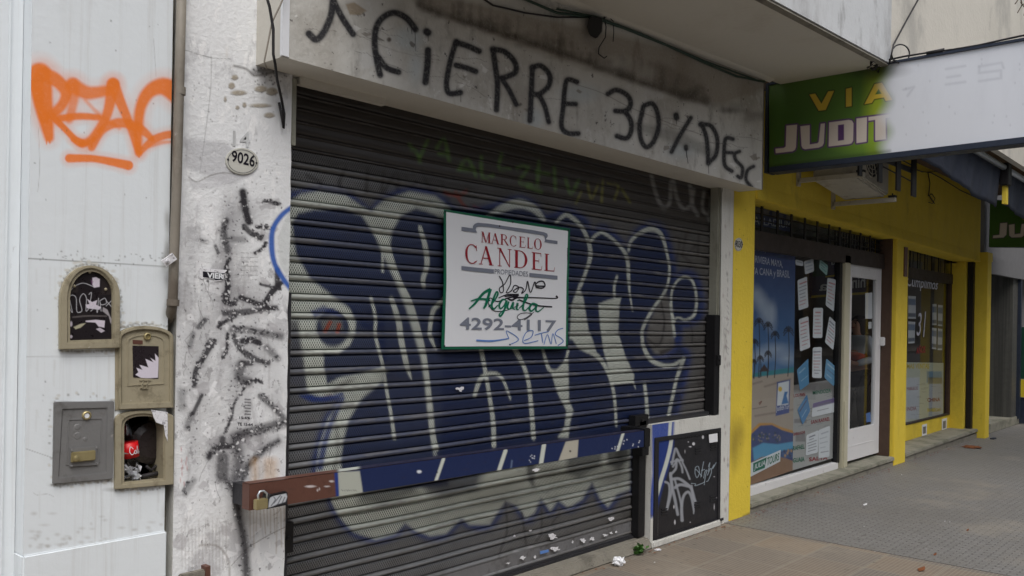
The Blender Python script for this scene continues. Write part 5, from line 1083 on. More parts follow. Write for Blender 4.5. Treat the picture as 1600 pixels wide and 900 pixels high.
MB().plate(pq([(312, 419), (355, 422), (350, 428), (349, 438), (336, 440), (334, 436), (320, 434.5), (316, 437), (312, 434)], -.0025), .002).build('paper', W['torn'], st)
MB().plate(pq([(317, 424), (352, 427), (347, 430), (349, 437), (337, 438), (332, 435), (317, 433)], -.003), .0005).build('black_band', W['ink_black'], st)
g = MB(); text_on(g, 'VIER', pq([(323.5, 425.7), (350, 427.5), (349.5, 436.3), (323.5, 434.2)], -.0036), bold=.04); g.build('lettering', W['ink_white'], st)
g = MB()
for (x, y) in ((383, 655), ): text_on(g, '15-6%', pq([(374, 650.5), (391, 651), (391, 655), (374, 654.5)], -.001), bold=.02); text_on(g, 'TE 15-64', pq([(371, 660), (395, 661), (395, 665.5), (371, 665)], -.001), bold=.02)
tag(g.build('flyer_remains', W['ink_black']), 'remains of a printed flyer with small black numbers low on the weathered column', 'flyer')
def scraps(name, label, Y, items, group=None, m='torn'):
    for it in items:
        x, y, w, h = it[:4]; n_ = 13; w *= .95; h *= .85; L = []
        for k in range(n_):
            a = 2 * math.pi * k / n_; r = .45 + .75 * rng.random(); L.append((x + w / 2 * r * math.cos(a), y + h / 2 * r * math.sin(a)))
        tag(MB().plate(pq(L, Y), .001).build(name, W[m]), it[4] if len(it) > 4 else label, 'paper', group)
scraps('torn_paper', '', .083, [(720, 608, 15, 9, 'white arrow shaped paper scrap left on the blue shutter below the board')])
scraps('torn_paper', 'small torn white paper scrap stuck along the bottom edge of the shutter', .0745, [(863, 838, 18, 12), (817, 872, 12, 9), (911, 844, 10, 10), (925, 842, 9, 7), (946, 836, 10, 6), (895, 847, 4, 6), (955, 833, 5, 5), (794, 880, 7, 4), (836, 870, 5, 6), (868, 858, 16, 10), (963, 831, 5, 4), (955, 811, 10, 8), (829, 829, 5, 4), (804, 838, 4, 4)], 'paper scraps along the shutter foot')
scraps('torn_paper', 'white tag dangling under the middle of the security bar', -.15, [(838, 734, 13, 9, 'white paper tag dangling under the middle of the security bar')])
tag(MB().plate(pq([(844, 861.5), (857, 858.5), (857.5, 862.5), (844.5, 866)], .073), .002).build('blue_sticker', W['ink_blue']), 'small blue and pink sticker low on the shutter among paper scraps', 'sticker')
tag(MB().plate(pq([(1107.5, 679), (1121, 677), (1121.5, 690), (1108.5, 692)], -.014), .001).build('white_sticker', W['paper']), 'square white sticker in the top right corner of the black cabinet', 'sticker')

# ------------------------------------------------------------------ black cabinet in the low wall
bc = thing('utility_cabinet', 'black metal utility cabinet door with silver tags beside the shutter', 'cabinet', at(1070, 830))
CQ = [(1021.5, 846), (1024, 684.5), (1127, 668.5), (1125.5, 815)]
ring(MB(), CQ, [(1028, 838), (1030, 690), (1123, 675), (1121.5, 811)], -.012, .0).build('frame', W['black_metal'], bc, bevel=.002)
def paint_cab(PX, PY):
    p = Paint(PX, PY); X = lambda L: [(900 + x / 6.667, 720 + y / 6.667) for x, y in L]; X8 = lambda L: [(900 + x / 6.667, 590 + y / 6.667) for x, y in L]
    p.poly([(1020, 680), (1054, 678), (1052, 705), (1044, 735), (1035, 765), (1026, 800), (1020, 810)], S(34, 58, 130), 2, .93)
    p.stroke([(1050, 678), (1047, 700), (1041, 724), (1033, 750), (1026, 778)], [5, 6, 6, 6, 4], PALE, .8, .95)
    sv = S(156, 160, 168)
    for L, w in ((X([(1110, 120), (1100, 60), (1060, -15), (1045, 10), (1010, 60)]), 3), (X8([(1000, 900), (1020, 800), (1040, 740), (1075, 810), (1110, 870)]), 3.4), (X8([(990, 880), (1040, 868), (1110, 858)]), 3), (X([(1045, -10), (1040, 80), (990, 140)]), 3.5), (X([(1110, 20), (1150, 100), (1185, 190)]), 2.6),
                 (X([(985, 130), (995, 240), (1030, 400), (1060, 560)]), [4, 4, 4.5, 4]), (X([(985, 150), (1000, 280), (975, 400), (950, 500)]), [4, 4, 4, 3]), (X([(930, 220), (965, 240), (975, 300), (965, 400), (945, 505)]), 3.4), (X([(1010, 190), (1080, 190), (1180, 260)]), 4.2), (X([(1030, 280), (1080, 250), (1150, 260), (1200, 290), (1240, 430)]), 4.4),
                 (X([(1030, 200), (1070, 340), (1100, 470)]), 3), (X([(1105, 620), (1100, 480), (1120, 370), (1165, 325), (1200, 370), (1225, 500), (1225, 550)]), [5, 4.5, 4, 4, 4, 3, 1.5]), (X([(1205, 260), (1220, 380), (1250, 430)]), 3)): p.stroke(L, w, sv, 1, .9)
    th_ = S(170, 186, 198)
    for L in ([(1240, 110), (1245, 70), (1275, 60), (1285, 130), (1260, 175), (1240, 130), (1250, 90), (1310, 160)], [(1300, 170), (1320, 60), (1330, 10)], [(1310, 100), (1340, 90)], [(1330, 180), (1345, 110), (1365, 100), (1350, 150), (1335, 250)], [(1370, 150), (1400, 80), (1410, 120), (1380, 200), (1360, 215)], [(1410, 90), (1440, 40), (1425, 80), (1460, 20)], [(1200, 235), (1245, 240), (1240, 260), (1300, 240), (1340, 220)], [(1380, 60), (1395, 20), (1380, 110)]): p.stroke(X(L), .9, th_, .5, .85)
    for (x, y, w, h) in ((1020, 480, 6, 22), (1030, 640, 8, 30), (1440, 480, 4, 30), (1440, 165, 6, 5), (1190, 640, 5, 5), (1470, 385, 5, 5), (830, 760, 3, 20)): p.ell(900 + x / 6.667, 720 + y / 6.667, w / 6.6, h / 9, S(216, 216, 222), .6, .9)
    for (x, y, w, h) in ((1322, 620, 10, 24), (1225, 690, 14, 22), (1190, 720, 12, 8), (1170, 670, 6, 6), (1135, 770, 3, 16)): p.ell(900 + x / 6.667, 590 + y / 6.667, w / 6.6, h / 9, S(216, 216, 222), .6, .9)
    return p.rgba()
IQ = [(1030, 690), (1123, 675), (1121.5, 811), (1028, 838)]
grid_mesh('cabinet_door', *pq(IQ, -.0045), 230, 260, paint_cab, W['black_metal'], bc)
for (x, y) in ((1038, 803), (1090, 792), (1114, 783), (1091, 708), (1115, 702)):
    v_ = MB()
    for k in range(3): v_.bar(at(x - 4.5, y + 1 - k * 3.9, -.007), at(x + 4.5, y - .6 - k * 3.9, -.007), .006, .008, up=(0, 0, 1))
    v_.build('vent_louvre', W['black_metal'], bc)
MB().box(at(1021, 846)[0], at(1127, 818)[0], -.02, -.0125, at(1021.5, 846)[2] - .004, at(1021.5, 846)[2] + .016).build('bottom_edge', W['steel_dark'], bc)

# ------------------------------------------------------------------ cables on the facade
wall_ = lambda x, y: at(x, y, -.012)
t = MB().tube([at(*q, -.24) for q in ((412, -20), (421, 10), (427, 45), (427, 85), (430, 100))] + [at(*q, -.12) for q in ((433, 125),)] + [at(*q, -.02) for q in ((440, 155), (444, 178), (443, 200), (441, 185), (436, 160))], .006, 8)
tag(t.build('loose_cable', W['cable'], smooth=True), 'thick black cable hanging down the left end of the lintel', 'cable')
t = MB().tube([at(*q, -.23) for q in ((450, -20), (437, 10), (425, 35), (418, 70), (413, 96), (417, 108))], .004, 6)
tag(t.build('loose_cable', W['pipe'], smooth=True), 'thin grey cable crossing behind the thick black one at the lintel corner', 'cable')
t = MB().tube([at(*q, -.215) for q in ((745, -30), (800, -10), (870, 20), (925, 27), (975, 44), (1040, 70), (1103, 99), (1150, 119), (1195, 128))], .008, 8).tube([at(*q, -.222) for q in ((870, 14), (930, 26), (1000, 52), (1103, 96), (1180, 124))], .006, 6)
tag(t.build('facade_cable', W['cable_green'], smooth=True), 'bundle of dark green cables running along the wall just under the canopy', 'cable')
t = MB().tube([at(*q, -.21) for q in ((740, -12), (770, 8), (820, 20), (870, 27), (922, 27))], .005, 6)
tag(t.build('slack_cable', W['cable'], smooth=True), 'slack black cable sagging to the junction box above the lintel', 'cable')
jb = thing('junction_box', 'black melted junction box with dangling wires above the spray lettering', 'junction box', at(930, 55, -.2))
MB().slab(pq([(921, 26), (941, 28), (940, 48), (932, 61), (921, 55), (917, 42)], -.25), pq([(922, 24), (942, 28), (941, 50), (933, 60), (922, 55), (918, 42)], -.203)).build('box', W['black_lock'], jb, bevel=.006)
MB().tube([at(*q, -.22) for q in ((944, 26), (947, 42), (946, 58), (936, 74), (935, 84), (944, 91), (948, 88))], .0035, 6).tube([at(*q, -.22) for q in ((940, 30), (950, 25), (958, 33), (959, 50), (958, 65))], .003, 6).build('loose_wires', W['cable'], jb, smooth=True)

# ------------------------------------------------------------------ yellow travel agency building
yb = thing('yellow_shop_building', 'yellow painted shop building with pillars beside the shuttered front', 'building', (10, .3, 0))
def paint_p1(PX, PY):
    p = Paint(PX, PY)
    p.ell(1150, 690, 6, 22, S(120, 100, 40), 9, .6); p.ell(1157, 675, 4, 10, S(120, 100, 40), 7, .5); p.ell(1146, 700, 3, 20, S(110, 92, 44), 5, .5)
    p.poly([(1160, 806), (1172, 800), (1172, 806), (1164, 812)], S(130, 110, 60), 1.5, .8)
    for k in range(12): p.ell(1142 + 34 * rng.random(), 320 + 480 * rng.random(), .6, .8, S(90, 74, 40), .6, .6)
    return p.rgba()
grid_mesh('pillar', (6.418, -.001, 2.654), (6.785, -.001, 2.654), (6.785, -.001, 0), (6.418, -.001, 0), 60, 300, paint_p1, W['yellow'], yb)
MB().box(6.418, 6.785, .0, .25, 0, 2.654).build('pillar', W['yellow'], yb)
MB().box(10.295, 10.69, 0, .25, 0, 2.62).build('pillar', W['yellow'], yb, bevel=.006)
MB().box(13.80, 14.02, -.1, .5, 0, 2.53).box(13.80, 14.08, -.1, .5, 2.53, 2.66).build('pillar', W['yellow'], yb, bevel=.006)
bz0, bz1 = 2.632, 2.528
def zb(x): return bz0 + (bz1 - bz0) * (x - 6.78) / (13.3 - 6.78)
MB().slab([(6.503, 0, zb(6.5)), (13.80, 0, zb(13.8)), (13.80, 0, 3.52), (6.503, 0, 3.56)], [(6.503, .3, zb(6.5)), (13.80, .3, zb(13.8)), (13.80, .3, 3.52), (6.503, .3, 3.56)]).build('upper_wall', W['yellow'], yb)
MB().slab([(6.79, -.018, zb(6.79) - .002), (13.79, -.018, zb(13.79) - .002), (13.79, -.002, zb(13.79) + .13), (6.79, -.002, zb(6.79) + .13)], [(6.79, .2, zb(6.79) - .002), (13.79, .2, zb(13.79) - .002), (13.79, .2, zb(13.79) + .1), (6.79, .2, zb(6.79) + .1)]).build('beam_edge', W['yellow'], yb, bevel=.008)
MB().box(10.52, 10.63, -.012, .0, 2.16, 2.50).build('removed_sign_patch', W['bar_brown'], yb)
MB().slab([(6.787, -.012, .05), (10.292, -.012, .062), (10.292, -.012, .108), (6.787, -.012, .088)], [(6.787, .32, .05), (10.292, .32, .062), (10.292, .32, .112), (6.787, .32, .095)]).build('sill', W['sill'], yb, bevel=.008)
MB().box(6.787, 10.292, .004, .3, 0, .052).build('sill_riser', W['concrete'], yb)
MB().slab([(10.693, -.012, .06), (13.797, -.012, .09), (13.797, -.012, .135), (10.693, -.012, .105)], [(10.693, .5, .06), (13.797, .5, .09), (13.797, .5, .14), (10.693, .5, .11)]).build('sill', W['sill'], yb, bevel=.008)
MB().box(10.693, 13.797, .004, .4, 0, .07).build('sill_riser', W['concrete'], yb)
G2 = .34
MB().box(10.691, 13.60, G2 - .02, G2 + .1, .1, .325).build('window_plinth', W['yellow'], yb)
MB().box(13.60, 13.80, G2 - .2, G2 + .4, .1, 2.6).build('recess_return', W['yellow'], yb)
MB().slab([(6.835, -1.05, 3.455), (14.1, -1.05, 3.40), (14.1, -1.05, 5.6), (6.835, -1.05, 5.6)], [(6.835, -.98, 3.455), (14.1, -.98, 3.40), (14.1, -.98, 5.6), (6.835, -.98, 5.6)]).build('canopy_fascia', W['fascia2'], yb)
MB().slab([(6.835, -.978, 3.53), (14.1, -.978, 3.47), (14.1, -.978, 5.4), (6.835, -.978, 5.4)], [(6.835, .0, 3.56), (14.1, .0, 3.50), (14.1, .0, 5.4), (6.835, .0, 5.4)]).build('canopy', W['brown_soffit'], yb)
MB().box(6.84, 14.1, .002, .6, 3.565, 7).build('back_wall', W['yellow'], yb)
# hollow shop room
MB().box(6.8, 13.6, .45, 5.0, .02, .12).build('room_floor', W['interior_floor'], yb)
MB().box(6.8, 13.6, 5.0, 5.1, .12, 2.8).box(6.72, 6.8, .25, 5.1, .12, 2.8).box(13.57, 13.597, .42, 5.1, .12, 2.8).box(13.6, 13.9, .25, .45, 2.5, 2.8).build('room_wall', W['interior'], yb)
MB().box(6.8, 13.6, .31, 5.0, 2.78, 2.86).build('room_ceiling', W['interior_ceiling'], yb)
MB().box(6.8, 13.6, .3, .45, .02, .12).build('room_threshold', W['interior_floor'], yb)

# ------------------------------------------------------------------ shop window and door of the agency
G1 = .17
X1 = lambda px: at(px, 560, G1)[0]
P1 = lambda x, y: at(x, y, G1)
sw = thing('shop_window', 'wide travel agency window with palm beach poster and taped leaflets', 'shop window', (8, G1, .1))
zf0, zf1 = .088, .168
xw0, xw1 = 6.787, X1(1308)
MB().box(xw0, xw1, G1 - .03, G1 + .03, zf0, zf1).build('bottom_rail', W['white_frame'], sw, bevel=.004)
MB().box(X1(1306), X1(1310), G1 - .028, G1 + .03, zf1 - .01, 2.30).build('window_post', W['black_lock'], sw)
MB().quad((xw0, G1 + .004, zf1), (X1(1307), G1 + .004, zf1), (X1(1307), G1 + .004, 2.24), (xw0, G1 + .004, 2.24)).build('glass_pane', W['glass'], sw)
MB().box(xw0, 10.29, G1 - .05, G1 + .04, 2.235, 2.40).build('header_beam', W['header'], sw, bevel=.004)
MB().quad((xw0, G1 + .004, 2.4), (10.29, G1 + .004, 2.4), (10.29, G1 + .004, 2.62), (xw0, G1 + .004, 2.62)).build('transom_pane', W['glass'], sw)
g = MB()
for x in (1190, 1214.7, 1236.5, 1257.5, 1277, 1295.7, 1312, 1328.7, 1345, 1360): X_ = at(x, 360, G1 - .03)[0]; g.box(X_ - .018, X_ + .018, G1 - .035, G1 - .025, 2.39, 2.63)
for z_ in (2.445, 2.50, 2.555): g.box(xw0, 10.29, G1 - .024, G1 - .016, z_ - .005, z_ + .005)
for k in range(18): g.box(8.9 + k * .075, 8.9 + k * .075 + .014, G1 - .012, G1 - .004, 2.40, 2.56)
g.build('transom_grille', W['grille'], sw)
MB().box(10.25, 10.294, .045, G1 + .05, .11, 2.63).build('side_shutter_guide', W['brown_wood'], sw, bevel=.004)
sd = thing('shop_door', 'white framed glass door of the travel agency standing beside the second pillar', 'door', (9.8, G1, .1))
MB().box(X1(1311), X1(1319.5), G1 - .05, G1 + .03, .10, 2.32).box(X1(1312), X1(1315), G1 - .062, G1 - .05, .10, .8).build('door_post', W['cream_post'], sd, bevel=.005)
dx0, dx1, dz0, dz1 = X1(1320.5), 10.245, .145, 2.235
MB().box(dx0, dx0 + .105, G1 - .02, G1 + .02, dz0, dz1).box(dx1 - .15, dx1, G1 - .02, G1 + .02, dz0, dz1).box(dx0 + .105, dx1 - .15, G1 - .02, G1 + .02, dz1 - .13, dz1).box(dx0 + .105, dx1 - .15, G1 - .02, G1 + .02, dz0, dz0 + .33).box(dx0 + .105, dx1 - .15, G1 - .024, G1 - .02, dz0 + .15, dz0 + .155).build('door_frame', W['white_frame'], sd)
MB().quad((dx0 + .1, G1, dz0 + .3), (dx1 - .1, G1, dz0 + .3), (dx1 - .1, G1, dz1 - .1), (dx0 + .1, G1, dz1 - .1)).build('glass_pane', W['glass'], sd)
MB().box(dx1 - .03, dx1 + .03, G1 - .07, G1 - .02, 1.36, 1.46).build('handle', W['white_frame'], sd, bevel=.008)
MB().box(dx0 - .02, dx1, G1 - .03, G1 + .03, dz1 + .003, 2.30).build('top_frame', W['white_frame'], sd)
tag(MB().plate(pq([(1352, 458), (1363, 457), (1363, 498), (1352, 498)], G1 + .01), .001).build('door_notice', W['paper']), 'tall cream notice taped inside the door glass', 'notice')
tag(MB().plate(pq([(1357, 503), (1362, 503), (1362, 513), (1357, 514)], G1 + .01), .001).build('door_sticker', W['paper']), 'small white sticker inside the door glass under the cream notice', 'sticker')
tag(MB().plate(pq([(1353, 646), (1360, 644), (1361, 659), (1354, 660)], G1 + .01), .001).build('door_sticker', W['ink_blue']), 'blue card sticker low in the corner of the door glass', 'sticker')

def paint_beach(PX, PY):
    p = Paint(PX, PY)
    v = np.clip((PY - 385) / 190, 0, 1)[:, None]; p.c[:] = np.array(S(60, 70, 122)) * (1 - v) + np.array(S(88, 128, 172)) * v; p.a[:] = 1
    for (x, y, rx, ry) in ((1188, 470, 9, 12), (1196, 488, 8, 14), (1206, 500, 5, 12), (1182, 458, 6, 8), (1212, 545, 16, 6), (1190, 556, 14, 7), (1230, 560, 12, 7), (1206, 484, 4, 8)): p.ell(x, y, rx, ry, S(196, 206, 220), 7, .65)
    p.poly([(1165, 585), (1250, 572), (1250, 582), (1165, 592)], S(60, 140, 150), 1, 1); p.poly([(1165, 591), (1250, 581), (1250, 760), (1165, 770)], S(180, 166, 152), 1.2, 1)
    for L in ([(1176, 600), (1190, 596)], [(1195, 604), (1235, 592)], [(1180, 650), (1240, 640)]): p.stroke(L, 2.5, S(120, 100, 96), 1.5, .6)
    dk = S(44, 40, 44)
    for (x, y, yb_, s_) in ((1186, 503, 590, 7), (1200, 509, 590, 7), (1211, 523, 590, 6.5), (1232, 517, 588, 8), (1179, 535, 592, 6), (1188, 560, 590, 5), (1200, 553, 588, 5.5), (1178, 565, 590, 4)):
        p.stroke([(x, y), (x + 1, (y + yb_) / 2), (x - 1, yb_)], 1.3, dk, .5, .95)
        for a in np.linspace(-.4, math.pi + .4, 9): p.stroke([(x, y), (x + s_ * .6 * math.cos(a), y - s_ * .9 * math.sin(a)), (x + s_ * math.cos(a), y - s_ * 1.1 * math.sin(a) + s_ * .5)], 1.5, dk, .6, .9)
    p.poly([(1186, 581), (1194, 569), (1202, 580)], S(70, 52, 46), .8, 1); p.stroke([(1189, 580), (1189, 589)], 1, dk, .5); p.stroke([(1199, 579), (1199, 588)], 1, dk, .5)
    p.poly([(1214, 597), (1235, 593), (1233, 645), (1212, 650)], S(78, 92, 150), .8, 1); p.poly([(1216, 599), (1233, 595), (1232, 632), (1214, 634)], S(222, 226, 230), .6, 1); p.ell(1219, 608, 3, 4, S(226, 188, 70), .8); p.poly([(1221, 632), (1226, 612), (1231, 612), (1229, 618), (1232, 630)], S(60, 120, 180), .8)
    p.stroke([(1186, 630), (1190, 627), (1187, 632)], 1.4, S(120, 60, 50), .5); p.stroke([(1176, 639), (1198, 635)], 1.4, S(110, 100, 96), .6, .7, sm=False)
    p.poly([(1165, 690), (1172, 674), (1186, 661), (1206, 661), (1222, 668), (1250, 676), (1250, 735), (1165, 740)], S(200, 150, 80), 1, 1); p.poly([(1165, 694), (1174, 678), (1188, 665), (1206, 664), (1222, 672), (1250, 680), (1250, 728), (1165, 736)], S(70, 82, 130), 1, 1)
    for k in range(40): p.ell(1176 + 44 * rng.random(), 676 + 14 * rng.random(), 1.2, 1.4, S(150, 140, 130) if k % 2 else S(60, 80, 60), .7, .8)
    p.poly([(1176, 700), (1192, 692), (1215, 694), (1240, 690), (1240, 715), (1200, 716), (1178, 720)], S(90, 160, 200), 1.2, 1); p.poly([(1215, 706), (1240, 700), (1240, 724), (1214, 722)], S(52, 62, 120), 1.5, .8)
    for k in range(10): p.ell(1214 + 24 * rng.random(), 702 + 10 * rng.random(), 1.5, 2.2, S(190, 150, 90) if k % 2 else S(60, 60, 90), .8, .9)
    p.poly([(1165, 735), (1175, 722), (1190, 714), (1210, 712), (1228, 716), (1250, 724), (1250, 770), (1165, 770)], S(146, 112, 88), 1, 1)
    return p.rgba()
bp = thing('beach_poster', 'tall blue poster of palms on a beach filling the left part of the window', 'poster', at(1207, 745, G1 + .015))
PQ = [(1165, 366), (1243, 380), (1238.5, 735), (1160, 762)]
grid_mesh('poster_print', *pq(PQ, G1 + .012), 130, 520, paint_beach, W['poster'], bp)
g = MB()
YT = G1 + .0105
text_on(g, 'RIVIERA MAYA,', pq([(1180, 399), (1223, 408), (1223, 420), (1180, 412)], YT), bold=.01); text_on(g, 'PUNTA CANA y BRASIL', pq([(1160, 416), (1234, 423), (1234, 438), (1160, 430)], YT), bold=.01)
text_on(g, 'una gran Familia y Caribe todo incluido en', pq([(1165, 384), (1239, 393), (1239, 401), (1165, 392)], YT), shear=.3)
text_on(g, 'JudithTur', pq([(1212.5, 635), (1233.5, 631), (1233, 641), (1212.5, 645)], YT), bold=.02)
g.build('lettering', W['ink_pale'], bp)
MB().plate(pq([(1165, 727), (1220, 703), (1219, 721), (1165, 749)], YT), .0008).build('logo_strip', W['ink_white'], bp); MB().plate(pq([(1177, 724), (1198, 714.5), (1195, 731), (1177, 738)], YT - .001), .0005).build('logo_block', W['ink_green'], bp)
g = MB(); text_on(g, 'TOURS', pq([(1199, 715), (1218, 707), (1217, 719), (1198, 728)], YT - .0015), bold=.02); g.build('lettering', W['ink_green'], bp)
g = MB(); text_on(g, 'JULIA', pq([(1179, 726), (1197, 718), (1195, 729), (1178, 736)], YT - .002), bold=.02); g.build('lettering', W['ink_white'], bp)
def paint_tp(PX, PY):
    p = Paint(PX, PY); p.c[:] = S(62, 74, 122); p.a[:] = 1; p.poly([(1160, 300), (1240, 320), (1240, 332), (1160, 316)], S(120, 116, 110), 2); return p.rgba()
tp_ = thing('transom_poster', 'blue poster strip behind the barred transom above the beach poster', 'poster', at(1205, 350, G1 + .02))
grid_mesh('poster_print', *pq([(1168, 308), (1238, 326), (1238, 364), (1168, 352)], G1 + .02), 60, 40, paint_tp, W['poster'], tp_)
g = MB(); text_on(g, 'PALLADIUM', pq([(1172, 337), (1236, 346), (1236, 357), (1172, 349)], G1 + .018)); g.build('lettering', W['ink_pale'], tp_)

def leaflet(label, quad, lines, m='paper', lc=S(196, 70, 80), bgc=None, dy=.012, hdr=None):
    def fn(PX, PY):
        p = Paint(PX, PY); q = np.array(quad, float)
        if bgc is not None: p.c[:] = bgc; p.a[:] = 1
        if hdr is not None:
            p.poly([q[0], q[1], q[1] + (q[2] - q[1]) * hdr[1], q[0] + (q[3] - q[0]) * hdr[1]], hdr[0], 1, .95)
        for k in range(lines):
            t = .12 + .8 * (k + .3) / lines; a = q[0] + (q[3] - q[0]) * t; b = q[1] + (q[2] - q[1]) * t; u0 = .12 + .15 * rng.random(); u1 = .6 + .3 * rng.random()
            p.stroke([a + (b - a) * u0, a + (b - a) * u1], 1.1 if k else 2.0, lc if rng.random() < .7 else S(90, 90, 110), .5, .75, sm=False)
        return p.rgba()
    q = np.array(quad, float); c_ = q.mean(0); r = 2.0
    # rounded outline
    L = []
    for k in range(4):
        a, b, d = q[k - 1], q[k], q[(k + 1) % 4]; ua = (a - b) / np.linalg.norm(a - b); ud = (d - b) / np.linalg.norm(d - b)
        L += [tuple(b + ua * r), tuple(b + (ua + ud) * r * .3), tuple(b + ud * r)]
    W_ = int(max(8, np.ptp(q[:, 0]) * 1.5)); H_ = int(max(8, np.ptp(q[:, 1]) * 1.5))
    o = grid_mesh('leaflet', *pq(quad, G1 + dy), W_, H_, fn, W[m], None, hole=lambda x, y: ~inpoly(x, y, L))
    return tag(o, label, 'leaflet', 'leaflets taped inside the agency window')
leaflet('white leaflet taped highest in the window right of the poster', [(1256, 408), (1271, 404), (1272, 424), (1258, 429)], 3, lc=S(130, 150, 180))
leaflet('pale green tilted leaflet taped highest before the door post', [(1281, 405), (1294, 415), (1292, 431), (1280, 419)], 3, lc=S(90, 160, 150), bgc=S(170, 206, 200))
leaflet('long white leaflet in the second row next to the beach poster', [(1246, 438), (1261, 432), (1263, 480), (1248, 485)], 7)
leaflet('long tilted white leaflet in the second row before the door post', [(1293, 434), (1306, 437), (1303, 487), (1290, 477)], 7)
leaflet('white leaflet in the centre of the window third row', [(1271, 481), (1286, 481), (1285, 528), (1270, 528)], 7)
leaflet('white leaflet in the third row next to the beach poster', [(1248, 499), (1263, 494), (1266, 543), (1250, 549)], 7)
leaflet('tilted white leaflet in the third row before the door post', [(1296, 494), (1307, 505), (1302, 547), (1289, 535)], 7)
leaflet('white leaflet in the centre of the window fourth row', [(1270, 543), (1284, 542), (1284, 591), (1269, 590)], 8)
leaflet('blue diamond leaflet next to the beach poster under the white leaflets', [(1245, 578), (1263, 560), (1264, 600), (1250, 610)], 2, lc=S(170, 200, 220), bgc=S(96, 150, 190))
leaflet('blue diamond leaflet before the door post under the white leaflets', [(1291, 560), (1307, 574), (1303, 604), (1288, 590)], 3, lc=S(190, 210, 226), bgc=S(110, 160, 196))
leaflet('blue diamond leaflet in front of the grey offers sheet', [(1246, 640), (1261, 616), (1266, 642), (1254, 664)], 2, lc=S(170, 200, 220), bgc=S(90, 140, 186), dy=.0105)
leaflet('colour printed landscape card with purple and teal bands', [(1270, 630), (1308, 620), (1308, 643), (1268, 652)], 2, lc=S(120, 120, 130), dy=.0105, hdr=(S(110, 90, 140), .35))
leaflet('white letter sized notice with a printed pin symbol on the offers sheet', [(1260, 680), (1279, 672), (1278, 707), (1259, 712)], 6, lc=S(90, 96, 110), dy=.0105)
leaflet('faint white calendar page right of the notice on the offers sheet', [(1279, 672), (1297, 665), (1296, 714), (1279, 716)], 5, lc=S(170, 174, 186), dy=.0105)
leaflet('small white corner leaflet reaching up beside the beach poster', [(1243, 405), (1255, 408), (1255, 416), (1243, 414)], 1, lc=S(170, 170, 176))
of = thing('offers_sheet', 'large grey sheet listing offers at the bottom right of the agency window', 'poster', at(1270, 740, G1 + .02))
def paint_of(PX, PY):
    p = Paint(PX, PY); p.c[:] = S(176, 176, 174); p.a[:] = 1
    p.poly([(1236, 598), (1306, 594), (1306, 612), (1236, 612)], S(96, 88, 84), 4, .7)
    for (a, b, c_, d) in ((1241, 655, 1260, 661), (1243, 676, 1258, 690), (1300, 600, 1306, 640), (1266, 600, 1280, 608)): p.poly([(a, b), (c_, b), (c_, d), (a, d)], S(130, 126, 128), 1, .8)
    for k in range(34):
        x = 1242 + 54 * rng.random(); y = 612 + 110 * rng.random(); p.stroke([(x, y), (x + 8, y - 2)], .9, S(120, 120, 124), .5, .5, sm=False)
    p.stroke([(1305, 596), (1303, 720)], 3, S(90, 80, 110), 1.5, .6); return p.rgba()
grid_mesh('poster_print', *pq([(1239.5, 602), (1306, 592), (1304, 715), (1238.5, 735)], G1 + .016), 100, 180, paint_of, W['poster'], of)
YO = G1 + .0145
g = MB(); text_on(g, 'SALTA', pq([(1264, 715), (1293, 711), (1293, 718), (1264, 721)], YO), bold=.03); text_on(g, 'LOS PAN', pq([(1240, 616), (1258, 613), (1258, 619), (1240, 621)], YO), bold=.02); text_on(g, 'SAN RAFAEL', pq([(1267, 657), (1297, 651), (1297, 657), (1267, 663)], YO), bold=.02); text_on(g, 'BARILOCHE', pq([(1240, 676), (1258, 673), (1258, 677), (1240, 681)], YO), bold=.02); g.build('lettering', W['ink_red'], of)
g = MB(); text_on(g, 'RAFAEL', pq([(1239, 697), (1257, 694), (1257, 701), (1239, 704)], YO), bold=.03); text_on(g, 'GUAIA', pq([(1239, 716), (1257, 713), (1257, 721), (1239, 723)], YO), bold=.03); text_on(g, 'MENDOZA', pq([(1270, 611), (1298, 607), (1298, 613), (1270, 617)], YO), bold=.02); g.build('lettering', W['ink_green'], of)

# glass reflection of a sign across the street, built as a board inside
hb_ = thing('reflected_sign_board', 'reflection of a street sign built as a dark purple board with reversed white lettering and yellow lines', 'sign', at(1300, 460, 1.2))
YH = 1.2
purple = mat('reflected_sign_purple', S(52, 46, 82), .5, var=.05); ystripe = mat('yellow_stripe', S(214, 190, 50), .5, var=.05); greenp = mat('green_panel', S(22, 66, 50), .5)
MB().plate(pq([(1268, 404), (1356, 398), (1356, 460), (1268, 464)], YH), .03).build('board', purple, hb_)
MB().plate(pq([(1290, 431), (1356, 424), (1356, 426.5), (1290, 433.5)], YH - .002), .001).plate(pq([(1268, 462), (1356, 456), (1356, 459.5), (1268, 465.5)], YH - .002), .001).build('stripe', ystripe, hb_)
MB().plate(pq([(1270, 403), (1294, 402), (1294, 431), (1270, 432)], YH - .003), .002).build('green_panel', greenp, hb_)
g = MB(); text_on(g, 'nim', pq([(1326, 434), (1352, 431), (1352, 449), (1326, 451)], YH - .003), bold=.02, mirror=True); text_on(g, 'ela', pq([(1280, 440), (1312, 437), (1312, 452), (1280, 455)], YH - .003), bold=.02, mirror=True); text_on(g, 'rd', pq([(1299, 405), (1310, 404), (1310, 413), (1299, 414)], YH - .003), bold=.02, mirror=True)
g.build('lettering', W['ink_white'], hb_)
dk_ = thing('shop_desk', 'white desk with papers standing inside the travel agency', 'desk', (9.6, 2.2, .12))
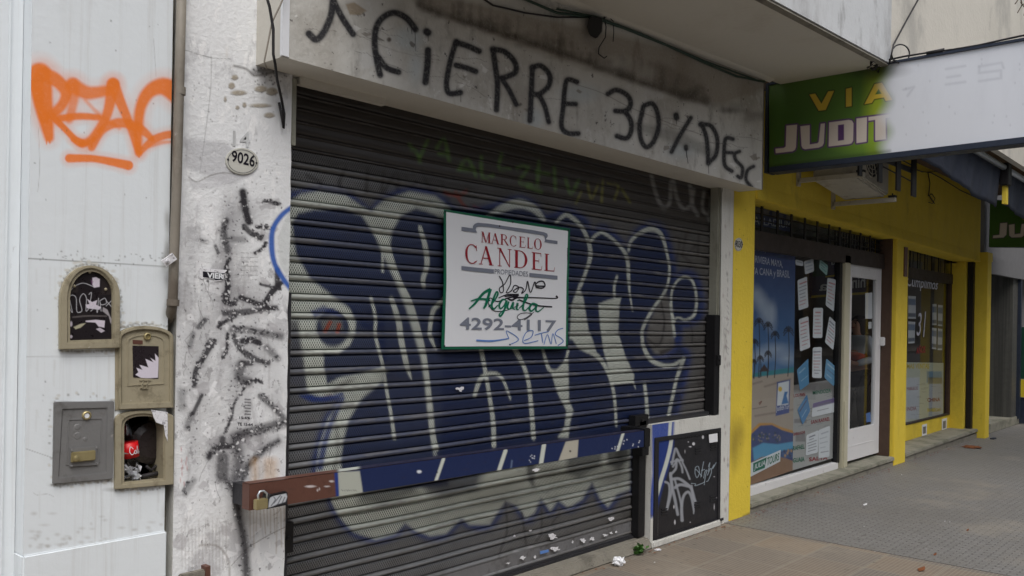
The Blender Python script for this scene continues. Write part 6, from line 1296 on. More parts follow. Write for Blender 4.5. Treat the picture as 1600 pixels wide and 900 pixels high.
MB().box(8.4, 10.6, 1.9, 2.5, .84, .88).build('desk_top', W['white_frame'], dk_, bevel=.006); MB().box(8.45, 8.49, 1.95, 2.45, .12, .84).box(10.51, 10.55, 1.95, 2.45, .12, .84).build('desk_leg', W['white_frame'], dk_); MB().box(8.49, 10.51, 2.40, 2.42, .4, .84).build('desk_panel', W['white_frame'], dk_)
tag(MB().box(9.2, 9.3, 2.0, 2.35, .882, 1.0).build('paper_stack', W['paper'], bevel=.004), 'stack of white brochures standing on the shop desk', 'brochures')

# ------------------------------------------------------------------ the woman standing inside the door
def skin_mesh(name, J, E_, Rr, m, parent, xf, root=0, sub=2):
    names = list(J); idx = {k: i for i, k in enumerate(names)}
    me = bpy.data.meshes.new(name); me.from_pydata([xf(J[k]) for k in names], [(idx[a], idx[b]) for a, b in E_], [])
    o = bpy.data.objects.new(name, me); C.objects.link(o); o.modifiers.new('s', 'SKIN')
    for i, k in enumerate(names):
        r = Rr[k]; r = (r, r) if not isinstance(r, tuple) else r; me.skin_vertices[0].data[i].radius = r; me.skin_vertices[0].data[i].use_root = (k == names[root])
    s_ = o.modifiers.new('u', 'SUBSURF'); s_.levels = sub; s_.render_levels = sub
    dg = bpy.context.evaluated_depsgraph_get(); out = bpy.data.meshes.new_from_object(o.evaluated_get(dg)); bpy.data.objects.remove(o)
    out.name = name; out.materials.clear(); return link_obj(name, out, m, parent, True)
PB = (11.15, .75, .12); HEAD = math.radians(168)
def xf(p): return (PB[0] + p[0] * math.cos(HEAD) - p[1] * math.sin(HEAD), PB[1] + p[0] * math.sin(HEAD) + p[1] * math.cos(HEAD), PB[2] + p[2])
pe = thing('person', 'woman in grey and coral top and black trousers standing behind the door glass', 'person', PB)
J = dict(pelvis=(0, 0, .84), spine=(.0, 0, 1.0), chest=(0, 0, 1.2), neckb=(-.005, 0, 1.34), neck=(.005, 0, 1.385), jaw=(.035, 0, 1.43), head=(.01, 0, 1.485), crown=(-.005, 0, 1.555), nose=(.105, 0, 1.475),
         lsh=(0, .155, 1.29), lel=(-.02, .21, 1.05), lwr=(.17, .11, .99), lpalm=(.23, .07, 1.0), rsh=(0, -.155, 1.29), rel=(-.02, -.21, 1.05), rwr=(.17, -.10, .99), rpalm=(.23, -.06, 1.0),
         lhip=(0, .085, .80), lkn=(.02, .095, .44), lan=(-.01, .10, .08), lto=(.12, .11, .03), rhip=(0, -.085, .80), rkn=(.05, -.09, .44), ran=(.04, -.10, .08), rto=(.17, -.11, .03))
Rr = dict(pelvis=(.12, .15), spine=(.095, .12), chest=(.10, .14), neckb=.055, neck=.048, jaw=.058, head=.082, crown=.055, nose=.012, lsh=.055, lel=.040, lwr=.026, lpalm=.026, rsh=.055, rel=.040, rwr=.026, rpalm=.026,
          lhip=.085, lkn=.055, lan=.036, lto=.03, rhip=.085, rkn=.055, ran=.036, rto=.03)
E1 = [('pelvis', 'spine'), ('spine', 'chest'), ('chest', 'neckb'), ('neckb', 'neck'), ('neck', 'jaw'), ('jaw', 'head'), ('head', 'crown'), ('head', 'nose')]
for s_ in 'lr': E1 += [('chest', s_ + 'sh'), (s_ + 'sh', s_ + 'el'), (s_ + 'el', s_ + 'wr'), (s_ + 'wr', s_ + 'palm'), ('pelvis', s_ + 'hip'), (s_ + 'hip', s_ + 'kn'), (s_ + 'kn', s_ + 'an'), (s_ + 'an', s_ + 'to')]
for s_, sg in (('l', 1), ('r', -1)):
    px_, py_, pz_ = J[s_ + 'palm']
    for f_, (oz, ln) in enumerate(((.022, .055), (.008, .065), (-.006, .06), (-.02, .048))):
        J[f'{s_}f{f_}a'] = (px_ + .03, py_ - sg * .005, pz_ + oz); J[f'{s_}f{f_}b'] = (px_ + .03 + ln * .6, py_ - sg * .02, pz_ + oz); J[f'{s_}f{f_}c'] = (px_ + .03 + ln * .75, py_ - sg * .045, pz_ + oz)
        for q_, rr in (('a', .0095), ('b', .0085), ('c', .0075)): Rr[f'{s_}f{f_}{q_}'] = rr
        E1 += [(s_ + 'palm', f'{s_}f{f_}a'), (f'{s_}f{f_}a', f'{s_}f{f_}b'), (f'{s_}f{f_}b', f'{s_}f{f_}c')]
    J[s_ + 'ta'] = (px_ - .005, py_ - sg * .01, pz_ + .032); J[s_ + 'tb'] = (px_ + .03, py_ - sg * .03, pz_ + .045); Rr[s_ + 'ta'] = .011; Rr[s_ + 'tb'] = .009; E1 += [(s_ + 'palm', s_ + 'ta'), (s_ + 'ta', s_ + 'tb')]
skin_mesh('body', J, E1, Rr, W['skin'], pe, xf)
sub_ = lambda keys, ed, dr, nm, m_: skin_mesh(nm, {k: J[k] for k in keys}, ed, {k: ((Rr[k][0] + dr, Rr[k][1] + dr) if isinstance(Rr[k], tuple) else Rr[k] + dr) for k in keys}, m_, pe, xf)
sub_(['chest', 'spine', 'neckb', 'lsh', 'lel', 'lwr', 'rsh', 'rel', 'rwr'], [('spine', 'chest'), ('chest', 'neckb'), ('chest', 'lsh'), ('lsh', 'lel'), ('lel', 'lwr'), ('chest', 'rsh'), ('rsh', 'rel'), ('rel', 'rwr')], .014, 'top', W['sweater'])
J['waist'] = (0, 0, 1.0); Rr['waist'] = (.10, .128); J['midw'] = (0, 0, 1.15); Rr['midw'] = (.105, .13)
J['spine'] = (0, 0, 1.08)
sub_(['midw', 'spine', 'waist'], [('midw', 'spine'), ('spine', 'waist')], .03, 'coral_band', W['coral'])
sub_(['pelvis', 'lhip', 'lkn', 'lan', 'rhip', 'rkn', 'ran'], [('pelvis', 'lhip'), ('lhip', 'lkn'), ('lkn', 'lan'), ('pelvis', 'rhip'), ('rhip', 'rkn'), ('rkn', 'ran')], .012, 'trousers', W['trousers'])
for s_ in 'lr':
    a = J[s_ + 'an']; b = J[s_ + 'to']; skin_mesh('shoe', {'h': (a[0] - .03, a[1], .045), 'm': ((a[0] + b[0]) / 2, b[1], .045), 't': (b[0] + .02, b[1], .035)}, [('h', 'm'), ('m', 't')], {'h': .05, 'm': .05, 't': .042}, W['shoe'], pe, xf)
skin_mesh('hair', {'a': (-.035, 0, 1.47), 'b': (-.02, 0, 1.54), 'c': (.03, 0, 1.575), 'd': (-.07, 0, 1.42), 'e': (-.085, 0, 1.33)}, [('a', 'b'), ('b', 'c'), ('a', 'd'), ('d', 'e')], {'a': .088, 'b': .082, 'c': .05, 'd': .07, 'e': .05}, W['hair'], pe, xf)
ey = MB()
for sg in (-1, 1): ey.lathe([(.008, 0), (.004, .003)], xf((.083, sg * .03, 1.492)), Vector(xf((1, 0, 0))) - Vector(xf((0, 0, 0))), 8)
ey.build('eyes', W['trousers'], pe)
ms = MB(); ms.bar(xf((.086, -.02, 1.44)), xf((.086, .02, 1.44)), .008, .006); ms.build('mouth', W['ink_red'], pe)
ph = MB(); ph.bar(xf((.26, -.05, 1.02)), xf((.33, .06, 1.04)), .08, .01); tag(ph.build('phone', W['black_lock']), 'dark phone held in both hands by the woman behind the door', 'phone')

# ------------------------------------------------------------------ second agency window
w2 = thing('shop_window', 'dim second agency window between two yellow pillars with white script lettering', 'shop window', (12.2, G2, .3))
MB().quad((10.70, G2 + .004, .335), (13.55, G2 + .004, .335), (13.55, G2 + .004, 2.21), (10.70, G2 + .004, 2.21)).build('glass_pane', W['glass'], w2)
MB().box(10.70, 13.6, G2 - .03, G2 + .03, .325, .345).box(10.70, 13.6, G2 - .04, G2 + .04, 2.2, 2.34).build('window_frame', W['header'], w2)
MB().box(13.54, 13.60, G2 - .03, G2 + .03, .345, 2.2).build('side_frame', W['brown_wood'], w2)
MB().quad((10.70, G2 + .004, 2.33), (13.55, G2 + .004, 2.33), (13.55, G2 + .004, 2.6), (10.70, G2 + .004, 2.6)).build('transom_pane', W['glass'], w2)
g = MB()
for k in range(10): g.box(10.85 + k * .3, 10.87 + k * .3, G2 - .03, G2 - .02, 2.34, 2.58)
g.build('transom_grille', W['grille'], w2)
MB().box(13.70, 13.797, .06, .13, .13, 2.55).build('shutter_guide', W['grille'], w2)
Y2 = G2 - .001
g = MB(); text_on(g, 'Cumplimos', pq([(1417, 430), (1466, 437), (1465, 458), (1417, 452)], Y2), shear=.25, bold=.015); text_on(g, '31', pq([(1433, 490), (1447, 486), (1446, 528), (1432, 524)], Y2), shear=.2); g.build('lettering', W['ink_pale'], w2)
g = MB(); text_on(g, 'AÑOS', pq([(1432, 541), (1446, 538), (1446, 551), (1432, 553)], Y2), bold=.02); g.build('lettering', W['ink_red'], w2)
def card2(label, quad, col=None, bands=()):
    def fn(PX, PY):
        p = Paint(PX, PY)
        if col: p.c[:] = col; p.a[:] = 1
        q = np.array(quad, float)
        for (t0, t1, cc) in bands: p.poly([q[0] + (q[3] - q[0]) * t0, q[1] + (q[2] - q[1]) * t0, q[1] + (q[2] - q[1]) * t1, q[0] + (q[3] - q[0]) * t1], cc, .8, .9)
        return p.rgba()
    return tag(grid_mesh('leaflet', *pq(quad, G2 + .012), 14, 40, fn, W['paper']), label, 'leaflet', 'leaflets in the second agency window')
bd = ((.12, .4, S(110, 130, 160)), (.75, .92, S(90, 100, 120)))
card2('upper left of four rounded cards in the second window', [(1457, 475), (1463.5, 475), (1463.5, 508), (1456.5, 508)], bands=bd); card2('upper right of four rounded cards in the second window', [(1465.5, 476), (1473, 477), (1472.5, 510), (1465.5, 509)], bands=bd)
card2('lower left of four rounded cards in the second window', [(1456.5, 512), (1463.5, 513), (1463, 546), (1456, 545)], bands=bd); card2('lower right of four rounded cards in the second window', [(1465.5, 513), (1472.5, 514), (1472, 547), (1465, 547)], bands=bd)
card2('upper pale card beside the second yellow pillar', [(1419, 462), (1431, 463), (1431, 498), (1419, 498)], bands=bd); card2('lower pale card beside the second yellow pillar', [(1419, 502), (1430, 503), (1429, 536), (1419, 537)], bands=bd)
o2 = thing('offers_sheet', 'pale sheet of travel offers low in the second agency window', 'poster', at(1445, 660, G2))
def paint_o2(PX, PY):
    p = Paint(PX, PY); p.c[:] = S(200, 204, 186); p.a[:] = 1
    for (a, b, c_, d, col) in ((1417, 590, 1436, 655, S(190, 196, 206)), (1448, 580, 1472, 598, S(110, 150, 180)), (1450, 590, 1472, 600, S(150, 140, 110)), (1452, 600, 1472, 650, S(186, 192, 204))): p.poly([(a, b), (c_, b), (c_, d), (a, d)], col, 1, .9)
    for k in range(20):
        x = 1418 + 50 * rng.random(); y = 585 + 65 * rng.random(); p.stroke([(x, y), (x + 6, y)], .8, S(130, 130, 140), .5, .6, sm=False)
    return p.rgba()
grid_mesh('poster_print', *pq([(1410, 566), (1474, 567), (1474, 650), (1410, 666)], G2 + .014), 80, 120, paint_o2, W['poster'], o2)
g = MB(); text_on(g, 'CHINA', pq([(1449, 622), (1469, 621), (1469, 627), (1449, 628)], G2 + .0125), bold=.02); text_on(g, 'INDIA', pq([(1417, 636), (1432, 635), (1432, 641), (1417, 642)], G2 + .0125)); text_on(g, 'MARRUECOS', pq([(1417, 605), (1434, 604), (1434, 609), (1417, 610)], G2 + .0125)); g.build('lettering', W['ink_red'], o2)
g = MB(); text_on(g, 'MAS VENTAS', pq([(1417, 568), (1452, 568), (1452, 576), (1417, 576)], G2 + .0125), bold=.02); text_on(g, 'PANAMERICANO', pq([(1449, 638), (1470, 637), (1470, 643), (1449, 644)], G2 + .0125), bold=.02); g.build('lettering', ystripe, o2)
for q, l in (([(1441, 664), (1448.5, 662), (1448, 680), (1441, 682)], 'nearer of two small white vent labels on the yellow plinth'), ([(1472, 655), (1479.5, 653), (1479, 672), (1472, 674)], 'farther of two small white vent labels on the yellow plinth')):
    t = thing('vent_label', l, 'label', at(*q[3], G2 - .03), 'vent labels under the second agency window'); MB().plate(pq(q, G2 - .024), .003).build('plate', W['paper'], t)
    qq = np.array(q); c_ = qq.mean(0); MB().plate(pq([tuple(c_ + (v - c_) * .6) for v in qq], G2 - .026), .001).build('printed_block', W['meter_grey'], t)

# ------------------------------------------------------------------ projecting sign
SX = 6.8
ps = thing('projecting_sign', 'long green sign fading to white over the pavement, reading VIA JUDIT', 'sign', (SX, -1.2, 2.86))
def paint_sign(PX, PY):
    p = Paint(PX, PY)
    p.poly([(1190, 90), (1400, 60), (1400, 260), (1190, 290)], S(76, 104, 50), 1, 1)
    p.ell(1340, 150, 70, 90, S(96, 140, 52), 60, .5); p.ell(1230, 200, 50, 70, S(60, 100, 40), 40, .5); p.ell(1370, 170, 16, 60, S(168, 184, 50), 12, .7); p.ell(1350, 215, 40, 16, S(140, 176, 56), 14, .6)
    V = lambda L: [(1180 + x / 6.667, 60 + y / 6.667) for x, y in L]; U = lambda L: [(1180 + x / 6.667, 180 + y / 6.667) for x, y in L]
    pur = S(92, 62, 108); crm = S(206, 196, 186); yl = S(206, 178, 64); dk2 = S(52, 56, 34)
    LV = [V([(565, 585), (625, 575), (690, 680), (760, 552), (822, 545), (735, 745), (662, 755)]), V([(945, 525), (1005, 512), (1005, 705), (945, 714)]), V([(1245, 475), (1320, 460), (1432, 640), (1360, 652), (1340, 615), (1240, 632), (1215, 672), (1138, 686)])]
    for q in LV: p.stroke(q, 3.2, dk2, .8, .9, sm=False, closed=True)
    for q in LV: p.poly(q, yl, .5, 1)
    p.poly(V([(1248, 585), (1286, 525), (1316, 576)]), S(80, 110, 50), .5, 1)
    LU = [U([(325, 110), (437, 98), (425, 330), (415, 360), (390, 376), (215, 396), (210, 350), (300, 340), (318, 325)]), U([(470, 115), (568, 104), (568, 305), (650, 292), (662, 275), (682, 90), (726, 84), (715, 290), (700, 320), (660, 338), (520, 355), (495, 345), (483, 320)]),
          U([(770, 75), (975, 48), (1008, 56), (1024, 85), (1020, 265), (1005, 292), (975, 302), (765, 326)]), U([(1055, 35), (1165, 20), (1160, 276), (1055, 292)]), U([(1180, 18), (1430, -14), (1430, 20), (1358, 30), (1362, 250), (1250, 264), (1250, 48), (1180, 58)])]
    for q in LU: p.stroke(q, 4.8, pur, .7, 1, sm=False, closed=True)
    for q in LU: p.poly(q, crm, .5, 1)
    p.poly(U([(862, 102), (925, 94), (925, 258), (862, 268)]), pur, .6, 1)
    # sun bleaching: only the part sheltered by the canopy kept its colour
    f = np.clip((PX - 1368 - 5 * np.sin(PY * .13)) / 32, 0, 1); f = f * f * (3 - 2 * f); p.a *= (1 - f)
    gh = S(214, 218, 226); gd = S(188, 192, 202)
    for L in ([(1478, 108), (1508, 103)], [(1480, 121), (1500, 118)], [(1478, 132), (1508, 128)], [(1530, 104), (1565, 98), (1568, 106)], [(1530, 104), (1530, 114), (1564, 110), (1564, 122), (1530, 127)], [(1412, 140), (1428, 136), (1418, 150)]): p.stroke(L, 3.6, gd, 1.6, .5, sm=False)
    for k in range(20): p.ell(1400 + 200 * rng.random(), 90 + 130 * rng.random(), 1, 1.6, S(170, 174, 184), 1, .4)
    p.stroke([(1205, 260), (1390, 236)], 3, S(44, 50, 30), 3, .5); p.ell(1358, 110, 34, 8, S(34, 36, 30), 9, .8)
    return p.rgba()
TLs, TRs, BRs, BLs = atX(1201.5, 133.5, SX), atX(1640, 57, SX), atX(1640, 210, SX), atX(1202, 262, SX)
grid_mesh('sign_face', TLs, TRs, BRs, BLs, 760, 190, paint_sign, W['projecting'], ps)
bx_ = lambda q, dx: (q[0] + dx, q[1], q[2])
MB().slab([bx_(q, .003) for q in (TLs, TRs, BRs, BLs)], [bx_(q, .13) for q in (TLs, TRs, BRs, BLs)]).build('sign_box', W['projecting'], ps)
def edge(a, b, w, h, dz=0): return MB().bar((a[0] + .06, a[1], a[2] + dz), (b[0] + .06, b[1], b[2] + dz), .15, h)
edge(BLs, BRs, .14, .045, -.02).build('bottom_edge_frame', W['sign_frame'], ps, bevel=.004); edge(TLs, TRs, .14, .018, .01).build('top_edge_frame', W['sign_frame'], ps)
MB().box(SX - .01, SX + .14, TLs[1] + .0, TLs[1] + .025, BLs[2] - .04, TLs[2] + .018).build('end_frame', W['sign_frame'], ps)
tag(MB().tube([(SX - .01, TLs[1] - .9 + y * -1.0, TLs[2] + .03 + .008 * math.sin(k * 1.3)) for k, y in enumerate(np.linspace(0, 1.2, 8))], .007, 6).tube([(SX - .012, -1.33, TLs[2] + .03), (SX - .012, -1.45, TLs[2] + .033)], .013, 8).build('sign_cable', W['cable'], smooth=True), 'cable lying along the upper edge of the long projecting sign', 'cable')
gw = [at(1390, 98, -1.1), at(1396, 70, -1.1), at(1412, 40, -1.1), at(1437, -5, -1.1), at(1470, -60, -1.1)]
lp = [at(1407 + 14 * math.cos(a), 84 + 14.5 * math.sin(a), -1.13) for a in np.linspace(0, 2 * math.pi, 28)]
tag(MB().tube(gw, .007, 6).tube(lp, .0055, 6).tube([at(1390, 98, -1.1), at(1398, 95, -1.1), at(1412, 98, -1.12), at(1420, 95, -1.12)], .008, 6).build('guy_wire', W['cable'], smooth=True), 'stay wire with a round loop rising from the top of the projecting sign', 'wire')
rg = MB()
for k in range(26):
    c_ = at(1372 + rng.normal() * 9, 105 + rng.normal() * 3, -.95 - .08 * rng.random()); v = rng.normal(size=(4, 3)) * .022; rg.add([tuple(np.array(c_) + q) for q in v], [(0, 1, 2, 3)])
tag(rg.build('cable_bundle', W['cable']), 'dark tangled rag and cable knot where canopy corner meets the sign', 'cable')

s2 = thing('projecting_sign', 'smaller looking green sign farther along, reading JU above the last pillar', 'sign', (14.1, -.5, 2.73))
def paint_s2(PX, PY):
    p = Paint(PX, PY); p.c[:] = S(62, 100, 40); p.a[:] = 1; X = lambda L: [(1370 + x / 3.913, 230 + y / 3.913) for x, y in L]
    q = [X([(755, 465), (797, 462), (792, 535), (775, 552), (710, 556), (712, 540), (750, 536)]), X([(808, 475), (842, 470), (842, 532), (878, 528), (886, 470), (904, 468), (898, 540), (885, 550), (825, 552), (810, 540)])]
    for L in q: p.stroke(L, 2, S(70, 50, 80), .7, 1, sm=False, closed=True)
    for L in q: p.poly(L, S(206, 196, 186), .5, 1)
    p.poly(X([(870, 400), (900, 395), (905, 440), (895, 445)]), S(200, 170, 60), .6, 1); return p.rgba()
q2 = [atX(1547, 312, 14.1), atX(1650, 316, 14.1), atX(1650, 387, 14.1), atX(1545, 386, 14.1)]
grid_mesh('sign_face', *q2, 200, 130, paint_s2, W['projecting'], s2); MB().slab([bx_(q, .003) for q in q2], [bx_(q, .12) for q in q2]).build('sign_box', W['sign_frame'], s2)

# ------------------------------------------------------------------ air conditioner on brackets
ac = thing('air_conditioner', 'aged outdoor air conditioner unit hanging on the yellow wall under the sign', 'air conditioner', (8.0, -.3, 2.9))
def acs(x0, x1, y0, y1, z0, z1, k=-.115): return MB().slab([(x0, y0, z0), (x1, y0, z0 + k * (x1 - 7.66)), (x1, y0, z1), (x0, y0, z1)], [(x0, y1, z0), (x1, y1, z0 + k * (x1 - 7.66)), (x1, y1, z1), (x0, y1, z1)])
acs(7.66, 8.44, -.52, -.12, 2.90, 3.44).build('casing', W['ac'], ac, bevel=.012)
MB().box(7.652, 7.659, -.46, -.20, 3.0, 3.34).build('side_grille', W['grille'], ac)
acs(7.70, 8.40, -.49, -.13, 2.878, 2.894).build('base_tray', W['ac'], ac)
fg = MB(); fc = (8.0, -.523, 3.12)
for r in (.05, .09, .13, .17, .20): fg.tube([(fc[0] + r * math.cos(a), fc[1], fc[2] + r * math.sin(a)) for a in np.linspace(0, 2 * math.pi, 28)], .004, 5, caps=False)
for k in range(6): a = k * math.pi / 6; fg.tube([(fc[0] - .2 * math.cos(a), fc[1], fc[2] - .2 * math.sin(a)), (fc[0] + .2 * math.cos(a), fc[1], fc[2] + .2 * math.sin(a))], .004, 5)
fg.build('fan_guard', W['ac'], ac); MB().lathe([(.2, 0), (.2, -.004)], (fc[0], -.5215, fc[2]), (0, -1, 0), 30).build('fan_opening', W['grille'], ac)
for X_, z_ in ((7.6, 2.885), (8.4, 2.76)):
    bkt = MB().box(X_ - .02, X_ + .02, -.60, -.012, z_ - .02, z_ + .02).box(X_ - .02, X_ + .02, -.03, .0, z_ - .05, z_ + .22)
    b_ = thing('wall_bracket', 'nearer painted bracket arm carrying the air conditioner' if X_ < 8 else 'farther painted bracket arm carrying the air conditioner', 'bracket', (X_, -.3, z_ - .03), 'brackets under the air conditioner')
    bkt.build('arm', W['ac'], b_, bevel=.003); f_ = MB().box(X_ - .03, X_ + .03, -.6, -.54, z_ + .021, z_ + .04).lathe([(.006, 0), (.006, .02)], (X_, -.57, z_ + .04), (0, 0, 1), 8); f_.build('rubber_foot', W['grille'], b_)
mg = thing('steel_frame', 'four black flat bars hanging in a row under the projecting sign', 'frame', (7.7, -.75, 2.79))
for (xa, xb_, yt, ybm) in ((1341, 1346, 235, 274), (1371.5, 1377.5, 232, 284), (1400, 1406, 228, 297), (1424, 1430.5, 224, 306)):
    a = at(xa, ybm, -.75); b = at(xb_, ybm, -.75); MB().box(a[0], b[0], -.758, -.742, a[2], 3.42).build('bar', W['grille'], mg)
MB().box(7.66, 8.50, -.74, -.73, 2.99, 3.03).build('cross_bar', W['grille'], mg)
MB().tube([at(1375, 258, -.70), at(1425, 284, -.70)], .006, 6).tube([at(1382, 236, -.70), at(1432, 262, -.70)], .006, 6).build('thin_rods', W['grille'], mg)
tag(MB().tube([at(*q, -.02) for q in ((1388, 250), (1412, 258), (1440, 268), (1455, 270), (1470, 278), (1500, 297), (1530, 311), (1552, 318))], .006, 6).tube([at(*q, -.02) for q in ((1450, 270), (1453, 286), (1451, 304), (1456, 312), (1460, 318))], .006, 6).tube([at(*q, -.02) for q in ((1450, 306), (1456, 303), (1461, 310), (1457, 318), (1451, 316))], .005, 6).tube([at(*q, -.02) for q in ((1440, 269), (1465, 268), (1478, 267))], .004, 6).build('wall_cable', W['cable'], smooth=True), 'thin cables looping across the shaded yellow wall below the awning', 'cable')

# ------------------------------------------------------------------ awning
def awning(name, label, x0, x1, zt, bots, Y):
    t = thing(name, label, 'awning', ((x0 + x1) / 2, Y, zt - .4), 'navy awnings under the far canopy'); n_ = 60; F_ = []; B_ = []
    for k in range(n_ + 1):
        u = k / n_; x = x0 + (x1 - x0) * u; zb_ = np.interp(u, np.linspace(0, 1, len(bots)), bots)
        for j in range(9):
            w = j / 8; F_.append((x, Y + .035 * w + .012 * w * math.sin(x * 7) + .006 * math.sin(x * 19 + w * 2), zt + (zb_ - zt) * w))
    m_ = MB(); vs = F_ + [(a, b + .004, c_) for a, b, c_ in F_]; N_ = len(F_); fs = []
    for k in range(n_):
        for j in range(8):
            q = k * 9 + j; fs.append((q, q + 1, q + 10, q + 9)); fs.append((N_ + q, N_ + q + 9, N_ + q + 10, N_ + q + 1))
    for k in range(n_): q = k * 9 + 8; fs.append((q, q + N_, q + 9 + N_, q + 9))
    m_.add(vs, fs).build('cloth', W['awning'], t, smooth=True); return t
a1 = awning('awning', 'long navy cloth awning hanging in front of the yellow wall', 7.3, 10.95, 3.40, [3.2, 3.09, 3.04, 2.95, 2.94], -.9)
MB().tube([(7.3, -.93, 3.405), (10.9, -.93, 3.375)], .032, 14).build('roller_tube', W['alu'], a1, smooth=True)
a2 = awning('awning', 'second navy awning beyond the black support arm at the right edge', 11.2, 14.0, 3.37, [3.0, 2.93, 2.9, 2.9], -.9)
MB().tube([(11.15, -.93, 3.372), (14.0, -.93, 3.345)], .032, 14).build('roller_tube', W['alu'], a2, smooth=True)
sa = thing('support_arm', 'black awning support arm between the two navy awnings', 'arm', (11.0, -.9, 3.0)); MB().box(10.93, 11.10, -.97, -.88, 3.18, 3.43).build('arm_joint', W['grille'], sa, bevel=.01); MB().box(10.98, 11.08, -.94, -.90, 2.98, 3.18).build('arm_strap', W['yellow'], sa)

# ------------------------------------------------------------------ grey building at the far end
fb = thing('grey_building', 'grey building with ribbed stone wall in a dark entrance beyond the last pillar', 'building', (16, 1, 0))
MB().box(14.09, 30, .02, .5, 2.55, 7).build('upper_wall', W['grey_render'], fb); MB().box(14.09, 30, -.04, .02, 2.38, 2.62).build('entrance_lintel', W['grey_render'], fb)
MB().box(14.03, 16.2, .9, 1.1, 0, 2.6).build('entrance_wall', W['granite'], fb); MB().box(15.9, 16.25, .02, .9, 0, 2.55).build('stone_pier', W['granite'], fb, bevel=.01)
MB().box(14.03, 30, .0, 1.0, 0, .14).build('entrance_step', W['sill'], fb, bevel=.01); MB().box(14.03, 14.1, .0, .9, .14, 2.4).build('side_lining', W['interior'], fb)
MB().box(16.25, 30, .2, .5, 0, 2.55).build('lower_wall', W['grey_render'], fb); MB().box(16.22, 16.30, -.03, .2, .1, 2.4).build('downpipe', W['sign_frame'], fb)
sh2 = thing('display_stand', 'colourful display stand with green and yellow panels at the right edge', 'display', (16.6, -.1, .1))
MB().box(16.35, 16.40, -.5, .1, .75, 1.6).build('green_panel', greenp, sh2); MB().box(16.34, 16.40, -.5, .1, .45, .74).build('yellow_panel', ystripe, sh2); MB().box(16.36, 16.42, -.5, .1, .02, .44).build('base_panel', W['sign_frame'], sh2)

# ------------------------------------------------------------------ litter and weeds
wd = MB()
def leafy(mb, c_, n_, s0, spread):
    for k in range(n_):
        a = rng.random() * 6.28; el = .3 + rng.random() * 1.0; L_ = s0 * (.6 + .7 * rng.random()); d = Vector((math.cos(a) * math.cos(el), math.sin(a) * math.cos(el), math.sin(el))); o = Vector(c_) + Vector((rng.normal() * spread, rng.normal() * spread * .5, abs(rng.normal()) * spread * .8))
        sd_ = d.cross(Vector((0, 0, 1))).normalized() * L_ * .34; mb.add([o, o + d * L_ * .45 + sd_, o + d * L_ - Vector((0, 0, L_ * .2)), o + d * L_ * .45 - sd_], [(0, 1, 2, 3)])
wc = atZ(997, 866, 0); leafy(wd, wc, 46, .045, .03)
tag(wd.build('weed', W['leaf']), 'small green weed growing where shutter threshold meets the white low wall', 'weed')
def crumple(name, label, c_, r, m, n_=70, flat=.8, cat='litter'):
    bm = bmesh.new(); bmesh.ops.create_icosphere(bm, subdivisions=3, radius=r)
    for v in bm.verts:
        q = v.co.copy(); k = 1 + .55 * mnoise.noise(q * (2.2 / r)) + .3 * mnoise.noise(q * (5 / r)); v.co = Vector((q.x * k, q.y * k, q.z * k * flat))
    for v in bm.verts: v.co += Vector(c_)
    me = bpy.data.meshes.new(name); bm.to_mesh(me); bm.free(); return tag(link_obj(name, me, W[m]), label, cat)
c_ = atZ(967, 884, 0); crumple('crumpled_paper', 'crumpled white and yellow paper ball lying on the pavement by the threshold', (c_[0], c_[1], .03), .036, 'plastic')
c_ = atZ(988, 857, 0); crumple('white_bag', 'dirty white plastic bag pushed against the corner by the weed', (c_[0] - .02, c_[1] + .04, .05), .05, 'torn', flat=1.3)
c_ = atZ(1028, 860, 0); crumple('paper_scrap', 'flat white paper scrap on the pavement under the black cabinet', (c_[0], c_[1], .006), .022, 'torn', flat=.15)
c_ = atZ(1519, 700, 0); crumple('dry_leaf_clump', 'clump of dry brown leaves on the grey pavement before the last pillar', (c_[0], c_[1], .015), .10, 'dry_leaf', flat=.15, cat='leaves')
for (x, y, l, r) in ((1352, 789, 'pale curled leaf lying alone in the middle of the grey tiles', .035), (1512, 829, 'small reddish leaf on the grey tiles at lower right', .02), (1461, 867, 'small dark leaf on the grey tiles near the bottom edge', .022), (1440, 890, 'dark torn rag on the pavement at the bottom edge', .05)):
    c_ = atZ(x, y, .006); b = MB()
    b.add([(c_[0] - r, c_[1], .006), (c_[0] - r * .2, c_[1] - r * .5, .012), (c_[0] + r, c_[1] - r * .1, .02), (c_[0] - r * .1, c_[1] + r * .5, .009)], [(0, 1, 2, 3)]); tag(b.build('fallen_leaf', W['dry_leaf'] if x != 1352 else W['torn']), l, 'leaf')
db = MB()
for k in range(30):
    x = 6.9 + rng.normal() * 3.5 if k % 2 else 4.5 + rng.random() * 6; y = -rng.random() ** 1.6 * 2.6; r = .004 + .006 * rng.random(); a = rng.random() * 3
    db.add([(x + r * math.cos(a + q), y + r * math.sin(a + q), .0065 + .001 * q) for q in (0, 2, 4)], [(0, 1, 2)])
tag(db.build('pavement_grit', W['torn']), kind='stuff')
dd = MB()
for k in range(420):
    x = 2.4 + 11 * rng.random(); y0_ = -.035 if x < 6.4 else (-.015 if x < 10.3 or x > 10.7 else -.005); y = y0_ - abs(rng.normal()) * .05; r = .003 + .008 * rng.random() ** 2; a = rng.random() * 3; z_ = .006 + .004 * rng.random()
    dd.add([(x + r * math.cos(a + q), y + r * math.sin(a + q), z_ + .002 * (q > 2)) for q in (0, 1.6, 3.1, 4.7)], [(0, 1, 2, 3)])
tag(dd.build('leaf_dust', W['dry_leaf']), kind='stuff')
tag(MB().box(atZ(1549, 687, 0)[0], atZ(1590, 689, 0)[0], -.22, -.17, .004, .02).build('floor_drain', W['sign_frame']), 'dark narrow drain strip in the pavement beyond the last pillar', 'drain')
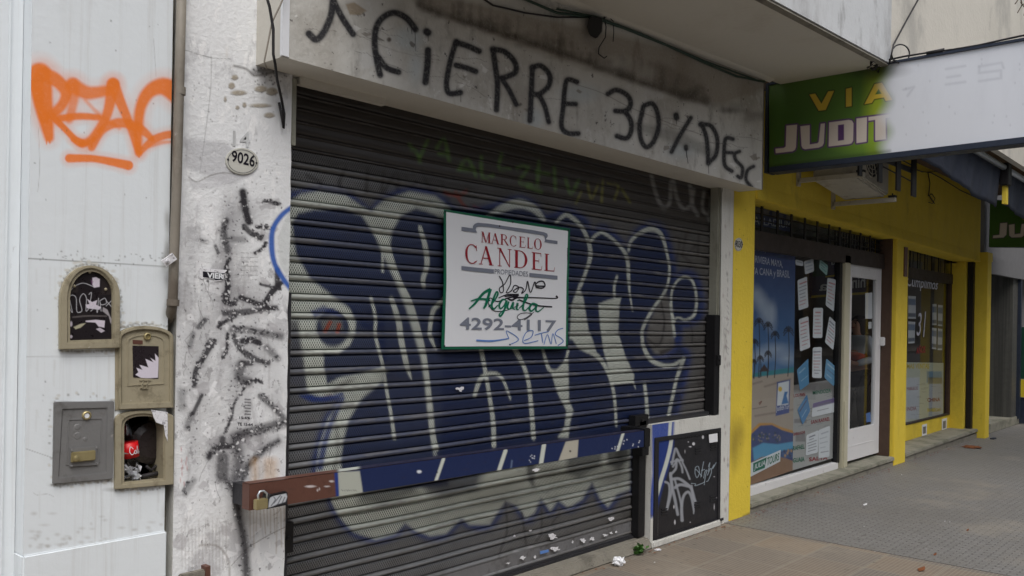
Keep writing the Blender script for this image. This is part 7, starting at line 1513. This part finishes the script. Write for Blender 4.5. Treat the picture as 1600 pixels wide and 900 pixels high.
bxm = thing('floor_box', 'small metal box with rusty post at the foot of the weathered column', 'box', at(320, 905, -.04))
MB().plate(pq([(284, 899), (322, 890), (322, 960), (284, 960)], -.03), .03).build('lid', W['concrete'], bxm, bevel=.004); MB().plate(pq([(322, 886), (329, 884), (329, 960), (322, 960)], -.04), .04).build('post', W['bar_brown'], bxm)

# ------------------------------------------------------------------ street trees along the kerb (unseen but for some twigs; crowns and farther trees added to shade the agency)
W['bark'] = mat('tree_bark', S(92, 80, 66), .9, var=.2, vs=12, bump=.8, bs=20)
W['foliage'] = mat('tree_foliage', S(62, 84, 40), .7, var=.35, vs=3, bump=0)
def tree(x, y, hgt, rad, label, twig=False):
    t = thing('street_tree', label, 'tree', (x, y, 0), 'street trees along the kerb'); b = MB()
    b.tube([(x, y, 0), (x + .04, y, 1.2), (x - .05, y + .05, hgt * .42)], [.17, .14, .11], 12); tips = []
    for k in range(9):
        a = k * 2.4; e_ = .5 + .5 * rng.random(); L_ = rad * (.7 + .4 * rng.random()); o_ = Vector((x - .05, y + .05, hgt * (.36 + .05 * rng.random()))); d_ = Vector((math.cos(a) * math.cos(e_), math.sin(a) * math.cos(e_), math.sin(e_)))
        p1 = o_ + d_ * L_ * .5 + Vector((0, 0, .15)); p2 = o_ + d_ * L_; b.tube([o_, p1, p2], [.06, .035, .012], 7); tips += [p1, p2]
    if twig:
        b.tube([(x - .05, y + .05, hgt * .45), (x - .3, -2.2, 4.3), at(1594, -6, -1.3)], [.05, .025, .008], 7)
        for q in ([(1594, -6), (1597, 8), (1590, 20)], [(1595, 4), (1603, 14), (1600, 24)], [(1592, -2), (1586, 6)], [(1596, 8), (1604, 4)]): b.tube([at(*w, -1.3) for w in q], .005, 5)
    b.build('trunk', W['bark'], t, smooth=True); n_ = 3800; cz = hgt * .68
    cl = rng.normal(size=(46, 3)); cl /= np.linalg.norm(cl, axis=1)[:, None]; cl *= (rng.random(46) ** .5)[:, None] * rad * .92; cl[:, 2] *= .72
    P_ = cl[rng.integers(0, 46, n_)] + rng.normal(size=(n_, 3)) * rad * .13 + np.array([x, y, cz]); P_[:, 1] = np.minimum(P_[:, 1], -2.1 + .3 * (P_[:, 1] + 2.1)); P_[:, 1] = np.where(P_[:, 1] > -1.95, -3.2, P_[:, 1]); A_ = rng.normal(size=(n_, 3)); A_ /= np.linalg.norm(A_, axis=1)[:, None]; B_ = np.cross(A_, rng.normal(size=(n_, 3))); B_ /= np.linalg.norm(B_, axis=1)[:, None]
    ln = (.05 + .05 * rng.random(n_))[:, None]; V_ = np.stack([P_ - A_ * ln, P_ + B_ * ln * .55, P_ + A_ * ln, P_ - B_ * ln * .55], 1).reshape(-1, 3)
    cr = MB(); cr.v = [tuple(v) for v in V_]; cr.f = [(4 * i, 4 * i + 1, 4 * i + 2, 4 * i + 3) for i in range(n_)]; cr.build('crown', W['foliage'], t)
tree(12.2, -3.95, 7.4, 2.7, 'leafy street tree at the kerb in front of the yellow agency', True)
tree(18, -3.95, 7.8, 2.8, 'unseen leafy street tree at the kerb in front of the grey building, added for shade'); tree(24, -3.95, 7.2, 2.7, 'farthest unseen leafy street tree along the kerb, added for shade')
# ------------------------------------------------------------------ opposite side of the street (seen only as reflections)
ob = thing('street_building', 'row of plain buildings across the street reflected in the shop glass', 'building', (20, -22, 0))
m_ = MB(); wn_ = MB()
for k, (x0, x1, h) in enumerate(((-40, -24, 9), (-24, -8, 12), (-8, 5, 10), (5, 16, 13), (16, 30, 11), (30, 44, 14), (44, 80, 11))):
    m_.box(x0, x1 - .02, -30, -20 - .3 * (k % 2), -.02, h)
    for q in range(int((x1 - x0) / 3)): wn_.box(x0 + 1 + q * 3, x0 + 2.4 + q * 3, -20.0 - .3 * (k % 2), -19.95 - .3 * (k % 2), .3, 2.4)
m_.build('wall', mat('street_building_wall', S(104, 98, 92), .85), ob); wn_.build('windows', W['grille'], ob)['kind'] = 'stuff'

# surfaces that carry no spray or print get an empty paint layer
for o in list(C.objects):
    if o.type == 'MESH' and 'paint' not in o.data.attributes:
        mm = o.data.materials[0] if o.data.materials else None
        if mm and any(n.type == 'ATTRIBUTE' and n.attribute_name == 'paint' for n in mm.node_tree.nodes):
            a_ = o.data.attributes.new('paint', 'FLOAT_COLOR', 'POINT'); a_.data.foreach_set('color', np.zeros(len(o.data.vertices) * 4, np.float32))
